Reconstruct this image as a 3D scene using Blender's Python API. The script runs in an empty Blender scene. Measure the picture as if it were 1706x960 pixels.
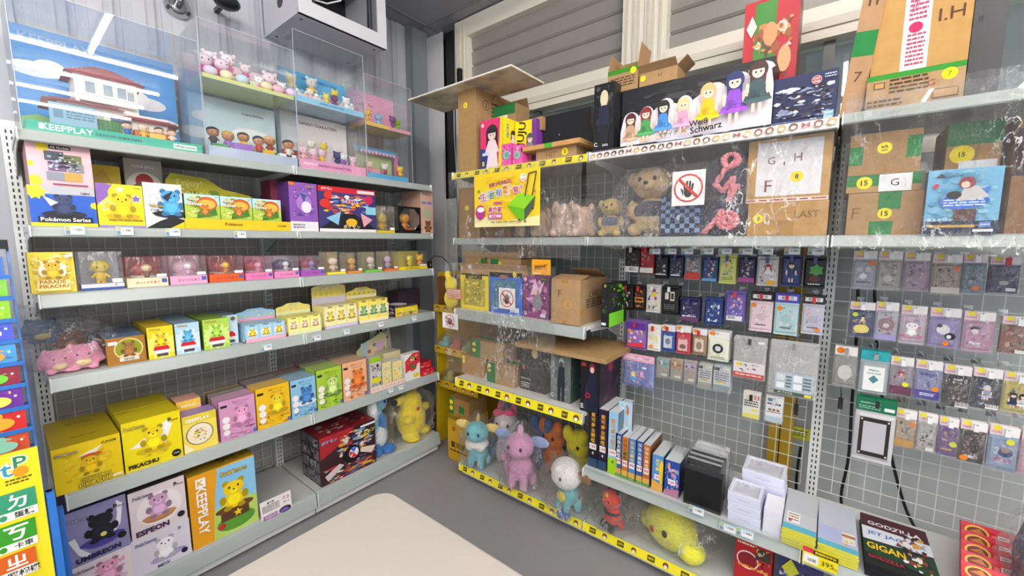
import bpy, bmesh, math, random
from mathutils import Vector, Matrix, noise

# ---------------------------------------------------------------- camera, world, lamps, exposure
SC = bpy.context.scene
COL = SC.collection
FPX, YAW, PIT, CAMH = 672.84, math.radians(38.05), math.radians(6.545), 1.5236
cam_d = bpy.data.cameras.new('camera'); cam = bpy.data.objects.new('camera', cam_d); COL.objects.link(cam)
cam_d.sensor_width = 36.0; cam_d.lens = FPX * 36.0 / 1706.0; cam_d.clip_start = 0.02
cam.location = (0, 0, CAMH); cam.rotation_euler = (math.pi / 2 - PIT, 0, YAW)
SC.camera = cam
SC.view_settings.view_transform = 'Standard'; SC.view_settings.look = 'None'
SC.view_settings.gamma = 1.0; SC.view_settings.use_curve_mapping = False
SC.view_settings.exposure = 0.35
SC.cycles.transparent_max_bounces = 24
SC.cycles.max_bounces = 8
LAMP = 62.0
WORLD = 1.0
wd = bpy.data.worlds.new('world'); SC.world = wd; wd.use_nodes = True
wd.node_tree.nodes['Background'].inputs[0].default_value = (0.93, 0.96, 1.0, 1)
wd.node_tree.nodes['Background'].inputs[1].default_value = WORLD
XL, XL2, YL0 = -2.171, -2.137, 1.877
XR0, YR, YR2 = -1.801, 1.728, 1.748
CEIL = 3.15; WX = -2.68; WY = 2.32

# ---------------------------------------------------------------- maths
_f = Vector((-math.sin(YAW) * math.cos(PIT), math.cos(YAW) * math.cos(PIT), -math.sin(PIT)))
_r = Vector((math.cos(YAW), math.sin(YAW), 0)); _u = _r.cross(_f)
def hit(x, y, ax, val):
    d = _f + _r * ((x - 853) / FPX) - _u * ((y - 480) / FPX); o = Vector((0, 0, CAMH)); i = 'xyz'.index(ax)
    return o + d * ((val - o[i]) / d[i])
def px(P):
    d = Vector(P) - Vector((0, 0, CAMH)); z = d.dot(_f)
    return 853 + FPX * d.dot(_r) / z, 480 - FPX * d.dot(_u) / z
# side frames: s runs along the run (to the right as one faces it), t goes back into the shelf, z is up
def W(side, s, t, z): return Vector((XL - t, s, z)) if side == 'L' else Vector((s, YR + t, z))
def smx(side, s, t, z): return Matrix.Translation(W(side, s, t, z)) @ Matrix.Rotation(math.pi / 2 if side == 'L' else 0, 4, 'Z')
def S(side, x, y, t):
    p = hit(x, y, 'x', XL - t) if side == 'L' else hit(x, y, 'y', YR + t)
    return (p.y if side == 'L' else p.x), p.z
def s_at(side, x, t, z):
    y = 480
    for _ in range(6):
        s, _z = S(side, x, y, t); y = px(W(side, s, t, z))[1]
    return s
def z_at(side, s, t, y):
    lo, hi = -0.5, 3.5
    for _ in range(30):
        m = (lo + hi) / 2
        if px(W(side, s, t, m))[1] > y: lo = m
        else: hi = m
    return lo

# ---------------------------------------------------------------- materials
def lin(h):
    if not isinstance(h, str): return tuple(h) + (1,) if len(h) == 3 else tuple(h)
    h = h.lstrip('#')
    if len(h) == 3: h = ''.join(c * 2 for c in h)
    c = [int(h[i:i + 2], 16) / 255 for i in (0, 2, 4)]
    return tuple((v / 12.92 if v < .04045 else ((v + .055) / 1.055) ** 2.4) for v in c) + (1,)
MC = {}
def mat(kind, col=None):
    key = (kind, col)
    if key in MC: return MC[key]
    m = bpy.data.materials.new(kind if col is None else kind + '_' + col.strip('#')); m.use_nodes = True; MC[key] = m
    nt = m.node_tree; N = nt.nodes; Lk = nt.links; b = N['Principled BSDF']; out = N['Material Output']
    def nd(t, **k):
        n = N.new(t)
        for a, v in k.items(): setattr(n, a, v)
        return n
    def setb(**k):
        for a, v in k.items(): b.inputs[a.replace('_', ' ')].default_value = v
    tc = nd('ShaderNodeTexCoord')
    def noi(scale, detail=3, rough=.5):
        n = nd('ShaderNodeTexNoise'); n.inputs['Scale'].default_value = scale; n.inputs['Detail'].default_value = detail
        n.inputs['Roughness'].default_value = rough; Lk.new(tc.outputs['Object'], n.inputs['Vector']); return n
    def bump(src, st, dist=.002):
        bp = nd('ShaderNodeBump'); bp.inputs['Strength'].default_value = st; bp.inputs['Distance'].default_value = dist
        Lk.new(src, bp.inputs['Height']); Lk.new(bp.outputs[0], b.inputs['Normal']); return bp
    if col is None:
        a = nd('ShaderNodeAttribute'); a.attribute_name = 'Col'; base = a.outputs['Color']
    else:
        rgb = nd('ShaderNodeRGB'); rgb.outputs[0].default_value = lin(col); base = rgb.outputs[0]
    def vary(scale, amt, detail=3):
        n = noi(scale, detail); mr = nd('ShaderNodeMapRange'); mr.inputs['To Min'].default_value = 1 - amt; mr.inputs['To Max'].default_value = 1 + amt
        mr.inputs['From Min'].default_value = .25; mr.inputs['From Max'].default_value = .75
        Lk.new(n.outputs['Fac'], mr.inputs['Value'])
        mx = nd('ShaderNodeVectorMath', operation='SCALE'); Lk.new(base, mx.inputs[0]); Lk.new(mr.outputs[0], mx.inputs['Scale'])
        Lk.new(mx.outputs[0], b.inputs['Base Color']); return n
    if kind == 'print':
        Lk.new(base, b.inputs['Base Color']); setb(Roughness=.38)
        b.inputs['Specular IOR Level'].default_value = .4
    elif kind == 'plastic':
        Lk.new(base, b.inputs['Base Color']); setb(Roughness=.28)
    elif kind == 'toy':
        Lk.new(base, b.inputs['Base Color']); setb(Roughness=.4)
    elif kind == 'paint':
        n = vary(3, .03); setb(Roughness=.35, Metallic=.05)
    elif kind == 'kraft':
        n = vary(28, .09, 6); setb(Roughness=.85); bump(n.outputs['Fac'], .15)
    elif kind == 'plush':
        n = vary(90, .14, 4); setb(Roughness=.95); bump(n.outputs['Fac'], .8, .006)
        b.inputs['Sheen Weight'].default_value = .3
    elif kind == 'rope':
        n = vary(60, .2); setb(Roughness=.9)
    elif kind == 'metal':
        Lk.new(base, b.inputs['Base Color']); setb(Roughness=.25, Metallic=.95)
    elif kind == 'wall':
        n = vary(2.2, .05); setb(Roughness=.45); bump(noi(60).outputs['Fac'], .05)
    elif kind == 'floor':
        n = vary(1.3, .12, 6); setb(Roughness=.42); bump(noi(25).outputs['Fac'], .04)
    elif kind == 'marble':
        n = noi(4.5, 6); w = nd('ShaderNodeValToRGB'); cr = w.color_ramp
        cr.elements[0].position = .38; cr.elements[0].color = lin('#8f8a8c'); cr.elements[1].position = .62; cr.elements[1].color = lin('#e2dcd2')
        e = cr.elements.new(.5); e.color = lin('#cbbf98'); Lk.new(n.outputs['Fac'], w.inputs[0]); Lk.new(w.outputs[0], b.inputs['Base Color']); setb(Roughness=.5)
    elif kind == 'emit':
        Lk.new(base, b.inputs['Base Color']); Lk.new(base, b.inputs['Emission Color']); b.inputs['Emission Strength'].default_value = LAMP
    elif kind in ('acrylic', 'film', 'pane'):
        tr = nd('ShaderNodeBsdfTransparent'); gl = nd('ShaderNodeBsdfGlossy'); fr = nd('ShaderNodeLayerWeight'); fr.inputs['Blend'].default_value = .5
        df = nd('ShaderNodeBsdfDiffuse'); df.inputs['Color'].default_value = (.9, .92, .95, 1)
        tint = {'acrylic': (.975, .985, .99, 1), 'film': (.99, .99, .99, 1), 'pane': (.85, .9, .9, 1)}[kind]
        tr.inputs['Color'].default_value = tint
        gl.inputs['Roughness'].default_value = {'acrylic': .005, 'film': .022, 'pane': .01}[kind]
        m1 = nd('ShaderNodeMixShader'); m2 = nd('ShaderNodeMixShader'); m1.inputs[0].default_value = {'acrylic': .012, 'film': .025, 'pane': .05}[kind]
        Lk.new(tr.outputs[0], m1.inputs[1]); Lk.new(df.outputs[0], m1.inputs[2])
        pw = nd('ShaderNodeMath', operation='POWER'); Lk.new(fr.outputs['Facing'], pw.inputs[0]); pw.inputs[1].default_value = 4.0
        mul = nd('ShaderNodeMath', operation='MULTIPLY_ADD'); mul.inputs[1].default_value = {'acrylic': .5, 'film': .5, 'pane': .6}[kind]; mul.inputs[2].default_value = {'acrylic': .05, 'film': .075, 'pane': .06}[kind]; mul.use_clamp = True
        Lk.new(pw.outputs[0], mul.inputs[0]); Lk.new(mul.outputs[0], m2.inputs[0]); Lk.new(m1.outputs[0], m2.inputs[1]); Lk.new(gl.outputs[0], m2.inputs[2])
        if kind == 'film':
            n = noi(13, 6, .62); bp = nd('ShaderNodeBump'); bp.inputs['Strength'].default_value = 1.0; bp.inputs['Distance'].default_value = .09
            Lk.new(n.outputs['Fac'], bp.inputs['Height'])
            for q in (gl, fr): Lk.new(bp.outputs[0], q.inputs['Normal'])
            # fold lines of crumpled film: painted white to stand in for lamp glints
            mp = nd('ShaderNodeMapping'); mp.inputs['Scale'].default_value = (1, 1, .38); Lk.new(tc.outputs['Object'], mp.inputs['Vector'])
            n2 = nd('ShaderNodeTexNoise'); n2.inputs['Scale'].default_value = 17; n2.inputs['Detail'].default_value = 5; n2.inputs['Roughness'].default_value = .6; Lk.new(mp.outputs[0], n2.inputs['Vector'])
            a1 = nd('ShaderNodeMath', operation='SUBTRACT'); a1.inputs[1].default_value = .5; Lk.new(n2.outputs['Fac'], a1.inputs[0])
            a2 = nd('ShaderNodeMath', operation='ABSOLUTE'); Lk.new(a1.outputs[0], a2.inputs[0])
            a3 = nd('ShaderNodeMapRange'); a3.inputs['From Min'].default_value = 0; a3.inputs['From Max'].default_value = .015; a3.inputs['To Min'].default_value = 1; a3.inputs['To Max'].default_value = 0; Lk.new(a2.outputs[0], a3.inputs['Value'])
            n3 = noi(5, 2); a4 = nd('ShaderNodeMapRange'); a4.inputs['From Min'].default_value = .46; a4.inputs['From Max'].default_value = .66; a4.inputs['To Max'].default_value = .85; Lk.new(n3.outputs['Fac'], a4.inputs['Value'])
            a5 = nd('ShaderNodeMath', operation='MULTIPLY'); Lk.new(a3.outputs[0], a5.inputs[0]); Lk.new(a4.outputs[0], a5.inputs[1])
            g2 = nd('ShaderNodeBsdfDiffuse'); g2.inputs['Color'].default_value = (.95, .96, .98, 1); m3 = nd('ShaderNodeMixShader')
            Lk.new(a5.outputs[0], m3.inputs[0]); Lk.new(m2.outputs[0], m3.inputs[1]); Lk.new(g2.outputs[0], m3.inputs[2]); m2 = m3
        Lk.new(m2.outputs[0], out.inputs['Surface'])
    return m

# ---------------------------------------------------------------- text outlines
TX = {}
def text_geo(s, bold=True):
    k = (s, bold)
    if k in TX: return TX[k]
    cu = bpy.data.curves.new('t', 'FONT'); cu.body = s; cu.size = 1; cu.resolution_u = 2; cu.offset = bold if isinstance(bold, float) else (.022 if bold else 0)
    ob = bpy.data.objects.new('t', cu); me = ob.to_mesh()
    vs = [(v.co.x, v.co.y) for v in me.vertices]; fs = [tuple(p.vertices) for p in me.polygons]
    ob.to_mesh_clear(); bpy.data.objects.remove(ob); bpy.data.curves.remove(cu)
    if not vs: vs = [(0, 0), (1, 0), (0, 1)]; fs = [(0, 1, 2)]
    x0 = min(v[0] for v in vs); x1 = max(v[0] for v in vs); y0 = min(v[1] for v in vs); y1 = max(v[1] for v in vs)
    TX[k] = (vs, fs, x0, x1, y0, y1); return TX[k]

# ---------------------------------------------------------------- mesh builder
class MB:
    def __init__(s, M=None): s.v = []; s.f = []; s.c = []; s.sm = []; s.M = M
    def _add(s, vs, fs, col, smooth=False):
        o = len(s.v); M = s.M
        s.v += [tuple(M @ Vector(v)) if M else tuple(v) for v in vs]
        s.f += [tuple(i + o for i in f) for f in fs]
        c = lin(col); s.c += [c] * len(fs); s.sm += [smooth] * len(fs); return s
    def box(s, x0, x1, y0, y1, z0, z1, col='#fff', cols=None):
        vs = [(x0, y0, z0), (x1, y0, z0), (x1, y1, z0), (x0, y1, z0), (x0, y0, z1), (x1, y0, z1), (x1, y1, z1), (x0, y1, z1)]
        F = {'b': (0, 3, 2, 1), 't': (4, 5, 6, 7), 'f': (0, 1, 5, 4), 'r': (1, 2, 6, 5), 'k': (2, 3, 7, 6), 'l': (3, 0, 4, 7)}
        o = len(s.v); M = s.M; s.v += [tuple(M @ Vector(v)) if M else v for v in vs]
        for k, f in F.items():
            s.f.append(tuple(i + o for i in f)); s.c.append(lin((cols or {}).get(k, col))); s.sm.append(False)
        return s
    def sph(s, c, r, col='#fff', n=14, m=9):
        if not isinstance(r, (tuple, list)): r = (r, r, r)
        vs = [(c[0], c[1], c[2] - r[2])]
        for j in range(1, m):
            a = -math.pi / 2 + math.pi * j / m
            for i in range(n):
                b = 2 * math.pi * i / n
                vs.append((c[0] + r[0] * math.cos(a) * math.cos(b), c[1] + r[1] * math.cos(a) * math.sin(b), c[2] + r[2] * math.sin(a)))
        vs.append((c[0], c[1], c[2] + r[2])); fs = []
        for i in range(n): fs.append((0, 1 + (i + 1) % n, 1 + i))
        for j in range(m - 2):
            for i in range(n):
                a = 1 + j * n + i; b = 1 + j * n + (i + 1) % n; fs.append((a, b, b + n, a + n))
        e = len(vs) - 1; q = 1 + (m - 2) * n
        for i in range(n): fs.append((q + i, q + (i + 1) % n, e))
        return s._add(vs, fs, col, True)
    def cyl(s, p0, p1, r0, r1=None, col='#fff', n=12, cap=True, smooth=True):
        r1 = r0 if r1 is None else r1; p0 = Vector(p0); p1 = Vector(p1); d = (p1 - p0).normalized()
        a = d.orthogonal().normalized(); b = d.cross(a); vs = []
        for p, r in ((p0, r0), (p1, r1)):
            for i in range(n):
                t = 2 * math.pi * i / n; vs.append(tuple(p + a * (r * math.cos(t)) + b * (r * math.sin(t))))
        fs = [(i, (i + 1) % n, n + (i + 1) % n, n + i) for i in range(n)]
        s._add(vs, fs, col, smooth)
        if cap: s._add(vs, [tuple(range(n))[::-1], tuple(range(n, 2 * n))], col, False)
        return s
    def tube(s, pts, r, col='#fff', n=6):
        for a, b in zip(pts, pts[1:]): s.cyl(a, b, r, r, col, n, False)
        for p in pts[1:-1]: s.sph(p, r, col, 6, 4)
        return s
    def prism(s, pts, axis, a0, a1, col='#fff'):
        # extrude a 2D outline along an axis; for 'x' pts are (y,z), for 'y' (x,z), for 'z' (x,y)
        def P(p, a): return {'x': (a, p[0], p[1]), 'y': (p[0], a, p[1]), 'z': (p[0], p[1], a)}[axis]
        n = len(pts); vs = [P(p, a0) for p in pts] + [P(p, a1) for p in pts]
        fs = [(i, (i + 1) % n, n + (i + 1) % n, n + i) for i in range(n)] + [tuple(range(n))[::-1], tuple(range(n, 2 * n))]
        return s._add(vs, fs, col)
    def build(s, name, m, parent=None, mtx=None, rem=None):
        me = bpy.data.meshes.new(name); me.from_pydata(s.v, [], s.f)
        at = me.color_attributes.new('Col', 'FLOAT_COLOR', 'CORNER')
        flat = []
        for p, c in zip(s.f, s.c): flat += list(c) * len(p)
        at.data.foreach_set('color', flat)
        me.polygons.foreach_set('use_smooth', s.sm)
        me.materials.append(m if not isinstance(m, str) else mat(m)); me.update()
        o = bpy.data.objects.new(name, me); COL.objects.link(o)
        if parent: o.parent = parent
        if mtx is not None: o.matrix_local = mtx
        if rem:
            q = o.modifiers.new('remesh', 'REMESH'); q.mode = 'VOXEL'; q.voxel_size = rem; q.use_smooth_shade = True
            q = o.modifiers.new('smooth', 'SMOOTH'); q.iterations = 6
        return o

def hexd(c, f):
    c = c.lstrip('#'); c = ''.join(q * 2 for q in c) if len(c) == 3 else c
    return '#' + ''.join('%02x' % max(0, min(255, int(int(c[i:i + 2], 16) * f))) for i in (0, 2, 4))
class Cv:
    """a flat print area: O is its lower left corner, U and V its full width and height vectors"""
    def __init__(s, mb, O, U, V):
        s.mb = mb; s.O = Vector(O); s.U = Vector(U); s.V = Vector(V); s.n = s.U.cross(s.V).normalized(); s.k = 1
        s.w = s.U.length; s.h = s.V.length; s.asp = s.h / s.w
    def P(s, x, y): return tuple(s.O + s.U * x + s.V * y + s.n * (.0002 * s.k + .0002))
    clip = (0, 1, 0, 1)
    def poly(s, pts, col):
        a0, a1, b0, b1 = s.clip
        if any(p[0] < a0 or p[0] > a1 or p[1] < b0 or p[1] > b1 for p in pts):
            for ax, lim, sg in ((0, a0, 1), (0, a1, -1), (1, b0, 1), (1, b1, -1)):
                out = []
                for i, p in enumerate(pts):
                    q = pts[i - 1]; ip = (p[ax] - lim) * sg >= 0; iq = (q[ax] - lim) * sg >= 0
                    if ip != iq: t = (lim - q[ax]) / (p[ax] - q[ax]); out.append((q[0] + (p[0] - q[0]) * t, q[1] + (p[1] - q[1]) * t))
                    if ip: out.append(p)
                pts = out
                if len(pts) < 3: return
        s.mb._add([s.P(*p) for p in pts], [tuple(range(len(pts)))], col); s.k += 1
    def text(s, t, cx, cy, h, col, maxw=None, bold=True, rot=0, sx=1):
        _, _, x0, x1, y0, y1 = text_geo(t, True); vs, fs = text_geo(t, bold)[:2]; k = h / max(.3, (y1 - y0)); kx = k * s.asp * sx
        if maxw and (x1 - x0) * kx > maxw: q = maxw / ((x1 - x0) * kx); kx *= q; k = k * max(q, .6)
        mx, my = (x0 + x1) / 2, (y0 + y1) / 2; c, n = math.cos(rot), math.sin(rot); out = []
        for x, y in vs:
            X, Y = (x - mx) * kx, (y - my) * k
            out.append(s.P(cx + X * c - Y * n * s.asp, cy + X * n / s.asp + Y * c))
        s.mb._add(out, fs, col); s.k += 1
    def draw(s, ops):
        for o in ops:
            k = o[0]
            if k == 'r': _, a, b, c, d, col = o; s.poly([(a, b), (c, b), (c, d), (a, d)], col)
            elif k == 'p': s.poly(o[1], o[2])
            elif k == 'e':
                _, cx, cy, rx, ry, col = o; s.poly([(cx + rx * math.cos(i * math.pi / 9), cy + ry * math.sin(i * math.pi / 9)) for i in range(18)], col)
            elif k == 'o':   # round dot, radius as a share of the height
                _, cx, cy, r, col = o; s.poly([(cx + r * s.asp * math.cos(i * math.pi / 9), cy + r * math.sin(i * math.pi / 9)) for i in range(18)], col)
            elif k == 's':
                _, cx, cy, r, col = o; s.poly([(cx + (r if i % 2 == 0 else r * .45) * s.asp * math.sin(i * math.pi / 5), cy + (r if i % 2 == 0 else r * .45) * math.cos(i * math.pi / 5)) for i in range(10)], col)
            elif k == 'x':   # burst
                _, cx, cy, r, n, col = o; s.poly([(cx + (r if i % 2 == 0 else r * .7) * s.asp * math.sin(i * math.pi / n), cy + (r if i % 2 == 0 else r * .7) * math.cos(i * math.pi / n)) for i in range(2 * n)], col)
            elif k == 't': s.text(*o[1:])
            elif k == 'T': s.text(*o[1:5], o[7], o[6], .075, *o[8:]); s.text(*o[1:7], .014, *o[8:])   # outlined: text,cx,cy,h,col,maxw,outline
            elif k == 'c':   # plain rounded toy shape: cx, cy, size, body colour, second colour
                _, cx, cy, r, c1, c2 = o; a = s.asp
                dk, lt = hexd(c1, .72), hexd(c1, 1.16)
                s.draw([('e', cx, cy - r * 1.0, r * 1.15 * a, r * .3, c2), ('e', cx, cy - r * .45, r * .62 * a, r * .6, c1), ('e', cx, cy - r * .42, r * .38 * a, r * .4, lt), ('e', cx - r * .4 * a, cy - r * .98, r * .25 * a, r * .17, dk), ('e', cx + r * .4 * a, cy - r * .98, r * .25 * a, r * .17, dk),
                        ('e', cx - r * .66 * a, cy - r * .3, r * .2 * a, r * .3, dk), ('e', cx + r * .66 * a, cy - r * .3, r * .2 * a, r * .3, dk), ('e', cx - r * .46 * a, cy + r * .82, r * .2 * a, r * .2, dk), ('e', cx + r * .46 * a, cy + r * .82, r * .2 * a, r * .2, dk),
                        ('e', cx, cy + r * .4, r * .62 * a, r * .5, c1), ('e', cx, cy + r * .22, r * .24 * a, r * .18, lt), ('e', cx, cy + r * .3, r * .07 * a, r * .05, '#2a2224'), ('e', cx - r * .26 * a, cy + r * .5, r * .065 * a, r * .085, '#2a2224'), ('e', cx + r * .26 * a, cy + r * .5, r * .065 * a, r * .085, '#2a2224')])
            elif k == 'g':   # plain standing person print: cx, foot y, height, hair, clothes
                _, cx, cy, h, c1, c2 = o; a = s.asp
                s.draw([('e', cx, cy + h * .8, h * .17 * a, h * .19, c1), ('p', [(cx - h * .13 * a, cy + h * .45), (cx + h * .13 * a, cy + h * .45), (cx + h * .15 * a, cy + h * .82), (cx - h * .15 * a, cy + h * .82)], c1),
                        ('r', cx - h * .09 * a, cy, cx - h * .03 * a, cy + h * .3, '#f3d3c0'), ('r', cx + h * .03 * a, cy, cx + h * .09 * a, cy + h * .3, '#f3d3c0'),
                        ('p', [(cx - h * .26 * a, cy + h * .2), (cx + h * .26 * a, cy + h * .2), (cx + h * .09 * a, cy + h * .63), (cx - h * .09 * a, cy + h * .63)], c2), ('e', cx, cy + h * .77, h * .11 * a, h * .12, '#f7ddcb'),
                        ('p', [(cx - h * .13 * a, cy + h * .82), (cx + h * .13 * a, cy + h * .82), (cx + h * .08 * a, cy + h * .94), (cx - h * .08 * a, cy + h * .94)], c1), ('e', cx - h * .045 * a, cy + h * .765, h * .018 * a, h * .024, '#3a2c34'), ('e', cx + h * .045 * a, cy + h * .765, h * .018 * a, h * .024, '#3a2c34'), ('e', cx, cy + h * .715, h * .02 * a, h * .008, '#c86a6a'), ('e', cx - h * .18 * a, cy + h * .45, h * .035 * a, h * .13, '#f3d3c0'), ('e', cx + h * .18 * a, cy + h * .45, h * .035 * a, h * .13, '#f3d3c0'), ('e', cx, cy + h * .22, h * .27 * a, h * .045, hexd(c2, 1.25)), ('e', cx - h * .06 * a, cy + h * .36, h * .05 * a, h * .08, hexd(c2, .85)), ('e', cx + h * .09 * a, cy + h * .32, h * .04 * a, h * .07, hexd(c2, 1.15))])
            elif k == 'h':   # plain head-and-shoulders person print: cx, cy, size, hair, clothes
                _, cx, cy, r, c1, c2 = o; a = s.asp
                s.draw([('e', cx, cy, r * .62 * a, r * .66, c1), ('p', [(cx - r * .6 * a, cy - r * 1.0), (cx + r * .6 * a, cy - r * 1.0), (cx + r * .6 * a, cy), (cx - r * .6 * a, cy)], c1),
                        ('p', [(cx - r * .75 * a, cy - r * 1.5), (cx + r * .75 * a, cy - r * 1.5), (cx + r * .35 * a, cy - r * .55), (cx - r * .35 * a, cy - r * .55)], c2), ('e', cx, cy - r * .12, r * .4 * a, r * .46, '#f6dac8'),
                        ('p', [(cx - r * .5 * a, cy), (cx + r * .5 * a, cy), (cx + r * .3 * a, cy + r * .5), (cx - r * .3 * a, cy + r * .5)], c1), ('o', cx - r * .16 * a, cy - r * .15, r * .06, '#40303a'), ('o', cx + r * .16 * a, cy - r * .15, r * .06, '#40303a')])
            elif k == 'b':   # small mixed picture matter: x0,y0,x1,y1,count,palette,seed
                _, a, b, c, d, n, pal, seed = o; R = random.Random(seed); pal = pal.split(); n = int(n * 2.2)
                for i in range(n):
                    q = 1 - .6 * i / n; w = (c - a) * R.uniform(.04, .19) * q; hh = (d - b) * R.uniform(.03, .13) * q
                    x = R.uniform(a + w, c - w); y = R.uniform(b + hh, d - hh); m = R.choice((3, 5, 7, 9)); ph = R.uniform(0, 6.28)
                    s.poly([(x + w * math.cos(ph + j * 6.283 / m) * R.uniform(.6, 1), y + hh * math.sin(ph + j * 6.283 / m) * R.uniform(.6, 1)) for j in range(m)], '#' + R.choice(pal))
                    if i % 4: s.k -= 1; s.O = s.O + s.n * 1e-5
            elif k == 'l':   # lines of small print: x0,y0,x1,y1,lines,colour,seed
                _, a, b, c, d, n, col, seed = o; R = random.Random(seed); st = (d - b) / n
                for i in range(n):
                    x = a
                    while x < c - .01:
                        w = min((c - a) * R.uniform(.08, .3), c - x); y = d - st * (i + .7)
                        s.poly([(x, y), (x + w, y), (x + w, y + st * .5), (x, y + st * .5)], col); s.k -= 1; x += w + (c - a) * .04
                s.k += 1
            elif k == 'bar':  # bar code: x0,y0,x1,y1
                _, a, b, c, d = o; R = random.Random(int(a * 1e4) + 7); s.poly([(a, b), (c, b), (c, d), (a, d)], '#fff'); n = 12; st = (c - a) / n
                for i in range(n):
                    w = st * R.uniform(.25, .7); s.poly([(a + i * st, b + (d - b) * .25), (a + i * st + w, b + (d - b) * .25), (a + i * st + w, d), (a + i * st, d)], '#111'); s.k -= 1
                s.k += 1
            elif k == 'pal':  # no-touch sign
                nt = '#d4362f'; s.draw([('r', 0, 0, 1, 1, '#fbfbfb'), ('o', .5, .5, .41, nt), ('o', .5, .5, .36, '#fbfbfb')])
                hc = '#2a2320'; s.draw([('e', .5, .38, .13, .15, hc)])
                for x, y, a in ((.40, .62, .12), (.47, .68, .03), (.545, .67, -.06), (.61, .60, -.15)):
                    s.poly([(x - .026, .42), (x + .03, .42), (x + .03 - a * .2, y), (x - .03 - a * .2, y)], hc); s.draw([('o', x - a * .2, y, .03, hc)])
                s.poly([(.37, .42), (.30, .50), (.27, .48), (.36, .28)], hc)
                s.poly([(.19, .73), (.25, .79), (.81, .27), (.75, .21)], nt)
    
def tag(o, label=None, cat=None, group=None, kind=None):
    if label: o['label'] = label
    if cat: o['category'] = cat
    if group: o['group'] = group
    if kind: o['kind'] = kind
    return o
def empty(name, mtx):
    o = bpy.data.objects.new(name, None); COL.objects.link(o); o.empty_display_size = .05; o.matrix_local = mtx; return o
def struct(o): o['kind'] = 'structure'; return o
I4 = Matrix.Identity(4)
# ---------------------------------------------------------------- room shell
X1, Y0 = 4.6, -4.2
struct(MB().box(WX, X1, Y0, WY, -.1, 0).build('floor', mat('floor', '#8e8e92')))
b = MB().box(WX - .2, X1, Y0, WY + .25, CEIL, CEIL + .1, '#9a9ba1')
for i in range(13): b.box(-2.53 + .6 * i - .012, -2.53 + .6 * i + .012, Y0, WY, CEIL - .006, CEIL, '#85868c')
for i in range(12): b.box(WX, X1, 2.17 - .6 * i - .012, 2.17 - .6 * i + .012, CEIL - .007, CEIL, '#85868c')
struct(b.build('ceiling', 'wall'))
b = MB().box(WX - .15, WX, Y0, WY + .15, 0, CEIL, '#a9acb5')
y = Y0
while y < 2.05:     # ribbed cladding
    b.box(WX, WX + .012, y + .012, y + .135, 0, CEIL, '#b0b3bb'); b.box(WX + .012, WX + .018, y + .05, y + .1, 0, CEIL, '#b6b9c1'); y += .15
b.box(WX, WX + .07, 2.08, 2.25, 0, CEIL, '#82888d').box(WX + .07, WX + .08, 2.08, 2.10, 0, CEIL, '#6e7479')
b.box(WX, WX + .02, 2.26, WY, 0, CEIL, '#cfd0d4')
struct(b.build('wall_left', 'wall'))
b = MB().box(WX - .15, -2.3, WY + .1, WY + .14, 0, CEIL, '#2a2c30').box(WX, X1, WY, WY + .08, 0, 1.87, '#bcc1c1').box(-2.66, -2.5, WY - .02, WY, 0, CEIL, '#d3d4d8').box(-2.5, -2.36, WY + .02, WY + .1, 0, CEIL, '#26282b')
b.box(-2.37, -2.33, WY - .01, WY + .05, 0, CEIL, '#6a6c6c')
struct(b.build('wall_back', 'wall'))
# window units along the back wall: cream frame, grey slatted shutter above, glass below
fr = '#e9e3d5'
def window(k, x0, x1, lit):
    b = MB(); y0, y1 = WY - .05, WY + .06
    b.box(x0, x0 + .12, y0, y1, 1.87, CEIL - .01, fr).box(x1 - .12, x1, y0, y1, 1.87, CEIL - .01, fr)
    b.box(x0 + .12, x1 - .12, y0, y1, 3.02, CEIL - .01, fr).box(x0 + .12, x1 - .12, y0 - .01, y1, 2.385, 2.52, fr).box(x0 + .12, x1 - .12, y0 - .02, y0 + .02, 2.425, 2.46, '#d9d3c4')
    b.box(x0 + .12, x1 - .12, y0, y1, 1.87, 1.95, fr)
    for q in (.02, .045, .085): b.box(x0 + q, x0 + q + .012, y0 - .008, y0, 1.87, 3.1, '#d8d2c2').box(x1 - q - .012, x1 - q, y0 - .008, y0, 1.87, 3.1, '#d8d2c2')
    w = struct(b.build('window_%d' % k, 'paint'))
    s = MB(); z = 2.52
    while z < 3.0:
        s.prism([(WY + .02, z), (WY + .008, z + .012), (WY + .002, z + .09), (WY + .02, z + .102), (WY + .05, z + .102), (WY + .05, z)], 'x', x0 + .12, x1 - .12, '#908d88'); z += .104
    s.build('shutter', 'paint', w)
    MB().box(x0 + .12, x1 - .12, WY + .01, WY + .014, 1.95, 2.385).build('pane', 'pane', w)
    m = MB(); xm = (x0 + x1) / 2; m.box(xm - .02, xm + .02, WY - .02, WY + .03, 1.95, 2.385, '#5a5d60'); m.build('glazing_bar', 'paint', w)
    if k == 1: MB().box(x0 + .045, x0 + .075, y0 - .03, y0, 2.67, 2.8, '#15161a').build('latch', 'plastic', w)
    return w
window(1, -2.32, -.875, 0); window(2, -.872, .75, 1); window(3, .753, 2.4, 1)
struct(MB().box(-2.6, -.9, WY + .5, WY + .52, .8, 2.9, '#34373a').box(-.9, X1, WY + .5, WY + .52, .8, 2.9, '#b9c4c6').build('wall_outside', 'wall'))

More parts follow.
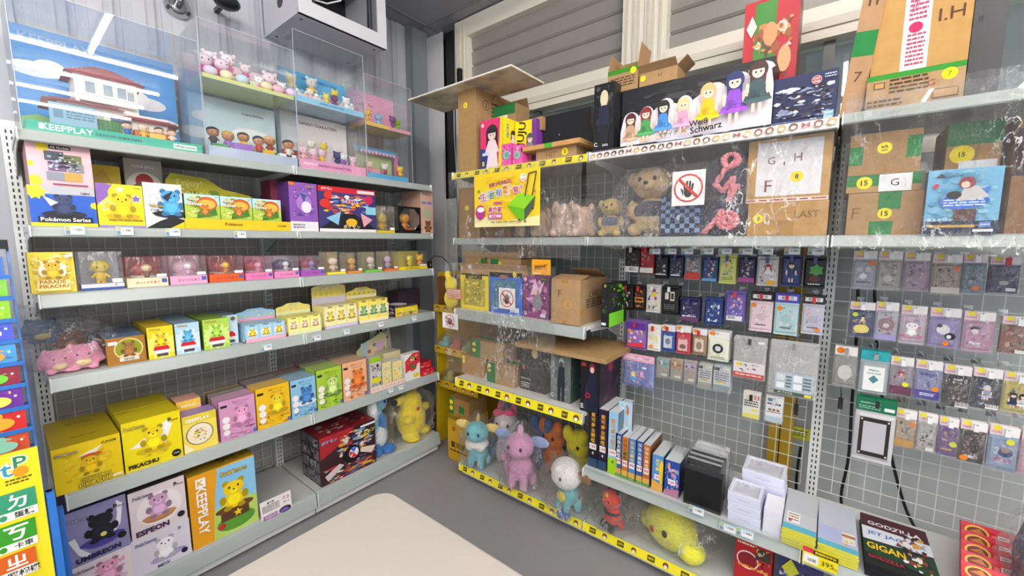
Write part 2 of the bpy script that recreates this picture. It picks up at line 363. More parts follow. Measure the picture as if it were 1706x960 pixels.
# ---------------------------------------------------------------- ceiling tubes
def lamp(x, y, along):
    L = 1.1
    M = Matrix.Translation((x, y, CEIL - .05)) @ Matrix.Rotation(0 if along == 'x' else math.pi / 2, 4, 'Z')
    r = empty('ceiling_tube_lamp', M)
    MB().box(-L / 2, L / 2, -.02, .02, .02, .05, '#e8e8ea').box(-L / 2, -L / 2 + .02, -.02, .02, -.015, .02, '#e8e8ea').box(L / 2 - .02, L / 2, -.02, .02, -.015, .02, '#e8e8ea').build('lamp_body', 'paint', r)
    MB().cyl((-L / 2 + .02, 0, 0), (L / 2 - .02, 0, 0), .014, .014, '#fff', 8).build('lamp_tube', mat('emit', '#fff8ef'), r)
    tag(r, 'white ceiling tube lamp, unseen; some rows mirror in the display cases, others are added', 'lamp', 'ceiling tube lamps')
for x in (.72, 1.44, 2.16, 2.88): lamp(x, .72, 'y')
lamp(.1, .65, 'x')
for x, y in [(-.75, .0), (-.75, -1.35), (-1.5, -1.35)] + [(x_, y_) for y_ in (-.6, -1.95, -3.2) for x_ in (0, .72, 1.44, 2.16, 2.88)]: lamp(x, y, 'y')  # unseen rows, most of them added to multiply reflections in the film
# ---------------------------------------------------------------- shelving
GR = '#a9b2b0'; WH = '#dfe1e0'; DK = '#8f9493'
def lipprofile(mb, s0, s1, tf, zt, lip, col):
    mb.prism([(tf + .012, zt), (tf + .003, zt - .004), (tf, zt - .012), (tf - .012, zt - lip + .004), (tf - .008, zt - lip), (tf + .012, zt - lip + .004)], 'x', s0, s1, col)
def shelf(par, s0, s1, zt, tf=0, tb=.43, lip=.045, strip=None, deck='#c8cbca'):
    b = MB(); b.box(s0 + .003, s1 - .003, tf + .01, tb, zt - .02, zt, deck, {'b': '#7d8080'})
    sh = b.build('shelf', 'paint', par)
    r = MB(); lipprofile(r, s0 + .002, s1 - .002, tf, zt, lip, GR)
    for e in (s0 + .004, s1 - .007): r.box(e, e + .003, tf - .013, tf + .01, zt - lip, zt + .001, '#f2f3f3')
    r.build('price_rail', 'paint', sh)
    if strip:
        q = MB(); q.prism([(tf - .0145, zt - lip + .003), (tf - .0025, zt - .003), (tf - .0035, zt - .003), (tf - .0155, zt - lip + .003)], 'x', s0 + .005, s1 - .005, strip[0])
        c = Cv(q, (s0 + .005, tf - .0155, zt - lip + .003), (s1 - s0 - .01, 0, 0), (0, .012, lip - .006)); c.draw(strip[1]); q.build('strip_label', 'print', sh)
    for e in (s0 + .006, s1 - .009):
        k = MB(); k.prism([(tb, zt - .02), (tb, zt - .12), (tb - .05, zt - .11), (tb - .17, zt - .05), (tb - .36, zt - .035), (tb - .36, zt - .02)], 'x', e, e + .003, '#c9cccb'); k.build('bracket', 'paint', sh)
    return sh
def upright(mb, s, z0, z1, t=.42):
    mb.box(s - .02, s + .02, t, t + .05, z0, z1, WH)
    z = z0 + .05
    while z < z1 - .03:
        for q in (-.009, .005): mb.box(s + q, s + q + .0045, t - .0012, t, z, z + .014, '#1d1e20')
        z += .0254
def grid(mb, s0, s1, z0, z1, t=.455, st=.0525, stz=.061):
    s = s0
    while s <= s1 + .001: mb.box(s - .0013, s + .0013, t - .0013, t + .0013, z0, z1, '#e8e9e8'); s += st
    z = z0
    while z <= z1 + .001: mb.box(s0, s1, t - .004, t - .0013, z - .0013, z + .0013, '#e8e9e8'); z += stz
YB = '#f4e52a'
def bandops(n, seed):
    o = []
    for i in range(n):
        x = (i + .35) / n
        o += [('r', x - .018, .2, x + .02, .8, '#4a3d10'), ('t', 'GET!', x, .5, .3, YB, .03), ('o', x + .45 / n, .5, .3, '#2f2a20'), ('o', x + .45 / n, .38, .2, '#f2efe0'), ('o', x + .45 / n, .62, .12, '#c33')]
    return o
def headops(n):
    o = []; R = random.Random(4)
    for i in range(n):
        x = (i + .5) / n
        if i % 6 == 5: o += [('p', [(x - .012, .25), (x, .5), (x + .012, .25), (x + .014, .8), (x, .55), (x - .014, .8)], '#a5485f')]
        else: o += [('o', x, .5, .34, '#' + R.choice(['5b3a36', 'caa66a', '8a4a40', '3d3a46', 'd9b98a'])), ('o', x, .4, .2, '#f4dccb')]
    return o
def gondola(side, k, s0, s1, ztop, label, shelves, base, grids, tone, ups):
    r = empty('shelving_unit', smx(side, s0, 0, 0)); w = s1 - s0
    for u in ups:
        b = MB(); upright(b, u - s0, .02, ztop); b.build('upright', 'paint', r)
    for (z0, z1) in grids:
        if tone: b = MB(); b.box(.02, w - .02, .475, .48, z0, z1, tone); b.build('back_panel', 'paint', r)
        b = MB(); grid(b, .03, w - .03, z0, z1); b.build('wire_grid', 'paint', r)
    bt, bz, kick, strip = base
    b = MB(); b.box(.003, w - .003, bt + .01, .43, bz - .02, bz, '#c8cbca'); sh = b.build('base_deck', 'paint', r)
    q = MB(); lipprofile(q, .002, w - .002, bt, bz, bz - kick, GR); q.box(.002, .006, bt - .012, bt + .01, kick, bz, '#f2f3f3'); q.build('price_rail', 'paint', sh)
    if strip:
        lip = bz - kick; q = MB(); q.prism([(bt - .0145, bz - lip + .003), (bt - .0025, bz - .003), (bt - .0035, bz - .003), (bt - .0155, bz - lip + .003)], 'x', .005, w - .005, strip[0])
        c = Cv(q, (.005, bt - .0155, bz - lip + .003), (w - .01, 0, 0), (0, .012, lip - .006)); c.draw(strip[1]); q.build('strip_label', 'print', sh)
    b = MB(); b.box(.003, w - .003, bt + .02, bt + .035, .015, kick, '#dcdddc'); b.build('kick_plate', 'paint', r)
    for q in (.04, w - .06):
        MB().cyl((q, bt + .05, 0), (q, bt + .05, .016), .018, .018, '#2a2a2c').build('foot', 'plastic', r)
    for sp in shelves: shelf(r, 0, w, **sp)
    tag(r, label, 'shelf unit'); return r
LB = YL0; LM = YL0 - .9; LA = YL0 - 1.8
lsh = [dict(zt=1.905, lip=.042), dict(zt=1.578, lip=.038), dict(zt=1.338, lip=.05), dict(zt=1.034, lip=.053), dict(zt=.597, lip=.055, tf=-.034)]
gondola('L', 0, LA, LM, 2.0, 'grey metal shelving bay nearest the blue book rack, full of boxed toys', lsh, (-.034, .143, .062, None), [(.15, 1.99)], '#b4b0ac', (LA,))
gondola('L', 1, LM, LB, 2.0, 'grey metal shelving bay on the left run, next to the corner', lsh, (-.034, .143, .062, None), [(.15, 1.99)], '#b4b0ac', (LM, LB - .022))
RA = XR0; RB = XR0 + .9; RC = RB + .9; RD = RC + .9
yb = bandops(6, 1)
gondola('R', 0, RA, RB, 2.0, 'white shelving bay with yellow shelf strips, beside the corner', [dict(zt=1.93, lip=.042, strip=(YB, yb)), dict(zt=1.545, lip=.04), dict(zt=1.112, lip=.06, deck='#e2e2e0'), dict(zt=.676, lip=.055, strip=(YB, yb), deck='#e6e6e2')],
        (.02, .095, .05, (YB, yb)), [(.15, 1.99)], '#98a09f', (RA + .022, RB))
hb = headops(26)
gondola('R', 1, RB, RC, 2.0, 'white grid-backed shelving bay with card packs on hooks, middle of the right run', [dict(zt=1.93, lip=.042, strip=('#f6f3ee', hb)), dict(zt=1.545, lip=.04), dict(zt=.398, lip=.045, deck='#dadbd9')],
        (.02, .095, .05, (YB, yb)), [(.42, 1.5), (1.55, 1.99)], None, (RC + .012,))
gondola('R', 2, RC, RD, 2.0, 'white grid-backed shelving bay farthest from the corner, with card sleeves on hooks', [dict(zt=1.935, lip=.038), dict(zt=1.545, lip=.04), dict(zt=.398, lip=.045, deck='#dadbd9')],
        (.02, .095, .05, None), [(.42, 1.5), (1.55, 1.99)], None, (RD,))

# ---------------------------------------------------------------- table
b = MB(); n = 10; x0, x1, y0, y1 = -1.07, -.30, -.9, .705; r = .06; pts = []
for cx, cy, a in ((x1 - r, y1 - r, 0), (x0 + r, y1 - r, 90), (x0 + r, y0 + r, 180), (x1 - r, y0 + r, 270)):
    for i in range(n + 1): t = math.radians(a + 90 * i / n); pts.append((cx + r * math.cos(t), cy + r * math.sin(t)))
tb = empty('folding_table', Matrix.Translation((0, 0, 0)))
b.prism(pts, 'z', .7, .74, '#bdb7b0'); o = b.build('table_top', 'plastic', tb)
bv = o.modifiers.new('bevel', 'BEVEL'); bv.width = .008; bv.segments = 3
for X in (x0 + .1, x1 - .1):
    for Y in (y0 + .15, y1 - .15): MB().cyl((X, Y, 0), (X, Y, .7), .014, .014, '#8b8d90').build('leg', 'metal', tb)
tag(tb, 'cream white folding table with rounded corners in front of the shelves', 'table')
# ---------------------------------------------------------------- makers of goods
def extent(side, xl, xr, yt, zs, t):
    s0 = s_at(side, xl, t, zs); s1 = s_at(side, xr, t, zs); z1 = z_at(side, s0, t, yt); return s0, s1, z1
def carton(side, name, label, cat, xl, xr, yt, zs, t, d, col, art=None, tcol=None, scol=None, lart=None, tart=None, rart=None, group=None, kind='print', rot=0, h=None):
    """a closed box standing on height zs with its front face t behind the shelf edge"""
    s0, s1, z1 = extent(side, xl, xr, yt, zs, t); w = s1 - s0; hh = h or (z1 - zs)
    M = smx(side, s0, t, zs) @ Matrix.Rotation(rot, 4, 'Z')
    b = MB(); b.box(0, w, 0, d, 0, hh, col, {'t': tcol or col, 'l': scol or col, 'r': scol or col})
    e = .0006
    if art: Cv(b, (0, -e + .0006, 0), (w, 0, 0), (0, 0, hh)).draw(art)
    if tart: Cv(b, (0, 0, hh), (w, 0, 0), (0, d, 0)).draw(tart)
    if lart: Cv(b, (0, d, 0), (0, -d, 0), (0, 0, hh)).draw(lart)
    if rart: Cv(b, (w, 0, 0), (0, d, 0), (0, 0, hh)).draw(rart)
    o = b.build(name, kind, None, M); tag(o, label, cat, group); o['_s'] = 0; del o['_s']
    DIM[o.name] = (s0, s1, zs, zs + hh, t, d); return o
DIM = {}
def clone(o, side, ds=0, dt=0, dz=0, label=None):
    def cp(q, par):
        c = q.copy(); COL.objects.link(c); c.parent = par
        for k in list(q.children): cp(k, c)
        return c
    c = cp(o, None)
    off = Vector((-dt, ds, dz)) if side == 'L' else Vector((ds, dt, dz))
    c.matrix_basis = Matrix.Translation(off) @ o.matrix_basis
    if label: c['label'] = label
    return c
def toy(M, h, label, body, head, acc, cat='toy figure', group=None, style=0, base=None, name='toy_figure'):
    """small round-headed plain vinyl figure of height h"""
    r = empty(name, M); k = h
    b = MB(); b.sph((0, 0, k * .27), (k * .17, k * .14, k * .22), body)
    b.cyl((-k * .07, 0, k * .16), (-k * .08, -k * .02, 0), k * .06, k * .07, acc, 10); b.cyl((k * .07, 0, k * .16), (k * .08, -k * .02, 0), k * .06, k * .07, acc, 10)
    for q in (-1, 1): b.cyl((q * k * .12, 0, k * .4), (q * k * .24, -k * .06, k * .26), k * .05, k * .04, body, 8); b.sph((q * k * .24, -k * .06, k * .26), k * .05, head, 8, 6)
    b.build('body', 'toy', r)
    b = MB(); b.sph((0, 0, k * .68), (k * .3, k * .26, k * .26), head, 18, 12)
    if style == 1:
        for q in (-1, 1): b.sph((q * k * .2, 0, k * .93), (k * .08, k * .04, k * .12), acc, 10, 7)
    elif style == 2: b.sph((0, k * .03, k * .76), (k * .31, k * .27, k * .21), acc, 18, 10)
    elif style == 3:
        for q in (-1, 1): b.sph((q * k * .24, 0, k * .9), k * .09, head, 10, 7)
    b.build('head', 'toy', r)
    b = MB()
    for q in (-1, 1): b.sph((q * k * .11, -k * .245, k * .66), (k * .025, k * .015, k * .035), '#20181a', 8, 6)
    b.build('eyes', 'plastic', r)
    if base: MB().cyl((0, 0, -k * .06), (0, 0, 0), k * .34, k * .34, base, 18).build('stand', 'toy', r)
    return tag(r, label, cat, group)
def acry(side, name, label, s0, s1, t0, d, z0, z1, cat='display case', group=None, base=None, partn='panel'):
    """clear case of five thin panels"""
    r = empty(name, smx(side, s0, t0, z0)); w = s1 - s0; h = z1 - z0; e = .0025
    for a in ((0, w, 0, e, 0, h), (0, w, d - e, d, 0, h), (0, e, e, d - e, 0, h), (w - e, w, e, d - e, 0, h), (0, w, 0, d, h, h + e)):
        MB().box(*a, '#fff').build('panel', 'acrylic', r)
    g = MB()
    for x in (0, w):
        g.box(x - .0009, x + .0009, -.0009, .0009, 0, h, '#b4c0cc')
    g.box(0, w, -.0009, .0009, h + .0015, h + .0032, '#c4d0d8'); g.build('edge', 'plastic', r)
    return tag(r, label, cat, group)
def windowbox(side, name, label, xl, xr, yt, zs, t, d, col, art=None, basef=.25, back='#e8d8e0', toyargs=None, toylabel=None, group=None, cat='toy box', ball=None, sides='film'):
    """shop carton with a clear front: base, back card, clear cover"""
    s0, s1, z1 = extent(side, xl, xr, yt, zs, t); w = s1 - s0; h = z1 - zs; r = empty(name, smx(side, s0, t, zs)); bh = h * basef
    b = MB(); b.box(0, w, 0, d, 0, bh, col)
    if art: Cv(b, (0, 0, 0), (w, 0, 0), (0, 0, bh)).draw(art)
    b.build('base', 'print', r)
    MB().box(0, w, d - .004, d, bh, h, back).build('back_card', 'print', r)
    b = MB()
    for a in ((0, w, 0, .0012, bh, h), (0, .0012, .0012, d - .005, bh, h), (w - .0012, w, .0012, d - .005, bh, h), (0, w, 0, d, h - .0012, h)): b.box(*a, '#fff')
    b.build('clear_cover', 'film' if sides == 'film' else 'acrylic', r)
    q = MB(); q.box(w * .72, w * .97, -.002, -.0008, bh + h * .02, bh + h * .12, '#fafafa'); q.build('price_sticker', 'print', r)
    tag(r, label, cat, group)
    if toyargs:
        th = (h - bh) * .86
        if ball:
            bb = empty('capsule', smx(side, s0 + w / 2, t + d * .55, zs + bh))
            MB().sph((0, 0, th * .45), (w * .36, d * .36, th * .44), ball, 18, 12).build('shell', 'plastic', bb)
            MB().cyl((0, 0, 0), (0, 0, th * .12), w * .3, w * .36, '#f4f4f4', 18).build('dish', 'plastic', bb)
            tag(bb, 'round capsule behind the ' + toylabel.split(' in front of a round capsule')[0] + toylabel.split('capsule')[-1], 'toy capsule')
            toy(smx(side, s0 + w / 2, t + d * .12, zs + bh + .0), th * .8, toylabel, *toyargs)
        else: toy(smx(side, s0 + w / 2, t + d * .45, zs + bh), th * .9, toylabel, *toyargs)
    return r
def bag(M, w, d, h, label, seed=1, lobes=.27, cat='plastic bag', name='plastic_bag', neck=True):
    """crinkled clear bag closed at the top"""
    vs = []; fs = []; n, m = 40, 26
    for j in range(m + 1):
        v = j / m
        z = h * v; k = (min(1, v / .12) ** .5) * (1 if v < .62 else max(.16, 1 - ((v - .62) / .38) ** 1.3 * .9)) if neck else (math.sin(math.pi * min(max(v, .02), .98)) ** .35)
        for i in range(n):
            a = 2 * math.pi * i / n; ca, sa = math.cos(a), math.sin(a)
            q = Vector((ca * 2.2, sa * 2.2, v * 3 + seed * 7.3)); f = 1 + lobes * (noise.noise(q * 1.6) + .7 * abs(noise.noise(q * 3.4)) - .25)
            rr = k * f; x = w / 2 * rr * (abs(ca) ** .7) * (1 if ca > 0 else -1); y = d / 2 * rr * (abs(sa) ** .7) * (1 if sa > 0 else -1)
            vs.append((x, y, max(.001, z)))
    for j in range(m):
        for i in range(n): a = j * n + i; c = j * n + (i + 1) % n; fs.append((a, c, c + n, a + n))
    b = MB(); b._add(vs, fs, '#fff', True); b._add(vs[:n], [tuple(range(n))[::-1]], '#fff')
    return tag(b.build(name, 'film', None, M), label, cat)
def plush(M, label, parts, vox=.006, cat='plush toy', name='plush_toy'):
    """parts: (name, colour, [(x,y,z,rx,ry,rz)...], fluffy?)"""
    r = empty(name, M)
    for nm, col, sp, fl in parts:
        b = MB()
        for q in sp: b.sph(q[:3], q[3:], col, 16, 11)
        o = b.build(nm, mat('plush' if fl else 'plastic', col), r, None, vox if fl and len(sp) > 1 else None)
    return tag(r, label, cat)
PK = lambda x, y, h=.1, mw=.45, c='#f6d52c': [('T', 'Pokémon', x, y, h, c, mw, '#3a3560')]
def pricetag(side, x, y, t=-.016, w=.05, h=.032, label=None):
    s, z = S(side, x, y, t); b = MB(); b.box(-w / 2, w / 2, 0, .0012, -h / 2, h / 2, '#bcd9ea')
    Cv(b, (-w / 2, 0, -h / 2), (w, 0, 0), (0, 0, h)).draw([('r', .3, .08, .97, .8, '#f2f6f8'), ('r', .04, .62, .25, .92, '#c9c35a'), ('bar', .4, .35, .92, .72), ('r', .05, .1, .24, .5, '#8a9298')])
    o = b.build('price_tag', 'print', None, smx(side, s, t, z)); tag(o, label, 'price tag'); return o
# ================================================================ LEFT RUN
Z1, Z2, Z3, Z4, Z5, Z6 = 1.906, 1.579, 1.339, 1.035, .598, .144
# ---- top shelf: clear display cases
sA0 = s_at('L', 36, .02, Z1); sA1 = s_at('L', 344, .02, Z1); hA = z_at('L', sA1, .02, 70)
acry('L', 'display_case', 'largest clear acrylic case, holding the red-roofed model house', sA0, sA1, .02, .36, Z1, hA)
b = MB(); w = sA1 - sA0 - .02; b.box(0, w, 0, .33, 0, .035, '#38b89b', {'t': '#bfe0d2'})
Cv(b, (0, 0, 0), (w, 0, 0), (0, 0, .035)).draw([('t', 'KEEPPLAY', .2, .55, .62, '#fff', .26), ('r', .06, .28, .085, .8, '#fff'), ('t', 'CRAYON SHINCHAN', .47, .45, .42, '#24306a', .26), ('r', .8, .2, .96, .75, '#eef6f2'), ('t', 'Official Licensed', .88, .48, .3, '#3a5a52', .14)])
tray = b.build('display_plinth', 'print', None, smx('L', sA0 + .01, .035, Z1 + .003)); tag(tray, 'green display base lettered KEEPPLAY under the model house', 'display base')
b = MB(); b.box(0, w, 0, .003, 0, hA - Z1 - .05, '#3f8fd6')
Cv(b, (0, 0, 0), (w, 0, 0), (0, 0, hA - Z1 - .05)).draw([('t', 'KEEPPLAY', .25, .9, .08, '#8fb4dc', .4), ('e', .12, .62, .16, .07, '#dfeaf6'), ('e', .2, .66, .09, .07, '#eef4fa'), ('e', .78, .5, .14, .07, '#e6e4ee'), ('e', .72, .54, .08, .08, '#f1eff4'), ('e', .9, .3, .12, .07, '#dfe6f2'), ('p', [(0, 0), (1, 0), (1, .14), (.7, .2), (.4, .13), (.1, .2), (0, .16)], '#8fc07a')])
tag(b.build('backdrop_card', 'print', None, smx('L', sA0 + .01, .36, Z1 + .04)), 'blue sky backdrop card with white clouds behind the model house', 'backdrop')
# model house
hx = sA0 + .06; H0 = smx('L', hx, .1, Z1 + .04); r = empty('model_house', H0); WL = '#efe9e0'; RF = '#b2304a'
def hiproof(mb, x0, x1, y0, y1, z, h, col):
    xm = min((x1 - x0) / 2, (y1 - y0) / 2); a = [(x0, y0, z), (x1, y0, z), (x1, y1, z), (x0, y1, z), (x0 + xm, (y0 + y1) / 2, z + h), (x1 - xm, (y0 + y1) / 2, z + h)]
    mb._add(a, [(0, 1, 5, 4), (1, 2, 5), (2, 3, 4, 5), (3, 0, 4), (0, 3, 2, 1)], col)
    for k in range(1, 6):
        q = k / 6.5; mb.box(x0 + xm * q, x1 - xm * q, y0 + (y1 - y0) / 2 * q - .001, y0 + (y1 - y0) / 2 * q + .004, z + h * q - .001, z + h * q + .0035, hexd(col, .75))
MB().box(.04, .36, .03, .2, 0, .1, WL).box(.09, .27, .04, .19, .1, .22, WL).build('walls', 'toy', r)
b = MB(); hiproof(b, .0, .22, 0, .22, .1, .035, RF); hiproof(b, .2, .4, .0, .2, .075, .04, RF); hiproof(b, .065, .295, .02, .21, .218, .06, RF); b.build('roof', 'toy', r)
b = MB()
for x in (.115, .165, .205): b.box(x, x + .034, .036, .04, .15, .2, '#f8f8f6').box(x + .004, x + .03, .0345, .036, .154, .196, '#8fa0b0')
b.box(.24, .258, .036, .04, .15, .185, '#9aa6b2'); b.box(.1, .16, .026, .03, .035, .085, '#b9c4b4').box(.18, .24, .026, .03, .02, .075, '#3b4450').box(.18, .24, .024, .026, .062, .075, '#6a80b8').build('windows', 'toy', r)
b = MB(); b.box(.1, .26, .02, .04, .118, .122, WL)
for i in range(14): b.box(.104 + i * .0115, .109 + i * .0115, .022, .026, .122, .142, '#fbfaf6')
b.box(.1, .26, .02, .028, .142, .147, '#fbfaf6').build('balcony', 'toy', r)
b = MB(); 
for i in range(8): b.box(.13 + i * .009, .138 + i * .009, -.03, -.026, 0, .045, '#2f7a3a')
b.box(.1, .13, -.03, -.02, 0, .035, '#f1dc6a').box(.205, .22, -.03, -.02, 0, .035, '#f1dc6a').build('garden_fence', 'toy', r)
b = MB(); b.box(.24, .36, -.02, .02, 0, .03, '#e07a30', {'t': '#f0b060'}).box(.28, .33, -.05, -.02, 0, .02, '#f0c050').build('porch', 'toy', r)
tag(r, 'white model house with red hipped roofs and a balcony, inside the largest case', 'model house')
for i, (x, c, hc) in enumerate(((.235, '#2f6ac0', '#4a3428'), (.285, '#f0c23a', '#f3d0b4'), (.335, '#c7a0d8', '#3a2a2a'), (.375, '#e8d8c8', '#7a4a2a'))):
    toy(smx('L', hx + x - .02, .065, Z1 + .0385), .055, ('tiny %s-clothed figure on the green base, ' % ('blue', 'yellow', 'lilac', 'cream')[i]) + ('beside the garden fence', 'in front of the orange porch', 'second from the right end', 'at the right end')[i], c, '#f3d0b4', hc, 'toy figure', None, 2)
b = MB(); b.box(0, .12, 0, .004, 0, .075, '#8fb8cf'); Cv(b, (0, 0, 0), (.12, 0, 0), (0, 0, .075)).draw([('l', .35, .3, .95, .7, 3, '#5b7f98', 3), ('r', .08, .3, .28, .75, '#6b95ae')])
tag(b.build('info_card', 'print', None, smx('L', sA0 + .07, .05, Z1 + .04)), 'small blue-grey caption card standing left of the model house', 'card')
# the pairs of smaller cases, lower one and upper one
def casepair(xl, xr, ytop_lo, ytop_hi, d, t, names):
    s0 = s_at('L', xl, t, Z1); s1 = s_at('L', xr, t, Z1); zm = z_at('L', s0, t, ytop_lo); zt = z_at('L', s0, t, ytop_hi)
    acry('L', 'display_case', names[0], s0, s1, t, d, Z1, zm - .004); acry('L', 'display_case', names[1], s0, s1, t, d, zm, zt); return s0, s1, zm, zt
def plinth(s0, s1, t, d, z, h, col, tcol, ops, label):
    b = MB(); b.box(0, s1 - s0, 0, d, 0, h, col, {'t': tcol}); Cv(b, (0, 0, 0), (s1 - s0, 0, 0), (0, 0, h)).draw(ops)
    return tag(b.build('display_plinth', 'print', None, smx('L', s0, t, z)), label, 'display base')
def backdrop(s0, s1, t, z, h, col, ops, label):
    b = MB(); b.box(0, s1 - s0, 0, .003, 0, h, col); Cv(b, (0, 0, 0), (s1 - s0, 0, 0), (0, 0, h)).draw(ops)
    return tag(b.build('backdrop_card', 'print', None, smx('L', s0, t, z)), label, 'backdrop')
P1 = casepair(346, 499, 125, 28, .26, .03, ('clear case on the shelf with five brown-headed figures on a pale blue base', 'clear case on top holding the pink and white round figures'))
s0, s1, zm, zt = P1; s0 += .006; s1 -= .006
plinth(s0, s1, .035, .24, Z1 + .002, .045, '#b9c6da', '#dfe6ee', [], 'pale blue plinth under the brown-headed figures')
backdrop(s0, s1, .275, Z1 + .048, zm - Z1 - .06, '#cfe4ec', [('e', .7, .45, .25, .12, '#f4f8fa'), ('e', .2, .35, .2, .1, '#e8f2f6'), ('t', 'Crayon ShinChan', .72, .82, .05, '#222c40', .3)], 'pale blue backdrop behind the brown-headed figures')
for i, (x, h, dz, c, a, ds) in enumerate(((.06, .085, .06, '#3a3f4a', '#30303a', 'dark-clothed figure at the left back'), (.12, .085, .03, '#8f62c8', '#d8b040', 'yellow-capped figure on a purple box'), (.21, .085, .06, '#f0c030', '#2d2626', 'bald figure on the yellow cart'), (.27, .085, .015, '#c03a30', '#223060', 'navy-capped figure riding the white car'), (.35, .09, .055, '#a53a3a', '#e8c07a', 'straw-hatted figure by the red bus'), (.43, .09, .0, '#e8e0d4', '#2d2626', 'front figure sitting at the right end'))):
    toy(smx('L', s0 + x * (s1 - s0) / .46, .07 + dz, Z1 + .048 + (.02 if dz > .04 else .006)), h, ds + ' in the lower case beside the house', c, '#c88f6a', a, 'toy figure', None, 2)
b = MB()
for x, y, w, h, c in ((.1, .02, .08, .035, '#9a6ac8'), (.02, .03, .06, .02, '#3f9a40'), (.19, .045, .09, .03, '#f0c030'), (.29, .02, .08, .02, '#f4f4f6'), (.32, .045, .1, .05, '#b03a34'), (.2, .09, .16, .03, '#3f8a44')): b.box(x * 1.05, x * 1.05 + w, y, y + .03, 0, h, c)
tag(b.build('toy_scenery', 'toy', None, smx('L', s0 + .01, .05, Z1 + .0475)), 'little coloured toy carts, bushes and bus among the brown-headed figures', 'toy scenery')
plinth(s0, s1, .035, .24, zm + .001, .016, '#d9e08a', '#c9b79c', [], 'thin lime green plinth under the pink figures')
backdrop(s0, s1, .275, zm + .018, (zt - zm) * .62, '#f2d3e0', [('e', .5, .3, .4, .25, '#e7f0d8'), ('t', 'My Melody', .62, .7, .12, '#c8983a', .4), ('t', 'Lovely Time', .62, .52, .1, '#c8983a', .4)], 'pink and cream backdrop behind the pink figures in the top case')
pf = [(.03, .11, .05, '#e23a92', '#f7e4ee'), (.07, .1, .09, '#f27ab4', '#fff0f6'), (.1, .1, .03, '#d81e80', '#f8dcea'), (.14, .1, .06, '#f292c0', '#ffeef4'), (.22, .08, .07, '#c86aa0', '#f7e6ee'), (.27, .07, .04, '#f08ab8', '#fff'), (.33, .11, .05, '#e0287e', '#fbe6f0'), (.38, .07, .03, '#e24a90', '#fff')]
wd_ = ('at the far left back', 'second at the back', 'front left, deepest pink', 'sitting beside the deepest pink one', 'with a yellow top, in the middle', 'small one in the middle front', 'tall one at the right', 'smallest at the right end')
for i, (x, h, dt, c, a) in enumerate(pf): toy(smx('L', s0 + x * (s1 - s0) / .42, .05 + dt, zm + .018 + (.04 if dt > .05 else .0)), h, 'pink round-headed figure in the top case, ' + wd_[i], c, a, c, 'toy figure', None, 3)
b = MB()
for x, c in ((.03, '#e6dcf4'), (.09, '#f7f0c8'), (.15, '#cfe8f4'), (.25, '#f8ecc0'), (.36, '#f0d8f0'), (.3, '#f8c8dc')): b.sph((x * 1.05, .02, .02), (.028, .018, .022), c)
for x, c in ((.06, '#f7e4ee'), (.12, '#f6e9c9'), (.2, '#dfeecb')): b.box(x, x + .07, .05, .12, 0, .035, c)
tag(b.build('toy_scenery', 'toy', None, smx('L', s0 + .005, .035, zm + .0175)), 'pastel flower props in front of the pink figures', 'toy scenery')
P2 = casepair(500, 612, 166, 48, .24, .03, ('clear case on the shelf over the pink strip, right of the brown-headed figures', 'tall clear case on top with the blue backdrop and striped scallops'))
s0, s1, zm, zt = P2; s0 += .004; s1 -= .004; n_ = s1 - s0
plinth(s0, s1, .035, .2, Z1 + .002, .05, '#f0a8cc', '#f6d8e6', [('t', 'SANRIO CHARACTERS', .5, .5, .3, '#8a3a80', .5), ('t', 'KEEPPLAY', .15, .55, .3, '#fff', .2)], 'pink plinth lettered SANRIO CHARACTERS, standing on the grey shelf')
backdrop(s0, s1, .235, Z1 + .053, zm - Z1 - .065, '#e6dcdc', [('t', 'SANRIO CHARACTERS', .55, .85, .06, '#3a3040', .6), ('r', 0, 0, 1, .35, '#f4e2ea')], 'grey-pink backdrop above the pink plinth')
for i, (x, h, dt, dz, c, a, hd, st, ds) in enumerate(((.08, .08, .06, 0, '#f4b8cc', '#f6c4d4', '#fbe3ea', 1, 'pale pink figure with long ears'), (.2, .07, .03, 0, '#f09ab8', '#f4b4cc', '#fbe3ea', 1, 'small pink figure with ears'), (.3, .07, .12, .06, '#8fc83a', '#8fc83a', '#f4f6ea', 3, 'green and white figure on the ledge'), (.36, .08, .05, 0, '#f0c030', '#5a3a5a', '#f3d8e2', 0, 'pink figure with a yellow cap'), (.5, .07, .12, .06, '#f3cc2e', '#e8b820', '#f6dc58', 1, 'yellow figure on the ledge'), (.62, .08, .05, 0, '#33306a', '#2a2860', '#3a3878', 3, 'navy blue figure'), (.7, .07, .03, 0, '#8a4ac0', '#8a4ac0', '#f0f0f4', 3, 'violet figure with a white head'), (.9, .07, .06, 0, '#f0b0d0', '#f0b0d0', '#f7e0ea', 3, 'pink figure at the right end'))):
    toy(smx('L', s0 + .02 + x * (n_ - .03), .04 + dt, Z1 + .053 + dz), h, ds + ' above the pink lettered plinth', c, hd, a, 'toy figure', None, st)
b = MB(); b.box(0, n_ * .8, 0, .06, 0, .058, '#f7f3f4', {'f': '#f3dce6'}); tag(b.build('display_step', 'toy', None, smx('L', s0 + .01, .13, Z1 + .053)), 'white step raising the green and yellow figures', 'display stand')
plinth(s0, s1, .035, .2, zm + .001, .028, '#8ccbe8', '#eadce0', [('t', 'SANRIO CHARACTERS', .5, .5, .36, '#2f5fa8', .5)], 'sky blue plinth lettered SANRIO CHARACTERS in the tall top case')
bd = backdrop(s0, s1, .235, zm + .03, (zt - zm) * .56, '#4aa8dc', [('r', 0, .0, 1, .5, '#bfe0f0'), ('t', 'SANRIO CHARACTERS', .6, .86, .08, '#1d4f80', .6)], 'bright blue backdrop in the tall top case')
b = MB(); b.box(0, n_ * .96, 0, .07, 0, .05, '#f5eef0', {'t': '#e8f2f6'})
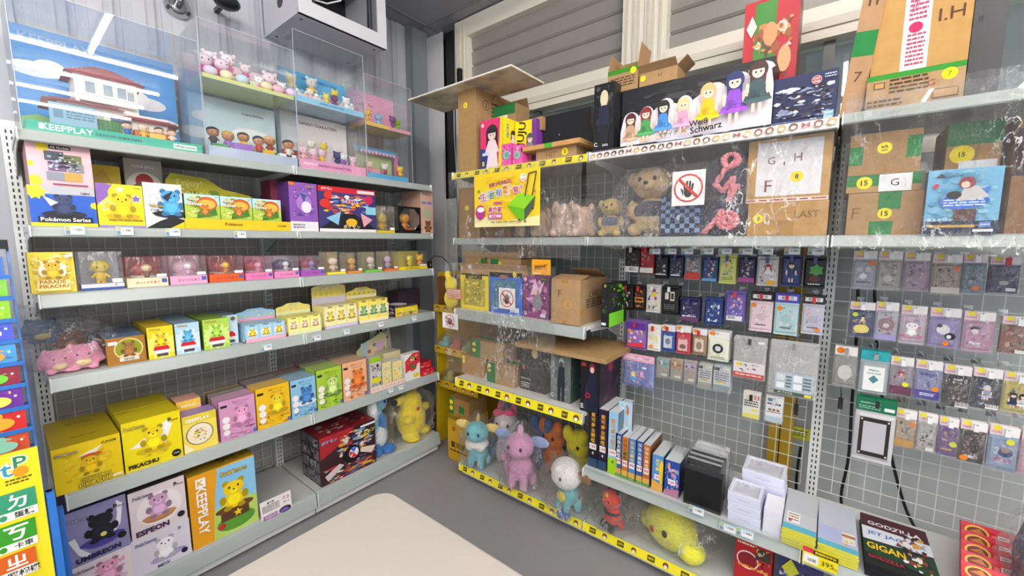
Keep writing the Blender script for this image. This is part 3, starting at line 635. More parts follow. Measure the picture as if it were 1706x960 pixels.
for i in range(14): b.sph((n_ * .96 * (i + .5) / 14, 0, .05), (.012, .008, .012), '#fff' if i % 2 else '#8fc4e8', 10, 7)
tag(b.build('display_step', 'toy', None, smx('L', s0 + .005, .12, zm + .03)), 'step edged with blue and white scallops in the tall top case', 'display stand')
for i, (x, h, dt, dz, c, a, hd, st, ds) in enumerate(((.03, .09, .11, .052, '#f0cf50', '#d8c8a0', '#f8e8a0', 3, 'cream figure on the scalloped step, left'), (.34, .1, .11, .052, '#f2c230', '#2a2a2c', '#e8e8e8', 3, 'black-eared figure on the scalloped step'), (.72, .07, .11, .052, '#f0c838', '#f6e060', '#f8dc40', 1, 'yellow figure on the scalloped step, right'), (.2, .06, .03, 0, '#f0b8c8', '#d8a050', '#f8e8d0', 3, 'pink and tan figure in front of the scallops'), (.45, .06, .03, 0, '#f2d038', '#f2d038', '#f6e070', 1, 'yellow figure in front of the scallops'), (.6, .07, .04, 0, '#7a2a6a', '#7a2a6a', '#7a2a6a', 0, 'plum figure in front of the scallops'), (.8, .075, .04, 0, '#f4f4f6', '#e8e8ec', '#fafafa', 3, 'white figure in front of the scallops'))):
    toy(smx('L', s0 + .02 + x * (n_ - .03), .04 + dt, zm + .03 + dz), h, ds + ', tall top case', c, hd, a, 'toy figure', None, st)
P3 = casepair(613, 688, 206, 122, .22, .03, ('clear case at the right end of the shelf with a blue awning inside', 'smallest clear case on top at the right end, Care Bears card inside'))
s0, s1, zm, zt = P3; s0 += .004; s1 -= .004; n_ = s1 - s0
plinth(s0, s1 - .03, .035, .18, Z1 + .002, .03, '#5ab4e0', '#f0c8dc', [], 'blue plinth under the awning scene')
b = MB(); b.box(0, n_ * .8, .05, .053, 0, .14, '#b8c890'); b.prism([(0, .14), (.0, .155), (.05, .18), (.06, .17), (.05, .14)], 'x', -.005, n_ * .82, '#5aaedc')
for i in range(10): b.sph((n_ * .8 * (i + .5) / 10, 0, .138), (.011, .006, .011), '#f0a8d0', 10, 6)
b.box(n_ * .8, n_ * .84, .0, .02, 0, .14, '#e880b8').box(.0, n_ * .5, 0, .03, 0, .04, '#f0b4cc')
tag(b.build('shop_scene', 'toy', None, smx('L', s0 + .005, .12, Z1 + .033)), 'toy shop front with a blue scalloped awning, lower case at the right end', 'toy scenery')
for i, (x, c, a, hd, ds) in enumerate(((.06, '#e88ab0', '#c05a30', '#f4d8c0', 'pink dressed figure'), (.4, '#9a3a50', '#3a2a2a', '#f4efe8', 'white-faced figure'), (.75, '#f0c020', '#3a2a20', '#f4d040', 'yellow and black striped figure'))):
    toy(smx('L', s0 + .015 + x * n_, .07, Z1 + .033), .075, ds + ' under the blue awning', c, hd, a, 'toy figure', None, 3)
plinth(s0, s1, .035, .18, zm + .001, .018, '#f4c858', '#e8d0b0', [('r', .5, 0, 1, 1, '#f0a8b8')], 'yellow and pink strip in the Care Bears case')
backdrop(s0, s1, .21, zm + .02, (zt - zm) * .8, '#eba8c8', [('T', 'Care', .3, .72, .2, '#e04a7a', .5, '#fff0f6'), ('T', 'Bears', .32, .45, .18, '#e04a7a', .5, '#fff0f6')], 'pink card printed Care Bears')
for i, (x, c, ds) in enumerate(((.0, '#f0b83a', 'orange bear figure'), (.3, '#8ec8e8', 'blue and white bear figure'), (.55, '#8a4a8a', 'purple bear figure'), (.72, '#8ccc2a', 'lime green bear figure'))):
    toy(smx('L', s0 + .02 + x * n_, .08 if i % 2 else .05, zm + .02), .075, ds + ' in front of the Care Bears card', c, c, hexd(c, 1.1), 'toy figure', None, 3)

# ---- second shelf
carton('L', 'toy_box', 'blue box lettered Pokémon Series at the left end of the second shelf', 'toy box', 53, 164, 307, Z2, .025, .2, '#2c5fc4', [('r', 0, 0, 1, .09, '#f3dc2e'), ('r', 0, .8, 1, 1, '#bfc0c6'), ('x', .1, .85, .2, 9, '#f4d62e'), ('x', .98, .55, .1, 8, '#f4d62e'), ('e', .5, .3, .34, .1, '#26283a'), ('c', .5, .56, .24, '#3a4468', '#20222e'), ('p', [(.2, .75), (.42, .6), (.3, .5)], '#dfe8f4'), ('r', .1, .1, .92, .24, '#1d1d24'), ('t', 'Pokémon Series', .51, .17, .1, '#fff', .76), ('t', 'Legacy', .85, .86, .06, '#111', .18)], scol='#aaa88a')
bx = [o for o in COL.objects if o.name == 'toy_box'][0]; dz = DIM['toy_box'][3]
carton('L', 'toy_box', 'pink box printed All Models, stacked on the blue one', 'toy box', 50, 157, 233, dz, .03, .19, '#eec3cd', [('r', .34, .87, .68, .96, '#1c1c20'), ('t', 'All Models', .51, .915, .055, '#fff', .3), ('x', .24, .9, .12, 8, '#f5dc32'), ('x', .08, .12, .14, 9, '#f5dc32'), ('e', .04, .5, .05, .06, '#f5dc32'), ('r', .26, .6, .56, .82, '#4a505e'), ('r', .3, .36, .58, .58, '#7a5f8a'), ('r', .26, .14, .54, .34, '#8f95a4'), ('r', .56, .56, .84, .76, '#6f7a4a'), ('r', .6, .36, .86, .56, '#8c8f94'), ('r', .54, .14, .82, .34, '#d8a050'), ('b', .28, .38, .84, .8, 26, '20242c 9fb4c4 4a3c5e d8d4dc', 3), ('r', .34, .04, .9, .07, '#8a3a4c')], scol='#9a5a68', rot=.0)
carton('L', 'toy_box', 'yellow and violet box lettered PIKACHU AND FRIEND', 'toy box', 166, 243, 304, Z2, .025, .18, '#f4dc1e', [('p', [(0, .5), (.25, .72), (.25, 1), (0, 1)], '#8a62b4'), ('p', [(0, .5), (.35, .98), (0, .98)], '#8a62b4'), ('r', 0, 0, 1, .05, '#9a86c4'), ('s', .22, .5, .16, '#fff'), ('s', .22, .5, .13, '#e8c81e'), ('s', .84, .68, .13, '#fff'), ('s', .84, .68, .1, '#8a62b4'), ('s', .5, .88, .1, '#f8e2c0'), ('c', .53, .52, .26, '#f0cf18', '#d9b010'), ('t', 'PIKACHU AND FRIEND', .58, .17, .07, '#3a2a10', .74), ('t', 'FUNISM', .87, .93, .04, '#3a2a10', .14)], scol='#b49a1c')
carton('L', 'toy_box', 'white dotted box with a light blue shape on a dark hill', 'toy box', 244, 308, 303, Z2, .025, .18, '#eceef0', [('b', .05, .4, .6, .95, 20, 'dadde2 d2d6dc', 2), ('p', [(0, 0), (1, 0), (1, .2), (.7, .27), (.35, .16)], '#1f2024'), ('p', [(.6, 0), (1, 0), (1, .16)], '#f0c818'), ('c', .68, .6, .28, '#4fa4de', '#23252c'), ('p', [(.45, .7), (.75, .85), (.6, .6)], '#2a2e3a')] + PK(.3, .5, .08, .34) + [('t', '噴火龍', .25, .4, .05, '#222', .26), ('t', '積木', .25, .33, .05, '#222', .2)], scol='#5a5c60')
tr = extent('L', 309, 485, 348, Z2, .02); wt = tr[1] - tr[0]
b = MB(); b.box(0, wt, 0, .003, 0, .045, '#f2c71d').box(0, wt, .003, .14, 0, .004, '#e0b81a')
Cv(b, (0, 0, 0), (wt, 0, 0), (0, 0, .045)).draw([('p', [(.2, .8), (.3, 1.15), (.4, .8)], '#f2c71d'), ('t', 'Pokémon', .42, .55, .55, '#5a3a14', .16), ('t', 'FUNISM', .9, .5, .32, '#3a2a10', .09)])
tag(b.build('display_tray', 'print', None, smx('L', tr[0], .02, Z2)), 'yellow display tray lettered Pokémon holding three green boxes', 'display tray')
ga = [('r', 0, .7, 1, 1, '#bfe4ee'), ('r', 0, 0, 1, .45, '#a8c84a'), ('b', 0, .3, 1, .98, 34, 'cfd85a 8fb83a e9e6a0 6f9a2e d8e07a', 5), ('e', .62, .74, .3, .2, '#cf5a1e'), ('e', .62, .72, .25, .14, '#f0b84a'), ('p', [(.3, .3), (.9, .42), (.86, .62), (.55, .45), (.35, .5)], '#3f7a24'), ('c', .55, .56, .14, '#c8803a', '#6a8a24'), ('T', 'Enjoy!', .26, .84, .1, '#fff', .4, '#a8884a'), ('T', 'Eevee', .28, .72, .1, '#fff', .4, '#a8884a')]
s0, s1, z1 = extent('L', 311, 370, 325, Z2 + .004, .026); g0 = carton('L', 'figure_box', 'green and blue box lettered Enjoy! Eevee, left of three alike in the yellow tray', 'toy box', 311, 369, 322, Z2 + .004, .026, .1, '#b8d24e', ga, group='Enjoy! Eevee boxes in the yellow tray', scol='#9ab040')
dw = DIM[g0.name][1] - DIM[g0.name][0] + .002
clone(g0, 'L', ds=dw + .001, label='green and blue box lettered Enjoy! Eevee, middle of three alike in the yellow tray'); clone(g0, 'L', ds=2 * dw + .002, label='green and blue box lettered Enjoy! Eevee, right of three alike in the yellow tray')
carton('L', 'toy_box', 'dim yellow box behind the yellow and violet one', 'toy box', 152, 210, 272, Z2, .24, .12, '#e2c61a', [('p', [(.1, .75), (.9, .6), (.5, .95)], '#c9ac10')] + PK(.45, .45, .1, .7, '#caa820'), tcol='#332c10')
carton('L', 'toy_box', 'grey box with a round red and white badge, standing at the back', 'toy box', 217, 279, 262, Z2, .24, .12, '#b3aeaa', [('o', .5, .62, .2, '#e8e4e0'), ('e', .5, .68, .24, .12, '#b82c3a'), ('t', 'POKÉ BALL', .5, .9, .06, '#f0ece8', .6), ('t', 'IWAKO MODEL', .5, .34, .06, '#f0ece8', .7)], scol='#96918d')
s0 = s_at('L', 283, .2, Z2); s1 = s_at('L', 455, .2, Z2); b = MB(); w = s1 - s0
pts = [(0, 0), (w, 0), (w, .12), (w * .75, .18), (w * .5, .2), (w * .35, .245), (.02, .255), (0, .22)]
b.prism(pts, 'y', 0, .003, '#b5ae1c'); Cv(b, (0, 0, 0), (w, 0, 0), (0, 0, .25)).draw([('b', 0, 0, .7, .8, 24, '8f9a24 6f8a20 a8a41c 55701a', 8), ('t', 'Enjoy!', .2, .85, .16, '#d8d26a', .3), ('t', 'Eevee', .24, .68, .16, '#d8d26a', .3)])
tag(b.build('display_header', 'print', None, smx('L', s0, .2, Z2)), 'large olive and green header card lettered Enjoy! Eevee behind the tray', 'display header')
carton('L', 'toy_box', 'dark red and purple box behind the purple one, under the top shelf', 'toy box', 455, 480, 299, Z2, .16, .12, '#7a2340', [('r', .5, 0, 1, 1, '#3f2758'), ('b', .5, .1, 1, .9, 12, '8a2a80 c03a70 40204a', 4)])
carton('L', 'toy_box', 'purple box with a big violet shape and a white lower band', 'toy box', 485, 531, 302, Z2, .022, .14, '#8a5ab4', [('r', 0, 0, 1, .2, '#eceaf2'), ('r', 0, .94, .2, 1, '#e8742a'), ('b', .05, .3, .95, .9, 24, '7a48a8 c3a0dc 5a3488 a47acc', 6), ('e', .5, .58, .28, .17, '#a87ad0'), ('e', .58, .5, .18, .12, '#f0e6f4'), ('p', [(.35, .8), (.6, .75), (.5, .6)], '#3a5a8c'), ('l', .08, .05, .5, .16, 2, '#8a8a96', 2)] + PK(.72, .93, .05, .3), scol='#643a8a', tcol='#8a5ab4')
carton('L', 'game_box', 'wide red-topped box printed BATTLE with red and yellow shapes', 'game box', 533, 627, 308, Z2, .022, .14, '#3a3a78', [('r', 0, .88, 1, 1, '#cf2438'), ('r', .66, .9, .98, .97, '#f4e8ea'), ('r', 0, 0, 1, .07, '#f0f0f0'), ('p', [(0, .07), (.4, .42), (.6, .42), (1, .07)], '#20202c'), ('b', .05, .4, .95, .85, 40, 'd8342c f0c82a 5a8ad0 efefef e0762c 4a3a8a', 11), ('e', .1, .62, .09, .1, '#d8342c'), ('e', .15, .8, .07, .09, '#d8342c'), ('e', .86, .76, .08, .1, '#cf2c5c'), ('r', .8, .42, .99, .6, '#8fd4e8'), ('p', [(.1, .3), (.35, .45), (.3, .15)], '#8cc4e4'), ('p', [(.7, .45), (.92, .3), (.75, .12)], '#e2a8b4'), ('t', 'BATTLE', .52, .7, .09, '#d8d4f4', .4), ('e', .53, .22, .1, .09, '#f0b82a'), ('t', 'ポケモン', .53, .12, .1, '#f2e2b0', .34), ('t', 'ポケモン', .13, .94, .06, '#fff', .2)], scol='#8a2030')
windowbox('L', 'toy_package', 'clear box with a yellow figure and a yellow base strip, second shelf', 628, 658, 342, Z2, .03, .1, '#e8c818', basef=.08, back='#b7a98e', toyargs=('#e8c030', '#f0d040', '#6a8a3a'), toylabel='yellow and green figure inside the clear box by the wide red-topped box')
r_ = windowbox('L', 'toy_package', 'black carton with an eight-sided window and an orange figure', 664, 701, 343, Z2, .03, .12, '#1c1a1e', basef=.1, back='#4a4e54', toyargs=('#d88a2c', '#e0a040', '#c05a20'), toylabel='orange figure behind the eight-sided window', sides='acrylic')
s0, s1, z1 = extent('L', 664, 701, 343, Z2, .029); w = s1 - s0; h = z1 - Z2; b = MB()
o_ = [(.3, .12), (.7, .12), (.95, .38), (.95, .68), (.72, .92), (.28, .92), (.05, .68), (.05, .38)]; q_ = [(0, 0), (1, 0), (1, .38), (1, .68), (1, 1), (0, 1), (0, .68), (0, .38)]
for i in range(8):
    j = (i + 1) % 8; P_ = [(o_[i][0] * w, -.002, o_[i][1] * h), (q_[i][0] * w, -.002, q_[i][1] * h), (q_[j][0] * w, -.002, q_[j][1] * h), (o_[j][0] * w, -.002, o_[j][1] * h)]
    b._add(P_ + [(p[0], 0, p[2]) for p in P_], [(0, 1, 2, 3), (7, 6, 5, 4), (0, 3, 7, 4), (1, 0, 4, 5)], '#1c1a1e')
b.box(w * .3, w * .7, .02, .08, h * .1, h * .2, '#d8662a'); f_ = b.build('window_frame', 'print', r_)
carton('L', 'toy_box', 'tall pale pink box at the right end of the second shelf with a brown animal', 'toy box', 702, 722, 318, Z2, .03, .2, '#dcb4a0', [('t', 'Pokémon', .5, .93, .05, '#5a3a34', .8), ('r', .1, .7, .45, .76, '#7a88c4'), ('r', .55, .7, .9, .76, '#9a7ac0'), ('r', .25, .38, .8, .6, '#b8c4a8'), ('c', .55, .18, .13, '#8a5a34', '#e6cfa8')], scol='#caa08e')
# ---- third shelf
carton('L', 'toy_box', 'yellow patterned box lettered PARADE PIKACHU', 'toy box', 53, 129, 421, Z3, .03, .09, '#f2dc4e', [('b', .03, .05, .97, .97, 60, 'f8eaa0 e8c83a f4e27a d9b93a fff4c8', 9), ('e', .5, .55, .31, .25, '#fbf5d8'), ('c', .5, .58, .21, '#e0b638', '#d8ae38'), ('r', .14, .06, .86, .33, '#f6e894'), ('t', 'PARADE', .48, .28, .085, '#b0553a', .58), ('t', 'PIKACHU', .5, .17, .09, '#b0553a', .64), ('r', .8, .88, .97, .97, '#f2f2f2'), ('t', 'POKÉMON', .8, .95, .03, '#333', .2)], scol='#8a7a1c')
windowbox('L', 'toy_package', 'clear-fronted grey box with a yellow figure, beside PARADE PIKACHU', 137, 208, 420, Z3, .03, .1, '#d9dce8', [('r', 0, 0, 1, .4, '#3f5a9a'), ('t', '3', .8, .75, .4, '#d8342c')], .16, '#b8bcc8', ('#f0cc28', '#f4d838', '#e8c020'), 'yellow figure in the grey clear-fronted box')
wb = [(213, 281, 429, '#efe0be', '#a33a3c', '#8a5a3a', '#e0c8a0', 'cream', 'brown', '#b01e34'), (285, 346, 427, '#e6a8cc', '#d0a0b8', '#e8c0dc', '#f3e2ee', 'pink', 'pale pink', '#e8bcd4'), (350, 407, 427, '#d85a24', '#9a2630', '#e08a2c', '#f0c040', 'orange', 'orange', '#a81e30'), (410, 455, 428, '#e87ab4', '#c05a80', '#f094b8', '#f0a8c8', 'rose', 'pink', '#c01e40'), (458, 499, 427, '#e88ac0', '#b8a0b8', '#ece6ee', '#f4f0f4', 'light pink', 'white', '#3a2a70'), (502, 541, 427, '#a05ab8', '#8a4a70', '#9a80cc', '#a890d8', 'purple', 'lilac', '#b02050')]
for i, (a, c, y, bc, bk, fb, fh, n1, n2, ball) in enumerate(wb):
    windowbox('L', 'toy_package', 'clear box, %s base strip and %s figure, %s' % (n1, n2, ('next to the grey clear-fronted box', 'under its own plastic wrap', 'with an orange strip', 'left of the white-figure box', 'between rose and purple strips', 'last of the capsule boxes')[i]), a, c, y, Z3, .03, .11, bc, [('t', 'びっくらたまご', .5, .5, .4, '#a0283a', .6), ('r', .84, .4, .97, .85, '#4a5fb0')], .3, bk, (fb, fh, hexd(fb, .85)), '%s figure in front of a round capsule over the %s strip' % (n2, n1), ball=ball)
wc = [(546, 576, 420, '#f0e04a', 'yellow', '#e8d0c0'), (580, 604, 421, '#e8923a', 'orange', '#caa060'), (610, 637, 420, '#7ac850', 'green', '#d8c8c0'), (641, 663, 419, '#e8743a', 'red-orange', '#c8b0d0')]
for i, (a, c, y, bc, n1, fb) in enumerate(wc):
    windowbox('L', 'toy_package', 'small clear box with a thin %s strip, %s' % (n1, ('first of the small boxes at the right', 'second small box', 'under the far bay, third small box', 'next to the yellow-strip wide box')[i]), a, c, y, Z3, .03, .09, bc, None, .1, '#b5a78c', (fb, hexd(fb, 1.1), hexd(fb, .8)), 'pale figure inside the small box with a %s strip' % n1, sides='acrylic')
windowbox('L', 'toy_package', 'wide clear box with a yellow strip and two figures at the right end, third shelf', 666, 712, 419, Z3, .03, .1, '#f4e020', [('t', 'FUN DREAM GARDEN', .45, .5, .5, '#222', .7)], .14, '#c8b868', ('#f0d030', '#f4e060', '#e8b830'), 'yellow figure in the wide box at the right end', sides='acrylic')
s_ = s_at('L', 703, .05, Z3); toy(smx('L', s_ - .01, .06, Z3 + .012), .09, 'orange-pink figure in the wide box at the right end', '#f0a060', '#f4c050', '#e88a70', style=3)
# ---- fourth shelf
def chub(side, x, yb, zs, t, h, c1, c2, label, rz=0):
    s = s_at(side, x, t, zs); k = h
    return plush(smx(side, s, t, zs) @ Matrix.Rotation(rz, 4, 'Z'), label, [('body', c1, [(0, 0, k * .42, k * .5, k * .4, k * .42), (-k * .42, -k * .1, k * .3, k * .13, k * .13, k * .1), (k * .42, -k * .1, k * .3, k * .13, k * .13, k * .1), (-k * .22, -k * .25, k * .08, k * .15, k * .18, k * .08), (k * .22, -k * .25, k * .08, k * .15, k * .18, k * .08), (-k * .3, 0, k * .78, k * .1, k * .08, k * .12), (k * .3, 0, k * .78, k * .1, k * .08, k * .12)], True),
        ('belly', c2, [(0, -k * .33, k * .28, k * .2, k * .12, k * .12)], True), ('eye', '#1c1a1c', [(-k * .14, -k * .37, k * .55, k * .022, k * .015, k * .03)], False), ('eye', '#1c1a1c', [(k * .14, -k * .37, k * .55, k * .022, k * .015, k * .03)], False)])
chub('L', 98, 630, Z4, .08, .105, '#e9a0bc', '#f4d9a8', 'left pink round plush toy in clear wrap at the left end of the fourth shelf', .1)
chub('L', 142, 620, Z4, .08, .115, '#ec9fbd', '#f4d9a8', 'right pink round plush toy in clear wrap beside the gold box', -.1)
chub('L', 72, 560, Z4 + .1, .2, .11, '#3f6288', '#c4bd70', 'dark blue plush toy with a cream belly piled behind the pink ones')
chub('L', 118, 560, Z4 + .06, .2, .09, '#8a5a44', '#c8906a', 'brown plush toy behind the pink ones')
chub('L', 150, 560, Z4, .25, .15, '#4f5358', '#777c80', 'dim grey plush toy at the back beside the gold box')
bag(smx('L', s_at('L', 108, .1, Z4), .13, Z4), .31, .24, .2, 'crinkled clear wrap around the two pink plush toys', 3, neck=False)
bag(smx('L', s_at('L', 90, .1, Z4 + .08), .2, Z4 + .08), .26, .2, .17, 'crinkled clear wrap around the dark blue plush toy', 5, neck=False)
cap = [('e', .5, .26, .32, .15, '#f0f0f2'), ('p', [(.18, .26), (.82, .26), (.78, .36), (.62, .44), (.38, .44), (.22, .36)], '#d2202c'), ('r', .3, .06, .74, .15, '#4a4a4e')]
def row(side, name, labels, n, dt, cat, **k):
    o = carton(side, name, labels[0], cat, **k)
    for i in range(1, n): clone(o, side, dt=dt * i, label=labels[1].replace('#', ('', 'second', 'third', 'fourth', 'fifth')[i]))
    return o
row('L', 'toy_box', ('gold-brown box with a round yellow-green disc, beside the pink plush toys', '# gold-brown box, standing behind the front gold-brown one'), 3, .085, 'toy box', xl=180, xr=245, yt=566, zs=Z4, t=.025, d=.08, col='#a8742c', art=[('o', .56, .55, .4, '#e6d48a'), ('o', .56, .55, .36, '#8f9a20'), ('c', .56, .56, .26, '#9a6a3a', '#e4cfa0'), ('r', .3, .12, .8, .24, '#e8e4dc'), ('t', 'EEVEE', .55, .18, .08, '#5a3a20', .4), ('r', .05, .75, .28, .88, '#eee'), ('t', 'FUNISM', .18, .93, .05, '#e86a2a', .24)], tcol='#5a7aa0', scol='#7a5420')
cc = (('yellow', 249, 292, 547, '#f2d81c', '#f8ea70', '#d8ba18', '#f0cc20'), ('light blue', 295, 335, 541, '#b9dcf0', '#d4ecf8', '#8aa8c0', '#5ab0e0'), ('green', 341, 384, 534, '#b0d84e', '#d2ec8a', '#84a838', '#a8d850'))
for nm, a, c, y, col, c2, tc_, fg in cc:
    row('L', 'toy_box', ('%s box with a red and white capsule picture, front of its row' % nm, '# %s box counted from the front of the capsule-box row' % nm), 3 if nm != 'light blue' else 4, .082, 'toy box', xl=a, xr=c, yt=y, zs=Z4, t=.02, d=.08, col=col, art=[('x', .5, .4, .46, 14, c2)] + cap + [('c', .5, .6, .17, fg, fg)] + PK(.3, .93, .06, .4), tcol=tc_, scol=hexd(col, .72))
row('L', 'toy_box', ('light blue capsule-picture box set back right of the green box', '# light blue box of the set-back stack right of the green boxes'), 3, .082, 'toy box', xl=374, xr=398, yt=527, zs=Z4, t=.06, d=.08, col='#b9dcf0', art=[('x', .5, .4, .46, 14, '#d4ecf8')] + cap + [('o', .7, .88, .07, '#7a5a2a')], tcol='#7f95a6', scol='#8aa8c0')
def traybox(xl, xr, ybox, yhead, name, col, col2, header, n, fc, zs=Z4, t=.015, lettering='HUG BOX', d=.13):
    s0, s1, zb = extent('L', xl, xr, ybox, zs, t); w = s1 - s0; zh = z_at('L', s0, t + d, yhead) - zs; h = zb - zs
    r = empty('display_tray', smx('L', s0, t, zs))
    b = MB(); b.box(0, w, 0, .003, 0, .018, col2).box(0, w, .003, d, 0, .003, col).box(0, .003, 0, d, 0, h * .8, col).box(w - .003, w, 0, d, 0, h * .8, col2).build('tray', 'print', r)
    b = MB(); zh = max(zh, h + .03); pts = [(0, 0), (w, 0), (w, zh * .86), (w * .92, zh * .9), (w * .8, zh * .92), (w * .68, zh), (w * .32, zh), (w * .2, zh * .92), (w * .08, zh * .9), (0, zh * .86)]
    b.prism(pts, 'y', d, d + .003, header); hh = zh - h; Cv(b, (0, d, h), (w, 0, 0), (0, 0, hh)).draw([('r', 0, .0, 1, .3, col2), ('T', lettering, .5, .75, .2, '#fff', .5, hexd(header, .62))] + [('o', .1 + .16 * i, .45, .09, fc) for i in range(6)])
    b.build('header_card', 'print', r); tag(r, 'display tray with a %s header card, %s' % (name, lettering), 'display tray')
    bw = (w - .008) / n
    for i in range(n):
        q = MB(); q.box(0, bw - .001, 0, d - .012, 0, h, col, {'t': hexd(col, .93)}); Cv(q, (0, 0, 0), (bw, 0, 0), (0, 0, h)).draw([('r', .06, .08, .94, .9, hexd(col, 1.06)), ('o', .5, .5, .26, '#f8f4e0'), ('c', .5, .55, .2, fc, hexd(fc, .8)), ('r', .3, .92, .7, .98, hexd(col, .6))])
        tag(q.build('blind_box', 'print', None, smx('L', s0 + .004 + i * bw, t + .004, zs + .0035)), '%s small box, %s of the %d in the tray with the %s header' % (name, ('leftmost', 'middle', 'rightmost')[i], n, name), 'toy box', 'small boxes in the %s tray' % name)
traybox(409, 478, 545, 518, 'sky blue', '#a8d4ec', '#f0b8cc', '#9cccf0', 3, '#f0cc30')
traybox(480, 537, 532, 508, 'pale green-yellow', '#f3eb86', '#e8ecc0', '#eee27a', 3, '#e8c8a0', lettering='BABY')
traybox(541, 597, 513, 471, 'cream yellow', '#f1e9a2', '#d8d0e8', '#eee08a', 3, '#e8d050', lettering='おやすみ')
traybox(598, 648, 503, 481, 'warm yellow', '#f0e06a', '#f8eec8', '#f0dc6a', 3, '#8fb870', lettering='BABY')
dk = carton('L', 'toy_box', 'navy and yellow box with a white oval on its lid, fourth shelf', 'toy box', 659, 696, 512, Z4, .02, .2, '#f0d31c', [('b', .02, .02, .98, .4, 26, '2a2060 e04a3a f0f0f0 4a7ad0 2f8a4a', 13), ('e', .5, .58, .32, .18, '#f7e86a'), ('t', 'Eevee & friends', .5, .6, .12, '#c05a20', .55), ('r', 0, .92, 1, 1, '#241f5c')], tcol='#262a58', scol='#2a2460', tart=[('e', .5, .5, .34, .34, '#efe8dc'), ('b', .02, .02, .98, .2, 8, 'f0d31c d8d8e8', 5)], lart=[('b', .02, .05, .98, .95, 30, '2a2460 f0f0e8 4a4a9a e8c820', 17)])
carton('L', 'storage_box', 'dull purple box lying behind the navy and yellow one', 'box', 664, 700, 486, Z4, .26, .12, '#4a3848')
for i, (x, y) in enumerate(((125, 384), (208, 385), (288, 387), (400, 391))): pricetag('L', x, y, label='blue price tag under the second shelf goods, number %s from the left' % ('one', 'two', 'three', 'four')[i])
for i, (x, y) in enumerate(((444, 579), (527, 563), (576, 553), (633, 541), (689, 531))): pricetag('L', x, y, label='blue price tag on the fourth shelf rail, number %s from the left' % ('one', 'two', 'three', 'four', 'five')[i])
for i, (x, y) in enumerate(((650, 651), (667, 646))): pricetag('L', x, y, t=-.05, label='blue price tag on the fifth shelf rail, the %s of two' % ('left', 'right')[i])
# ---- fifth shelf
T5 = -.015
yel = lambda: '#efd313'
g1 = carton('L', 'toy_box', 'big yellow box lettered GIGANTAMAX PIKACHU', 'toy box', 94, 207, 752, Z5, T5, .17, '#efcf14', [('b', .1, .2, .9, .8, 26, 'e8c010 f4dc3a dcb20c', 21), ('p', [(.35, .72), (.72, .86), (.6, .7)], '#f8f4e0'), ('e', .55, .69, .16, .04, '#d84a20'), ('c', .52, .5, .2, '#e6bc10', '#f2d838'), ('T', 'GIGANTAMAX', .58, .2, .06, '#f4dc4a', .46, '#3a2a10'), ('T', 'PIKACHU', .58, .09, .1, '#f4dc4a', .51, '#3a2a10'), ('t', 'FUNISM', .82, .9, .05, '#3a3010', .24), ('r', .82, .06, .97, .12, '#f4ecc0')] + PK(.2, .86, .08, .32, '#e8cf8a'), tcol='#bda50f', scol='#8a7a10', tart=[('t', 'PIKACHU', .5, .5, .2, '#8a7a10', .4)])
clone(g1, 'L', dt=.172, ds=-.0, label='big yellow box directly behind the GIGANTAMAX one')
g2 = carton('L', 'toy_box', 'big yellow box lettered PIKACHU with a white slash', 'toy box', 210, 306, 708, Z5, T5, .16, '#f3e012', [('p', [(.1, .45), (.75, .86), (.85, .76), (.7, .4)], '#fbfaf0'), ('b', .25, .2, .8, .45, 22, 'd8b418 c8a020 f0dc50', 23), ('c', .5, .58, .24, '#f2d516', '#d9b41a'), ('t', 'PIKACHU', .3, .1, .1, '#33240e', .5, .05), ('o', .87, .12, .075, '#1f1a14'), ('t', 'FUNISM', .87, .12, .03, '#fff', .1), ('t', 'P', .8, .86, .08, '#111', .06), ('t', 'Friends', .88, .84, .04, '#111', .14)] + PK(.2, .88, .08, .34), tcol='#cdbb10', scol='#a89a10')
clone(g2, 'L', dt=.162, label='big yellow box behind the one lettered PIKACHU')
g3 = carton('L', 'toy_box', 'violet-topped box printed KEEPPLAY with a round yellow meal picture', 'toy box', 308, 364, 697, Z5, T5, .09, '#f4df5a', [('r', 0, .78, 1, 1, '#e6cd3c'), ('t', 'KEEPPLAY', .45, .86, .09, '#fff', .7), ('o', .48, .45, .3, '#5a3a34'), ('o', .48, .45, .28, '#f6ead0'), ('b', .25, .25, .72, .62, 18, 'f0cc20 4a7a34 e08a30 f4e4b0 7a5a2a', 3), ('p', [(0, 0), (.3, .05), (0, .3)], '#fbf0b8')], tcol='#9a84b8', scol='#c9b030')
carton('L', 'toy_box', 'yellow-orange KEEPPLAY box standing behind the violet-topped one', 'toy box', 300, 340, 672, Z5, .09, .1, '#f0c84a', [('t', 'KEEPPLAY', .5, .88, .07, '#fff', .6), ('p', [(0, .5), (1, .9), (1, .7), (0, .3)], '#f4b8a8')], tcol='#e8b0a0', scol='#d8a830')
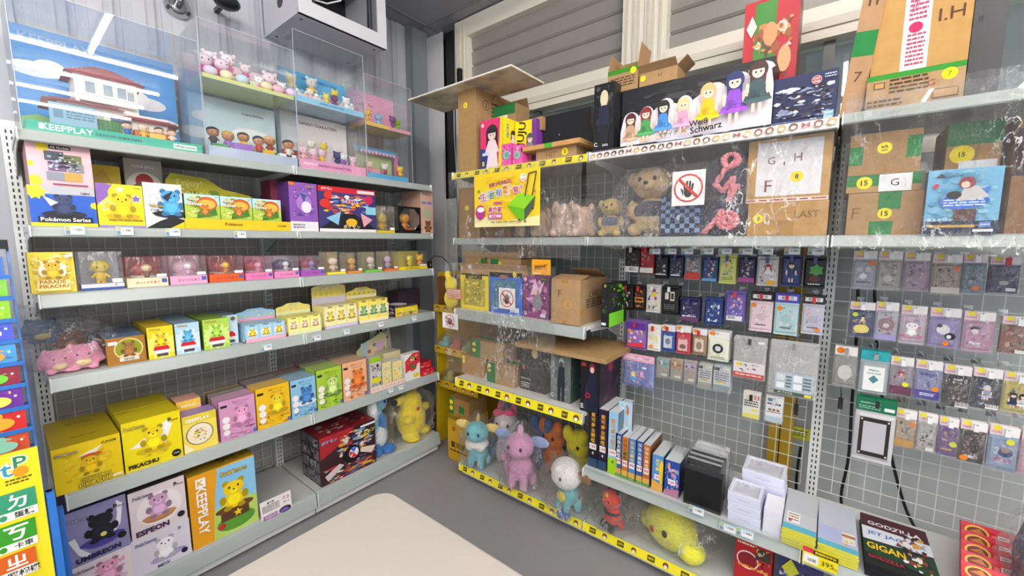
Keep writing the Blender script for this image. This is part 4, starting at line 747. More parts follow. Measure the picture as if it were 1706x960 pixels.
def packrow(xl, xr, yt, col, dcol, nm, n, seed, blob, ebt='がんばるぬりえ'):
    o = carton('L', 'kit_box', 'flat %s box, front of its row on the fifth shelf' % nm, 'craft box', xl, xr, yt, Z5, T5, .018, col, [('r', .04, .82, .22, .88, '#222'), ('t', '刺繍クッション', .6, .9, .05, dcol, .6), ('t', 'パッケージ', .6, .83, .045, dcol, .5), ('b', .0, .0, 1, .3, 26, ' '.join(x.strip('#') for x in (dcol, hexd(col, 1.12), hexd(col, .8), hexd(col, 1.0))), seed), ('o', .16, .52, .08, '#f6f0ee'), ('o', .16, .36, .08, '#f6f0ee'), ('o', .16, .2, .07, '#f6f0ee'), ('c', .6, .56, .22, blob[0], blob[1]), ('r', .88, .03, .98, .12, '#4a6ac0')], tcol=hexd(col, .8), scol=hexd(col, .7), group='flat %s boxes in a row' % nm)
    pal = ['#5a6a9a', '#7a5a4a', '#8a8a90', '#c9b24a', hexd(col, .8), '#4a4a50', '#7a2a2a']; R = random.Random(seed)
    for i in range(1, n):
        c = MB(); s0, s1, z0, z1, t, d = DIM[o.name]; cc_ = col if i < n * .45 else R.choice(pal)
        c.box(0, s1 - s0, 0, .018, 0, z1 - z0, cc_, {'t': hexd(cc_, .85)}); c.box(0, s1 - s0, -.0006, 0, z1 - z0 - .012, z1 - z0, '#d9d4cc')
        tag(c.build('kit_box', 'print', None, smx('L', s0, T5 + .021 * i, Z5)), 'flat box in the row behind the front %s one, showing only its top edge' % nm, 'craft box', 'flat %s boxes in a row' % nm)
packrow(369, 428, 671, '#d99cc4', '#8a4a7a', 'pink', 10, 31, ('#eca4cc', '#c47aac'))
packrow(430, 485, 650, '#f0c01e', '#8a5a10', 'yellow', 11, 32, ('#f4d428', '#c8981a'))
packrow(487, 528, 636, '#8fc4e4', '#3a6a9a', 'light blue', 12, 33, ('#4a80c0', '#e8eef4'))
packrow(530, 571, 619, '#a8cc3c', '#4f7a1a', 'green', 13, 34, ('#c8e088', '#5a8a2a'))
packrow(573, 612, 607, '#f0b48a', '#a05a30', 'orange', 13, 35, ('#e8803a', '#d8683a'))
carton('L', 'craft_bag', 'silver and green packet with black print, right of the orange flat box', 'packet', 618, 636, 598, Z5, T5 + .01, .05, '#cfd0cc', [('r', 0, .85, 1, 1, '#9ac820'), ('b', 0, .1, 1, .85, 24, '3a3a40 e8e8e8 8a8a90 c8a0c0', 41), ('r', .1, .25, .9, .4, '#e8e020')])
s0 = s_at('L', 616, T5, Z5); s1 = s_at('L', 673, T5, Z5); b = MB(); b.box(0, s1 - s0, 0, .002, 0, .035, '#f0d4c8').box(0, s1 - s0, .002, .12, 0, .002, '#e8c4b4')
Cv(b, (0, 0, 0), (s1 - s0, 0, 0), (0, 0, .035)).draw([('o', .08 + i * .12, .5, .12, '#b89a90') for i in range(8)]); tag(b.build('display_tray', 'print', None, smx('L', s0, T5 - .012, Z5)), 'low peach cardboard tray with round holes, fifth shelf', 'display tray')
for i, (a, c, y, nm) in enumerate(((638, 653, 606, 'left'), (655, 671, 604, 'right'))):
    carton('L', 'blind_box', 'small cream and yellow box in the peach tray, the %s one' % nm, 'toy box', a, c, y, Z5 + .003, T5 + .01, .1, '#eedf9a', [('b', .05, .1, .95, .9, 16, 'f0e8d0 d8b060 9ac0d0 e8d040', 50 + i)], tcol='#e8e2d0', scol='#d8d0c0')
carton('L', 'toy_box', 'red and white toy card with a fan top, at the right, fifth shelf', 'toy box', 676, 700, 592, Z5, T5, .05, '#f0f0ee', [('p', [(0, .3), (1, .6), (1, 1), (.5, 1), (0, .75)], '#d8303a'), ('b', .1, .3, .9, .98, 22, 'e83a40 2a2a30 f0e0d0 3aa04a f0cc20', 43), ('o', .5, .5, .16, '#d82c3c'), ('r', .38, .44, .62, .58, '#2f8a4a'), ('e', .7, .15, .22, .08, '#f0d020')])
o_ = carton('L', 'toy_box', 'red box stacked in two tiers at the right end of the fifth shelf', 'toy box', 702, 723, 618, Z5, T5, .09, '#d6202e', [('b', .05, .05, .95, .5, 14, 'f0f0f0 e8c020 3a4a9a', 44), ('t', 'POKÉMON', .5, .85, .1, '#fff', .8)], tcol='#b01a26')
clone(o_, 'L', dz=DIM[o_.name][3] - Z5 + .001, dt=.03, label='red box lying on top of the red box at the right end')
s0 = s_at('L', 596, .25, Z5); b = MB(); b.prism([(0, 0), (.22, 0), (.235, .27), (.2, .3), (.12, .27), (.06, .25), (.0, .2)], 'y', 0, .003, '#dce0a8')
Cv(b, (0, 0, 0), (.22, 0, 0), (0, 0, .26)).draw([('r', .15, .3, .4, .95, '#c8e0e8'), ('r', .4, .3, .7, .95, '#f0d8b0'), ('r', .7, .3, .98, .95, '#e8c0d8')] + [('s', .25 + .18 * i, .55 + .15 * (i % 3), .08, c) for i, c in enumerate(('#8a6aa8', '#b05a5a', '#5a9ab0', '#c890c0', '#9aa84a'))])
tag(b.build('display_header', 'print', None, smx('L', s0, .25, Z5)), 'pastel rainbow header card rising behind the fifth shelf packets', 'display header')
carton('L', 'toy_box', 'low cream box below the pastel header card', 'toy box', 640, 668, 590, Z5, .14, .1, '#e8dcb0', None, tcol='#d8d4b8')
# ---- base deck
B6 = -.02
lo = carton('L', 'toy_box', 'white and pink box at the bottom left, lower of its stack', 'toy box', 121, 224, 953, Z6, B6, .22, '#e9dde0', [('b', .3, .3, .9, .9, 18, 'e8a8c4 d890b0 f4d0dc', 51), ('c', .6, .6, .3, '#e6a0bc', '#d8c0cc'), ('o', .87, .12, .075, '#1f1a24')] + PK(.22, .86, .1, .34, '#c0b0b8'), scol='#b8a8b0')
zt_ = DIM[lo.name][3]
up = carton('L', 'toy_box', 'lilac grey box lettered UMBREON with a black shape and white arc', 'toy box', 110, 218, 862, zt_, B6, .22, '#8f8ab4', [('p', [(.08, .5), (.2, .2), (.34, .06), (.4, .12), (.24, .3), (.18, .52)], '#eeeef2'), ('p', [(.84, .95), (.94, .85), (.88, .5), (.72, .3), (.8, .5), (.84, .7)], '#eeeef2'), ('e', .58, .3, .28, .1, '#54489a'), ('c', .58, .58, .25, '#20202a', '#4a4290'), ('o', .6, .42, .04, '#e8e27a'), ('t', 'UMBREON', .5, .1, .12, '#26204e', .68, .05), ('o', .88, .27, .06, '#16141c'), ('t', 'P', .82, .85, .08, '#111', .06), ('t', 'Friends', .9, .83, .04, '#111', .14)] + PK(.24, .84, .09, .34, '#b8b0cc'), scol='#4a466a', tcol='#3a3658')
lo2 = carton('L', 'toy_box', 'pale box with a lilac-white figure print, beneath the ESPEON box', 'toy box', 224, 320, 905, Z6, B6, .2, '#dcd8e4', [('e', .6, .25, .3, .09, '#9a94c0'), ('c', .55, .5, .28, '#f4f2f8', '#a8a2c8'), ('t', 'MEW', .5, .06, .08, '#3a3468', .3), ('o', .87, .18, .07, '#1f1a34'), ('t', 'P', .82, .85, .08, '#111', .06)] + PK(.24, .84, .09, .34, '#b8b0cc'), scol='#b8b4c0')
up2 = carton('L', 'toy_box', 'pale pink box lettered ESPEON, upper of its stack', 'toy box', 221, 313, 825, DIM[lo2.name][3], B6, .2, '#e4d6da', [('o', .52, .5, .36, '#f0e6e8'), ('e', .5, .32, .28, .1, '#b07a4a'), ('c', .5, .58, .24, '#c9a0c4', '#c88a5a'), ('t', 'ESPEON', .36, .1, .11, '#43244a', .6, .05), ('o', .88, .18, .065, '#2a1a2c'), ('t', 'P', .82, .88, .08, '#111', .06), ('t', 'Friends', .9, .86, .04, '#111', .14)] + PK(.24, .86, .09, .34, '#b8a0ac'), tcol='#554a50', scol='#b8a8b0')
bg = carton('L', 'toy_box', 'big orange KEEPPLAY box with a yellow figure on a brown trunk', 'toy box', 323, 431, 798, Z6, B6, .14, '#e8a21e', [('p', [(.3, 0), (1, 0), (1, .98), (.42, .98), (.36, .6)], '#8cc8ec'), ('p', [(.3, 0), (1, 0), (1, .42), (.6, .5), (.33, .4)], '#b8d46a'), ('e', .65, .16, .3, .12, '#5a9a34'), ('r', .42, .2, .86, .36, '#5a3a24'), ('c', .64, .56, .2, '#f4d018', '#6a4424'), ('s', .68, .27, .06, '#f4d018'), ('e', .42, .15, .06, .04, '#c02c30'), ('t', 'KEEPPLAY', .17, .5, .11, '#fff', 2, True, -math.pi / 2), ('r', .1, .82, .24, .94, '#fff'), ('t', 'K', .17, .88, .08, '#e8a21e', .1)] + PK(.66, .88, .07, .4), scol='#a0701a', tcol='#a88a24', tart=[('b', .4, .1, .98, .9, 16, '6a5a14 caa824', 3)])
clone(bg, 'L', dt=.142, label='big orange box directly behind the front KEEPPLAY one')
s0, s1, z1 = extent('L', 436, 487, 832, Z6, -.035); b = MB(); w = s1 - s0; b.box(0, w, 0, .0015, 0, z1 - Z6, '#efe9e6')
Cv(b, (0, 0, 0), (w, 0, 0), (0, 0, z1 - Z6)).draw([('r', 0, 0, 1, .1, '#8a2a4a'), ('t', '寶可夢', .33, .86, .1, '#3a2a34', .5), ('l', .05, .45, .6, .78, 6, '#4a3a44', 5), ('b', .68, .55, .95, .92, 12, '8a5a6a c09a8a 5a4a54', 4), ('r', .06, .14, .5, .34, '#8a4a90'), ('l', .1, .16, .48, .32, 3, '#f0e0ea', 7), ('e', .76, .26, .2, .14, '#2a2030'), ('e', .74, .24, .14, .09, '#7a5ab0')])
tag(b.build('info_card', 'print', None, smx('L', s0, -.035, Z6 - .03) @ Matrix.Rotation(-.12, 4, 'X')), 'printed notice card with Chinese text leaning on the bottom shelf edge', 'notice card')
b_ = carton('L', 'game_box', 'large dark red game box with hands and a round gadget print', 'game box', 536, 627, 733, Z6, B6 + .01, .22, '#3a2026', [('p', [(0, .55), (.4, .75), (.62, 1), (0, 1)], '#a8242c'), ('b', .0, .0, 1, .35, 36, '8a8a90 c03a30 e0a030 e8e8e8 2a2a34 5a6ab0', 61), ('b', .25, .45, .95, .95, 40, '3a4a9a d8a030 c03a30 e8d8c8 4a2a3a 7ab0d0', 62), ('t', 'ポケモン', .15, .9, .08, '#7ab8f0', .26), ('p', [(.05, .2), (.3, .35), (.38, .28), (.1, .08)], '#d8c8c8'), ('p', [(.98, .42), (.7, .5), (.66, .42), (.9, .28)], '#e8d4c4'), ('o', .53, .44, .19, '#16141a'), ('o', .56, .46, .11, '#f0e8f0'), ('p', [(.56, .46), (.5, .56), (.62, .56)], '#3a6ad8'), ('p', [(.56, .46), (.5, .36), (.62, .36)], '#d83a3a'), ('p', [(.56, .46), (.48, .52), (.48, .4)], '#d83a3a'), ('t', 'メガホン', .82, .78, .12, '#e8e040', .3, True, .25), ('r', .7, .93, .98, .97, '#f4f4f4')], tcol='#8a2028', scol='#2a2228', tart=[('b', .05, .1, .95, .9, 30, '3a2a2a a83038 c8b8b0 5a2024', 63)], lart=[('r', .05, .78, .95, .97, '#6a6a70'), ('r', .05, .53, .95, .74, '#7a7478'), ('r', .05, .28, .95, .49, '#686a6e'), ('r', .05, .04, .95, .24, '#76727a'), ('b', .05, .04, .95, .97, 30, '2a2228 b0b0b8 4a4448', 64)])
# ---- plush toys on the left base deck (plain generic animals)
s = s_at('L', 690, .06, Z6)
plush(smx('L', s, .09, Z6) @ Matrix.Rotation(.35, 4, 'Z'), 'big bright yellow plush toy in a clear bag, corner end of left base deck', [
    ('body', '#f2d810', [(0, 0, .13, .115, .10, .13), (0, 0, .25, .088, .08, .085), (-.07, -.04, .03, .05, .07, .03), (.07, -.04, .03, .05, .07, .03), (-.1, -.05, .17, .05, .035, .03), (.12, -.04, .18, .045, .035, .03)], True),
    ('ear', '#f2d810', [(.045, 0, .345, .026, .02, .07)], True), ('ear', '#f2d810', [(-.13, 0, .31, .075, .02, .026)], True), ('ear_tip', '#26221c', [(-.19, 0, .315, .028, .019, .022)], True),
    ('eye', '#241c18', [(.03, -.078, .265, .011, .006, .013)], False), ('mouth', '#c2402e', [(-.03, -.078, .225, .016, .008, .012)], False)])
bag(smx('L', s, .09, Z6 - 0) @ Matrix.Translation((-.01, 0, 0)), .34, .27, .425, 'crinkled clear bag around the big bright yellow plush toy', 11)
s = s_at('L', 630, .1, Z6)
plush(smx('L', s, .12, Z6), 'light blue and white plush toy in a clear bag beside the red game box', [
    ('body', '#8cc4dc', [(0, 0, .1, .08, .08, .1), (.0, 0, .22, .05, .05, .1), (.02, -.02, .33, .055, .05, .06)], True),
    ('belly', '#eef3f6', [(-.01, -.06, .11, .05, .04, .07), (-.05, -.05, .3, .03, .04, .09)], True), ('foot', '#2f6fb4', [(.03, -.09, .03, .05, .05, .03)], True), ('foot', '#2f6fb4', [(-.05, -.08, .04, .03, .05, .04)], True), ('scarf', '#3a78bc', [(.02, -.05, .2, .03, .03, .06)], True), ('eye', '#203050', [(.03, -.068, .34, .008, .005, .01)], False)])
bag(smx('L', s, .12, Z6), .22, .2, .42, 'crinkled clear bag around the light blue and white plush toy', 12)
s = s_at('L', 668, .28, Z6)
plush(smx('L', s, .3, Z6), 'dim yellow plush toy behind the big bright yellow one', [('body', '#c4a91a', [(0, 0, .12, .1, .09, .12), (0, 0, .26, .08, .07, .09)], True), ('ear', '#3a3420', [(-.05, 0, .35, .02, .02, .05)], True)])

# ================================================================ blue book rack at the left edge
def tier(x0, z0, h): pass
RX = -1.86
def rpt(x, y): return hit(x, y, 'x', -1.8)
r = empty('book_rack', Matrix.Translation((-1.8, .03, 0)) @ Matrix.Rotation(math.pi / 2, 4, 'Z'))
BL = '#2f74c8'
# local: x = along the rack (world +y), y = back, z up ; it leans back
def lean(z): return .05 + .18 * z
MB().prism([(lean(1.5) + .0, 1.5), (lean(1.5) + .06, 1.5), (.36, 0), (-.02, 0), (lean(.0) - .04, .02)], 'x', -.006, 0, BL).build('side_panel', 'plastic', r)
MB().prism([(lean(1.5) + .0, 1.5), (lean(1.5) + .06, 1.5), (.36, 0), (-.02, 0), (lean(.0) - .04, .02)], 'x', -.7, -.694, BL).build('side_panel', 'plastic', r)
MB().box(-.7, .0, lean(1.5) - .02, lean(1.5) + .07, 1.5, 1.53, '#1c1e24').build('top_cap', 'plastic', r)
tag(r, 'tall blue leaning rack full of small picture books at the left edge', 'book rack')
ys = [(430, 466), (473, 505), (511, 546), (548, 583), (590, 622), (628, 660), (666, 698), (700, 735), (740, 770)]
bk = [('#3a6ab8', '#e8d840', 'yellow and blue'), ('#7ac83a', '#d83a3a', 'green and red'), ('#8ccc2c', '#f0e840', 'lime green'), ('#4a5ad0', '#e0e8ff', 'blue with white dots'), ('#4a9ad8', '#e8a040', 'sky blue with an orange animal'), ('#8a2440', '#6cc83a', 'dark red and green'), ('#6a2a98', '#e8e060', 'purple with white dots'), ('#d02428', '#f0a830', 'bright red with a building'), ('#c8502c', '#8ac8b0', 'orange-red with a pale rabbit')]
for i, ((ya, yb_), (c1, c2, nm)) in enumerate(zip(ys, bk)):
    zt = rpt(20 + i * 6, ya).z; zb = rpt(24 + i * 7, yb_).z
    tl = lean(zb); w = .62
    t_ = MB(); t_.box(-.66, -.006, tl - .045, tl - .04, zb - .012, zb + .001, BL).box(-.66, -.006, tl - .04, tl + .03, zb - .012, zb - .009, BL); t_.build('tier', 'plastic', r)
    for k in range(5):
        x0 = -.155 - k * .13 + .02
        b = MB(); hh = zt - zb + .006; b.box(0, .12, 0, .02, 0, hh, c1, {'t': '#f0eee8'})
        Cv(b, (0, 0, 0), (.12, 0, 0), (0, 0, hh)).draw([('b', .03, .03, .97, .97, 14, ' '.join(q.strip('#') for q in (c1, hexd(c1, 1.2), hexd(c1, .8), c2)), i * 7 + k), ('e', .55, .45, .26, .25, c2), ('e', .55, .78, .08, .16, c2), ('o', .15, .8, .05, '#fff'), ('o', .88, .65, .05, '#fff'), ('r', 0, 0, 1, .1, hexd(c1, .8))])
        M = Matrix.Translation((-1.8, .03, 0)) @ Matrix.Rotation(math.pi / 2, 4, 'Z') @ Matrix.Translation((x0, tl - .036, zb - .0085)) @ Matrix.Rotation(-.12, 4, 'X')
        o = b.build('picture_book', 'print', None, M); tag(o, '%s picture book, right-hand one on its rack tier' % nm if k == 0 else '%s picture book further left on its rack tier' % nm, 'book', 'picture books on the blue rack' if k == 0 else 'further %s books on the rack' % nm)
# yellow phonics card poster and cards standing in front
X_ = -1.73
def fp(x, y): return hit(x, y, 'x', X_)
a = fp(62, 745); zb = -.0
b = MB(); ztop = fp(62, 745).z; ye = a.y
b.box(-.5, 0, 0, .012, .12, ztop, '#f4e52a', {'r': '#2f74c8'})
def zz(y, x=30): return fp(x, y).z
cv = Cv(b, (-.5, 0, .12), (.5, 0, 0), (0, 0, ztop - .12)); H_ = ztop - .12; q = lambda z: (z - .12) / H_
rows = [(812, '#3a9a72', 'ㄉ', '蛋糕'), (869, '#3a9a2a', 'ㄎ', '卡車'), (915, '#d8641e', 'ㄓ', '照相機'), (965, '#c0308a', 'ㄔ', '車子')]
def hx(x, y): return (fp(x, y).y - ye + .5) / .5
ops = [('T', 't', hx(12, 800), q(zz(785, 12)), .045, '#3a9ab0', .05, '#fff'), ('T', 'P', hx(34, 775), q(zz(770, 34)), .05, '#2a8a4a', .05, '#fff'), ('o', hx(34, 785), q(zz(785, 34)), .018, '#e8a020'), ('l', hx(8, 800), q(zz(806, 30)), hx(54, 800), q(zz(795, 30)), 2, '#6a5a1a', 3)]
rws = [(816, 848, 862), (868, 900, 913), (917, 945, 960), (968, 1000, 1012)]
for (ya, yb2, yc2), (_, c, ch, wd2) in zip(rws, rows):
    a_, b_2, c_2 = q(zz(ya, 35)), q(zz(yb2, 35)), q(zz(yc2, 35)); xl_, xr_ = hx(-8, yb2), hx(58, yb2) + .012; xm_ = hx(30, yb2)
    ops += [('r', xl_, b_2, xr_, a_, c), ('r', xl_, c_2, xr_, b_2, '#fafaf4'), ('t', ch, xm_, (a_ + b_2) / 2, (a_ - b_2) * .75, '#fff', .2), ('t', wd2, xm_ + .02, (b_2 + c_2) / 2, (b_2 - c_2) * .75, '#333', .12), ('e', hx(5, yc2), (b_2 + c_2) / 2, .014, .01, c)]
    ops += [('r', xl_ - .2, b_2, xl_ - .03, a_, '#2a8ac0'), ('r', xl_ - .2, c_2, xl_ - .03, b_2, '#fafaf4')]
cv.draw(ops)
o = b.build('phonics_poster', 'print', None, Matrix.Translation((X_, ye, 0)) @ Matrix.Rotation(math.pi / 2, 4, 'Z')); tag(o, 'yellow phonics card panel with green, orange and white symbols at the lower left', 'poster')
b = MB(); b.box(-.52, .016, .014, .03, 0, zz(828, 66), BL).box(.004, .02, -.004, .03, 0, zz(828, 66), BL); b.box(.004, .034, .03, .06, 0, zz(870, 66), '#2a68b8')
tag(b.build('rack_board', 'plastic', None, Matrix.Translation((X_, ye, 0)) @ Matrix.Rotation(math.pi / 2, 4, 'Z')), 'blue upright board holding the yellow phonics panel', 'display board')
# ================================================================ RIGHT RUN
RZ1, RZ2, RZ3, RZ4, RZ5, RZ6 = 1.931, 1.546, 1.113, .677, .399, .096
KR = '#ab8a62'; KD = '#9a7445'; TP = '#1f7a3c'
def sticker(x, y, r, n): return [('o', x, y, r, '#f6e21c'), ('t', n, x, y, r * .95, '#3a3010', .2)]
def sign(side, xa, ya, xb, yb_, t, label, tilt=0):
    s0, z1 = S(side, xa, ya, t); s1, z0 = S(side, xb, yb_, t); w = s1 - s0; h = z1 - z0; b = MB(); b.box(0, w, 0, .0015, 0, h, '#fafafa')
    Cv(b, (0, 0, 0), (w, 0, 0), (0, 0, h)).draw([('pal',)]); o = b.build('no_touch_sign', 'print', None, smx(side, s0, t, z0) @ Matrix.Rotation(tilt, 4, 'Y')); return tag(o, label, 'sign')
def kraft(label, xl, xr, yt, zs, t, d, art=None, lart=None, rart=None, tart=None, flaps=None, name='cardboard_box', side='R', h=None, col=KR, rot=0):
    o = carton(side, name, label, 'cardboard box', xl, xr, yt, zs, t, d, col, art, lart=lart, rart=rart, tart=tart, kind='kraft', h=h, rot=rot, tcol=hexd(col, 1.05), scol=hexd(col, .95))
    s0, s1, z0, z1, t_, d_ = DIM[o.name]; w = s1 - s0; hh = z1 - z0
    for fl in (flaps or []):
        b = MB(); k, ang = fl[0], fl[1]; L_ = fl[2] if len(fl) > 2 else min(d_, w) * .5
        if k == 'f': b.box(0, w, 0, .003, 0, L_, col); M = Matrix.Translation((0, 0, hh)) @ Matrix.Rotation(ang, 4, 'X')
        elif k == 'k': b.box(0, w, -.003, 0, 0, L_, col); M = Matrix.Translation((0, d_, hh)) @ Matrix.Rotation(-ang, 4, 'X')
        elif k == 'l': b.box(0, .003, 0, d_, 0, L_, col); M = Matrix.Translation((0, 0, hh)) @ Matrix.Rotation(-ang, 4, 'Y')
        else: b.box(-.003, 0, 0, d_, 0, L_, col); M = Matrix.Translation((w, 0, hh)) @ Matrix.Rotation(ang, 4, 'Y')
        b.build('flap', 'kraft', o, M)
    return o
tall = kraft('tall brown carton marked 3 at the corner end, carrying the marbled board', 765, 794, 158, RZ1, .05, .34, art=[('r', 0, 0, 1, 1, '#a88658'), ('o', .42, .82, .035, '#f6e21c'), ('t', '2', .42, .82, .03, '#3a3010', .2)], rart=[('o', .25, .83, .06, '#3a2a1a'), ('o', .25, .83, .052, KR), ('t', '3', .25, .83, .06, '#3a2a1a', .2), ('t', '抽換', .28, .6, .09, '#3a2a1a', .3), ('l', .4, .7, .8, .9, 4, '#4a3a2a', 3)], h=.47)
b = MB(); b.box(0, .82, 0, .3, 0, .006, '#f4f1ea'); o = b.build('marbled_board', 'print', None, Matrix.Translation((-2.14, 1.68, 2.402))); tag(o, 'thin marbled board lying across the tall carton, jutting over the corner', 'board')
b = MB(); b.box(.002, .818, .002, .298, -.003, 0, '#fff'); b.build('marbled_face', 'marble', o)
GIRL = lambda cx, cy, r, hc, dc: [('h', cx, cy, r, hc, dc)]
carton('R', 'figure_box', 'deep pink box with a black-haired girl and a white B, on the yellow-striped top shelf', 'figure box', 801, 838, 203, RZ1, .04, .14, '#e23474', [('p', [(0, 0), (.5, 0), (.5, .35), (0, .45)], '#2a3a8a'), ('h', .52, .72, .26, '#2a2028', '#f3dce4'), ('p', [(.25, 0), (.8, 0), (.72, .4), (.4, .4)], '#f6e3ea'), ('p', [(.8, 0), (1, 0), (1, 1), (.9, 1)], '#f0e22a'), ('t', 'B', .14, .12, .09, '#f4f01c', .2), ('o', .12, .9, .04, '#f4d0dc'), ('r', .1, .28, .4, .34, '#cfd8ea')], scol='#f0e22a', rart=[('r', 0, 0, 1, 1, '#f2e426'), ('t', 'HORI', .3, .75, .14, '#2a4a9a', .5, True, -1.57), ('h', .65, .7, .14, '#3a2a34', '#f3dce4')])
carton('R', 'figure_box', 'yellow box with black lettering and a violet edge behind the pink one', 'figure box', 858, 893, 205, RZ1, .14, .12, '#f2e224', [('r', .8, 0, 1, 1, '#7a3aa0'), ('t', 'JUJU', .35, .72, .3, '#26222a', .9, True, 1.4), ('h', .72, .62, .16, '#5a5a60', '#8a8a90')], scol='#7a3aa0')
mb_ = carton('R', 'figure_box', 'small hot pink box with mint ovals, left of two, on the top shelf', 'figure box', 836, 852, 241, RZ1, .03, .07, '#e858a8', [('b', 0, 0, 1, 1, 12, 'f08ac8 d03a90 f4b0d8', 5), ('o', .5, .5, .2, '#8fc8b4'), ('o', .55, .5, .12, '#6aa894')])
carton('R', 'figure_box', 'small hot pink box with mint ovals, right of two, on the top shelf', 'figure box', 854, 870, 243, RZ1, .03, .07, '#e858a8', [('b', 0, 0, 1, 1, 12, 'f08ac8 d03a90 f4b0d8', 6), ('o', .5, .5, .2, '#8fc8b4'), ('o', .45, .5, .12, '#6aa894')])
kraft('open carton with green tape and a yellow sticker behind the pink and yellow boxes', 818, 858, 181, RZ1, .2, .14, art=[('r', 0, .85, 1, 1, TP), ('o', .15, .7, .07, '#f6e21c'), ('r', .3, .5, .7, .85, '#f2f2f0'), ('t', 'I.H', .5, .68, .16, '#333', .3)], flaps=[('l', -.5, .08), ('k', -.4, .06)])
kraft('slanting carton printed with handling marks above the yellow box', 860, 905, 190, RZ1 + .2, .18, .2, art=[('l', .05, .5, .6, .9, 4, '#3a2c1c', 6), ('r', .6, .2, .95, .5, '#b08850'), ('l', .62, .22, .93, .48, 3, '#3a2c1c', 8)], h=.07, rot=-.05)
carton('R', 'storage_crate', 'black crate on the top shelf between the yellow box and the long-haired figure box', 'crate', 900, 982, 196, RZ1, .2, .2, '#1d1e22', [('o', .4, .6, .02, '#888')])
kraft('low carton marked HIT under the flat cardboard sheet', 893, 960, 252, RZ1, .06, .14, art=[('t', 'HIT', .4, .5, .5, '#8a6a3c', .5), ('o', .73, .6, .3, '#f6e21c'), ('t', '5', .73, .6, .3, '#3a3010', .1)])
z_ = z_at('R', s_at('R', 893, .06, RZ1), .06, 252)
fl = carton('R', 'cardboard_sheet', 'flat folded cardboard with a green tape, lying on the low carton', 'cardboard', 868, 966, 245, z_ + .001, .03, .22, '#c89a5c', [('r', .42, 0, .55, 1, '#3fae2c')], kind='kraft', h=.022)
# ---- section 1, second shelf
kraft('brown carton with a yellow 2 sticker behind the film, second shelf corner', 765, 800, 305, RZ2, .06, .2, art=[('o', .4, .6, .05, '#f6e21c'), ('t', '2', .4, .6, .04, '#333', .2)], h=.3, col='#9a7648')
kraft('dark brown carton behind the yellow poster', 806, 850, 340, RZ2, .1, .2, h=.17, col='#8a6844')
kraft('pile of flat cardboard sheets on the second shelf behind the plush toys', 893, 975, 322, RZ2, .22, .18, art=[('l', 0, .0, 1, 1, 8, '#c8a878', 4)], h=.17, col='#a98760')
def bunnies(x, h, label, seed, c='#d8b8a4'):
    s = s_at('R', x, .12, RZ2); k = h
    p = plush(smx('R', s, .12, RZ2) @ Matrix.Rotation(seed * .2 - .3, 4, 'Z'), label, [('body', c, [(0, 0, k * .36, k * .36, k * .33, k * .36), (-k * .25, -k * .15, k * .15, k * .13, k * .16, k * .13), (k * .25, -k * .15, k * .15, k * .13, k * .16, k * .13), (0, -k * .1, k * .66, k * .3, k * .26, k * .24)], True), ('ear', hexd(c, 1.06), [(-k * .22, -k * .1, k * .78, k * .11, k * .07, k * .2)], True), ('ear', hexd(c, 1.06), [(k * .22, -k * .1, k * .78, k * .11, k * .07, k * .2)], True)])
    bag(smx('R', s, .12, RZ2), k * 1.1, k * .9, k * 1.12, 'crinkled clear bag, ' + label.replace('beige plush toy', 'around the beige plush toy'), seed + 20, neck=False)
bunnies(868, .1, 'small beige plush toy nearest the yellow poster', 1, '#c4ab92'); bunnies(905, .16, 'beige plush toy second from the yellow poster', 2); bunnies(940, .19, 'largest beige plush toy under the yellow strip', 3); bunnies(972, .17, 'beige plush toy next to the bay joint', 4)
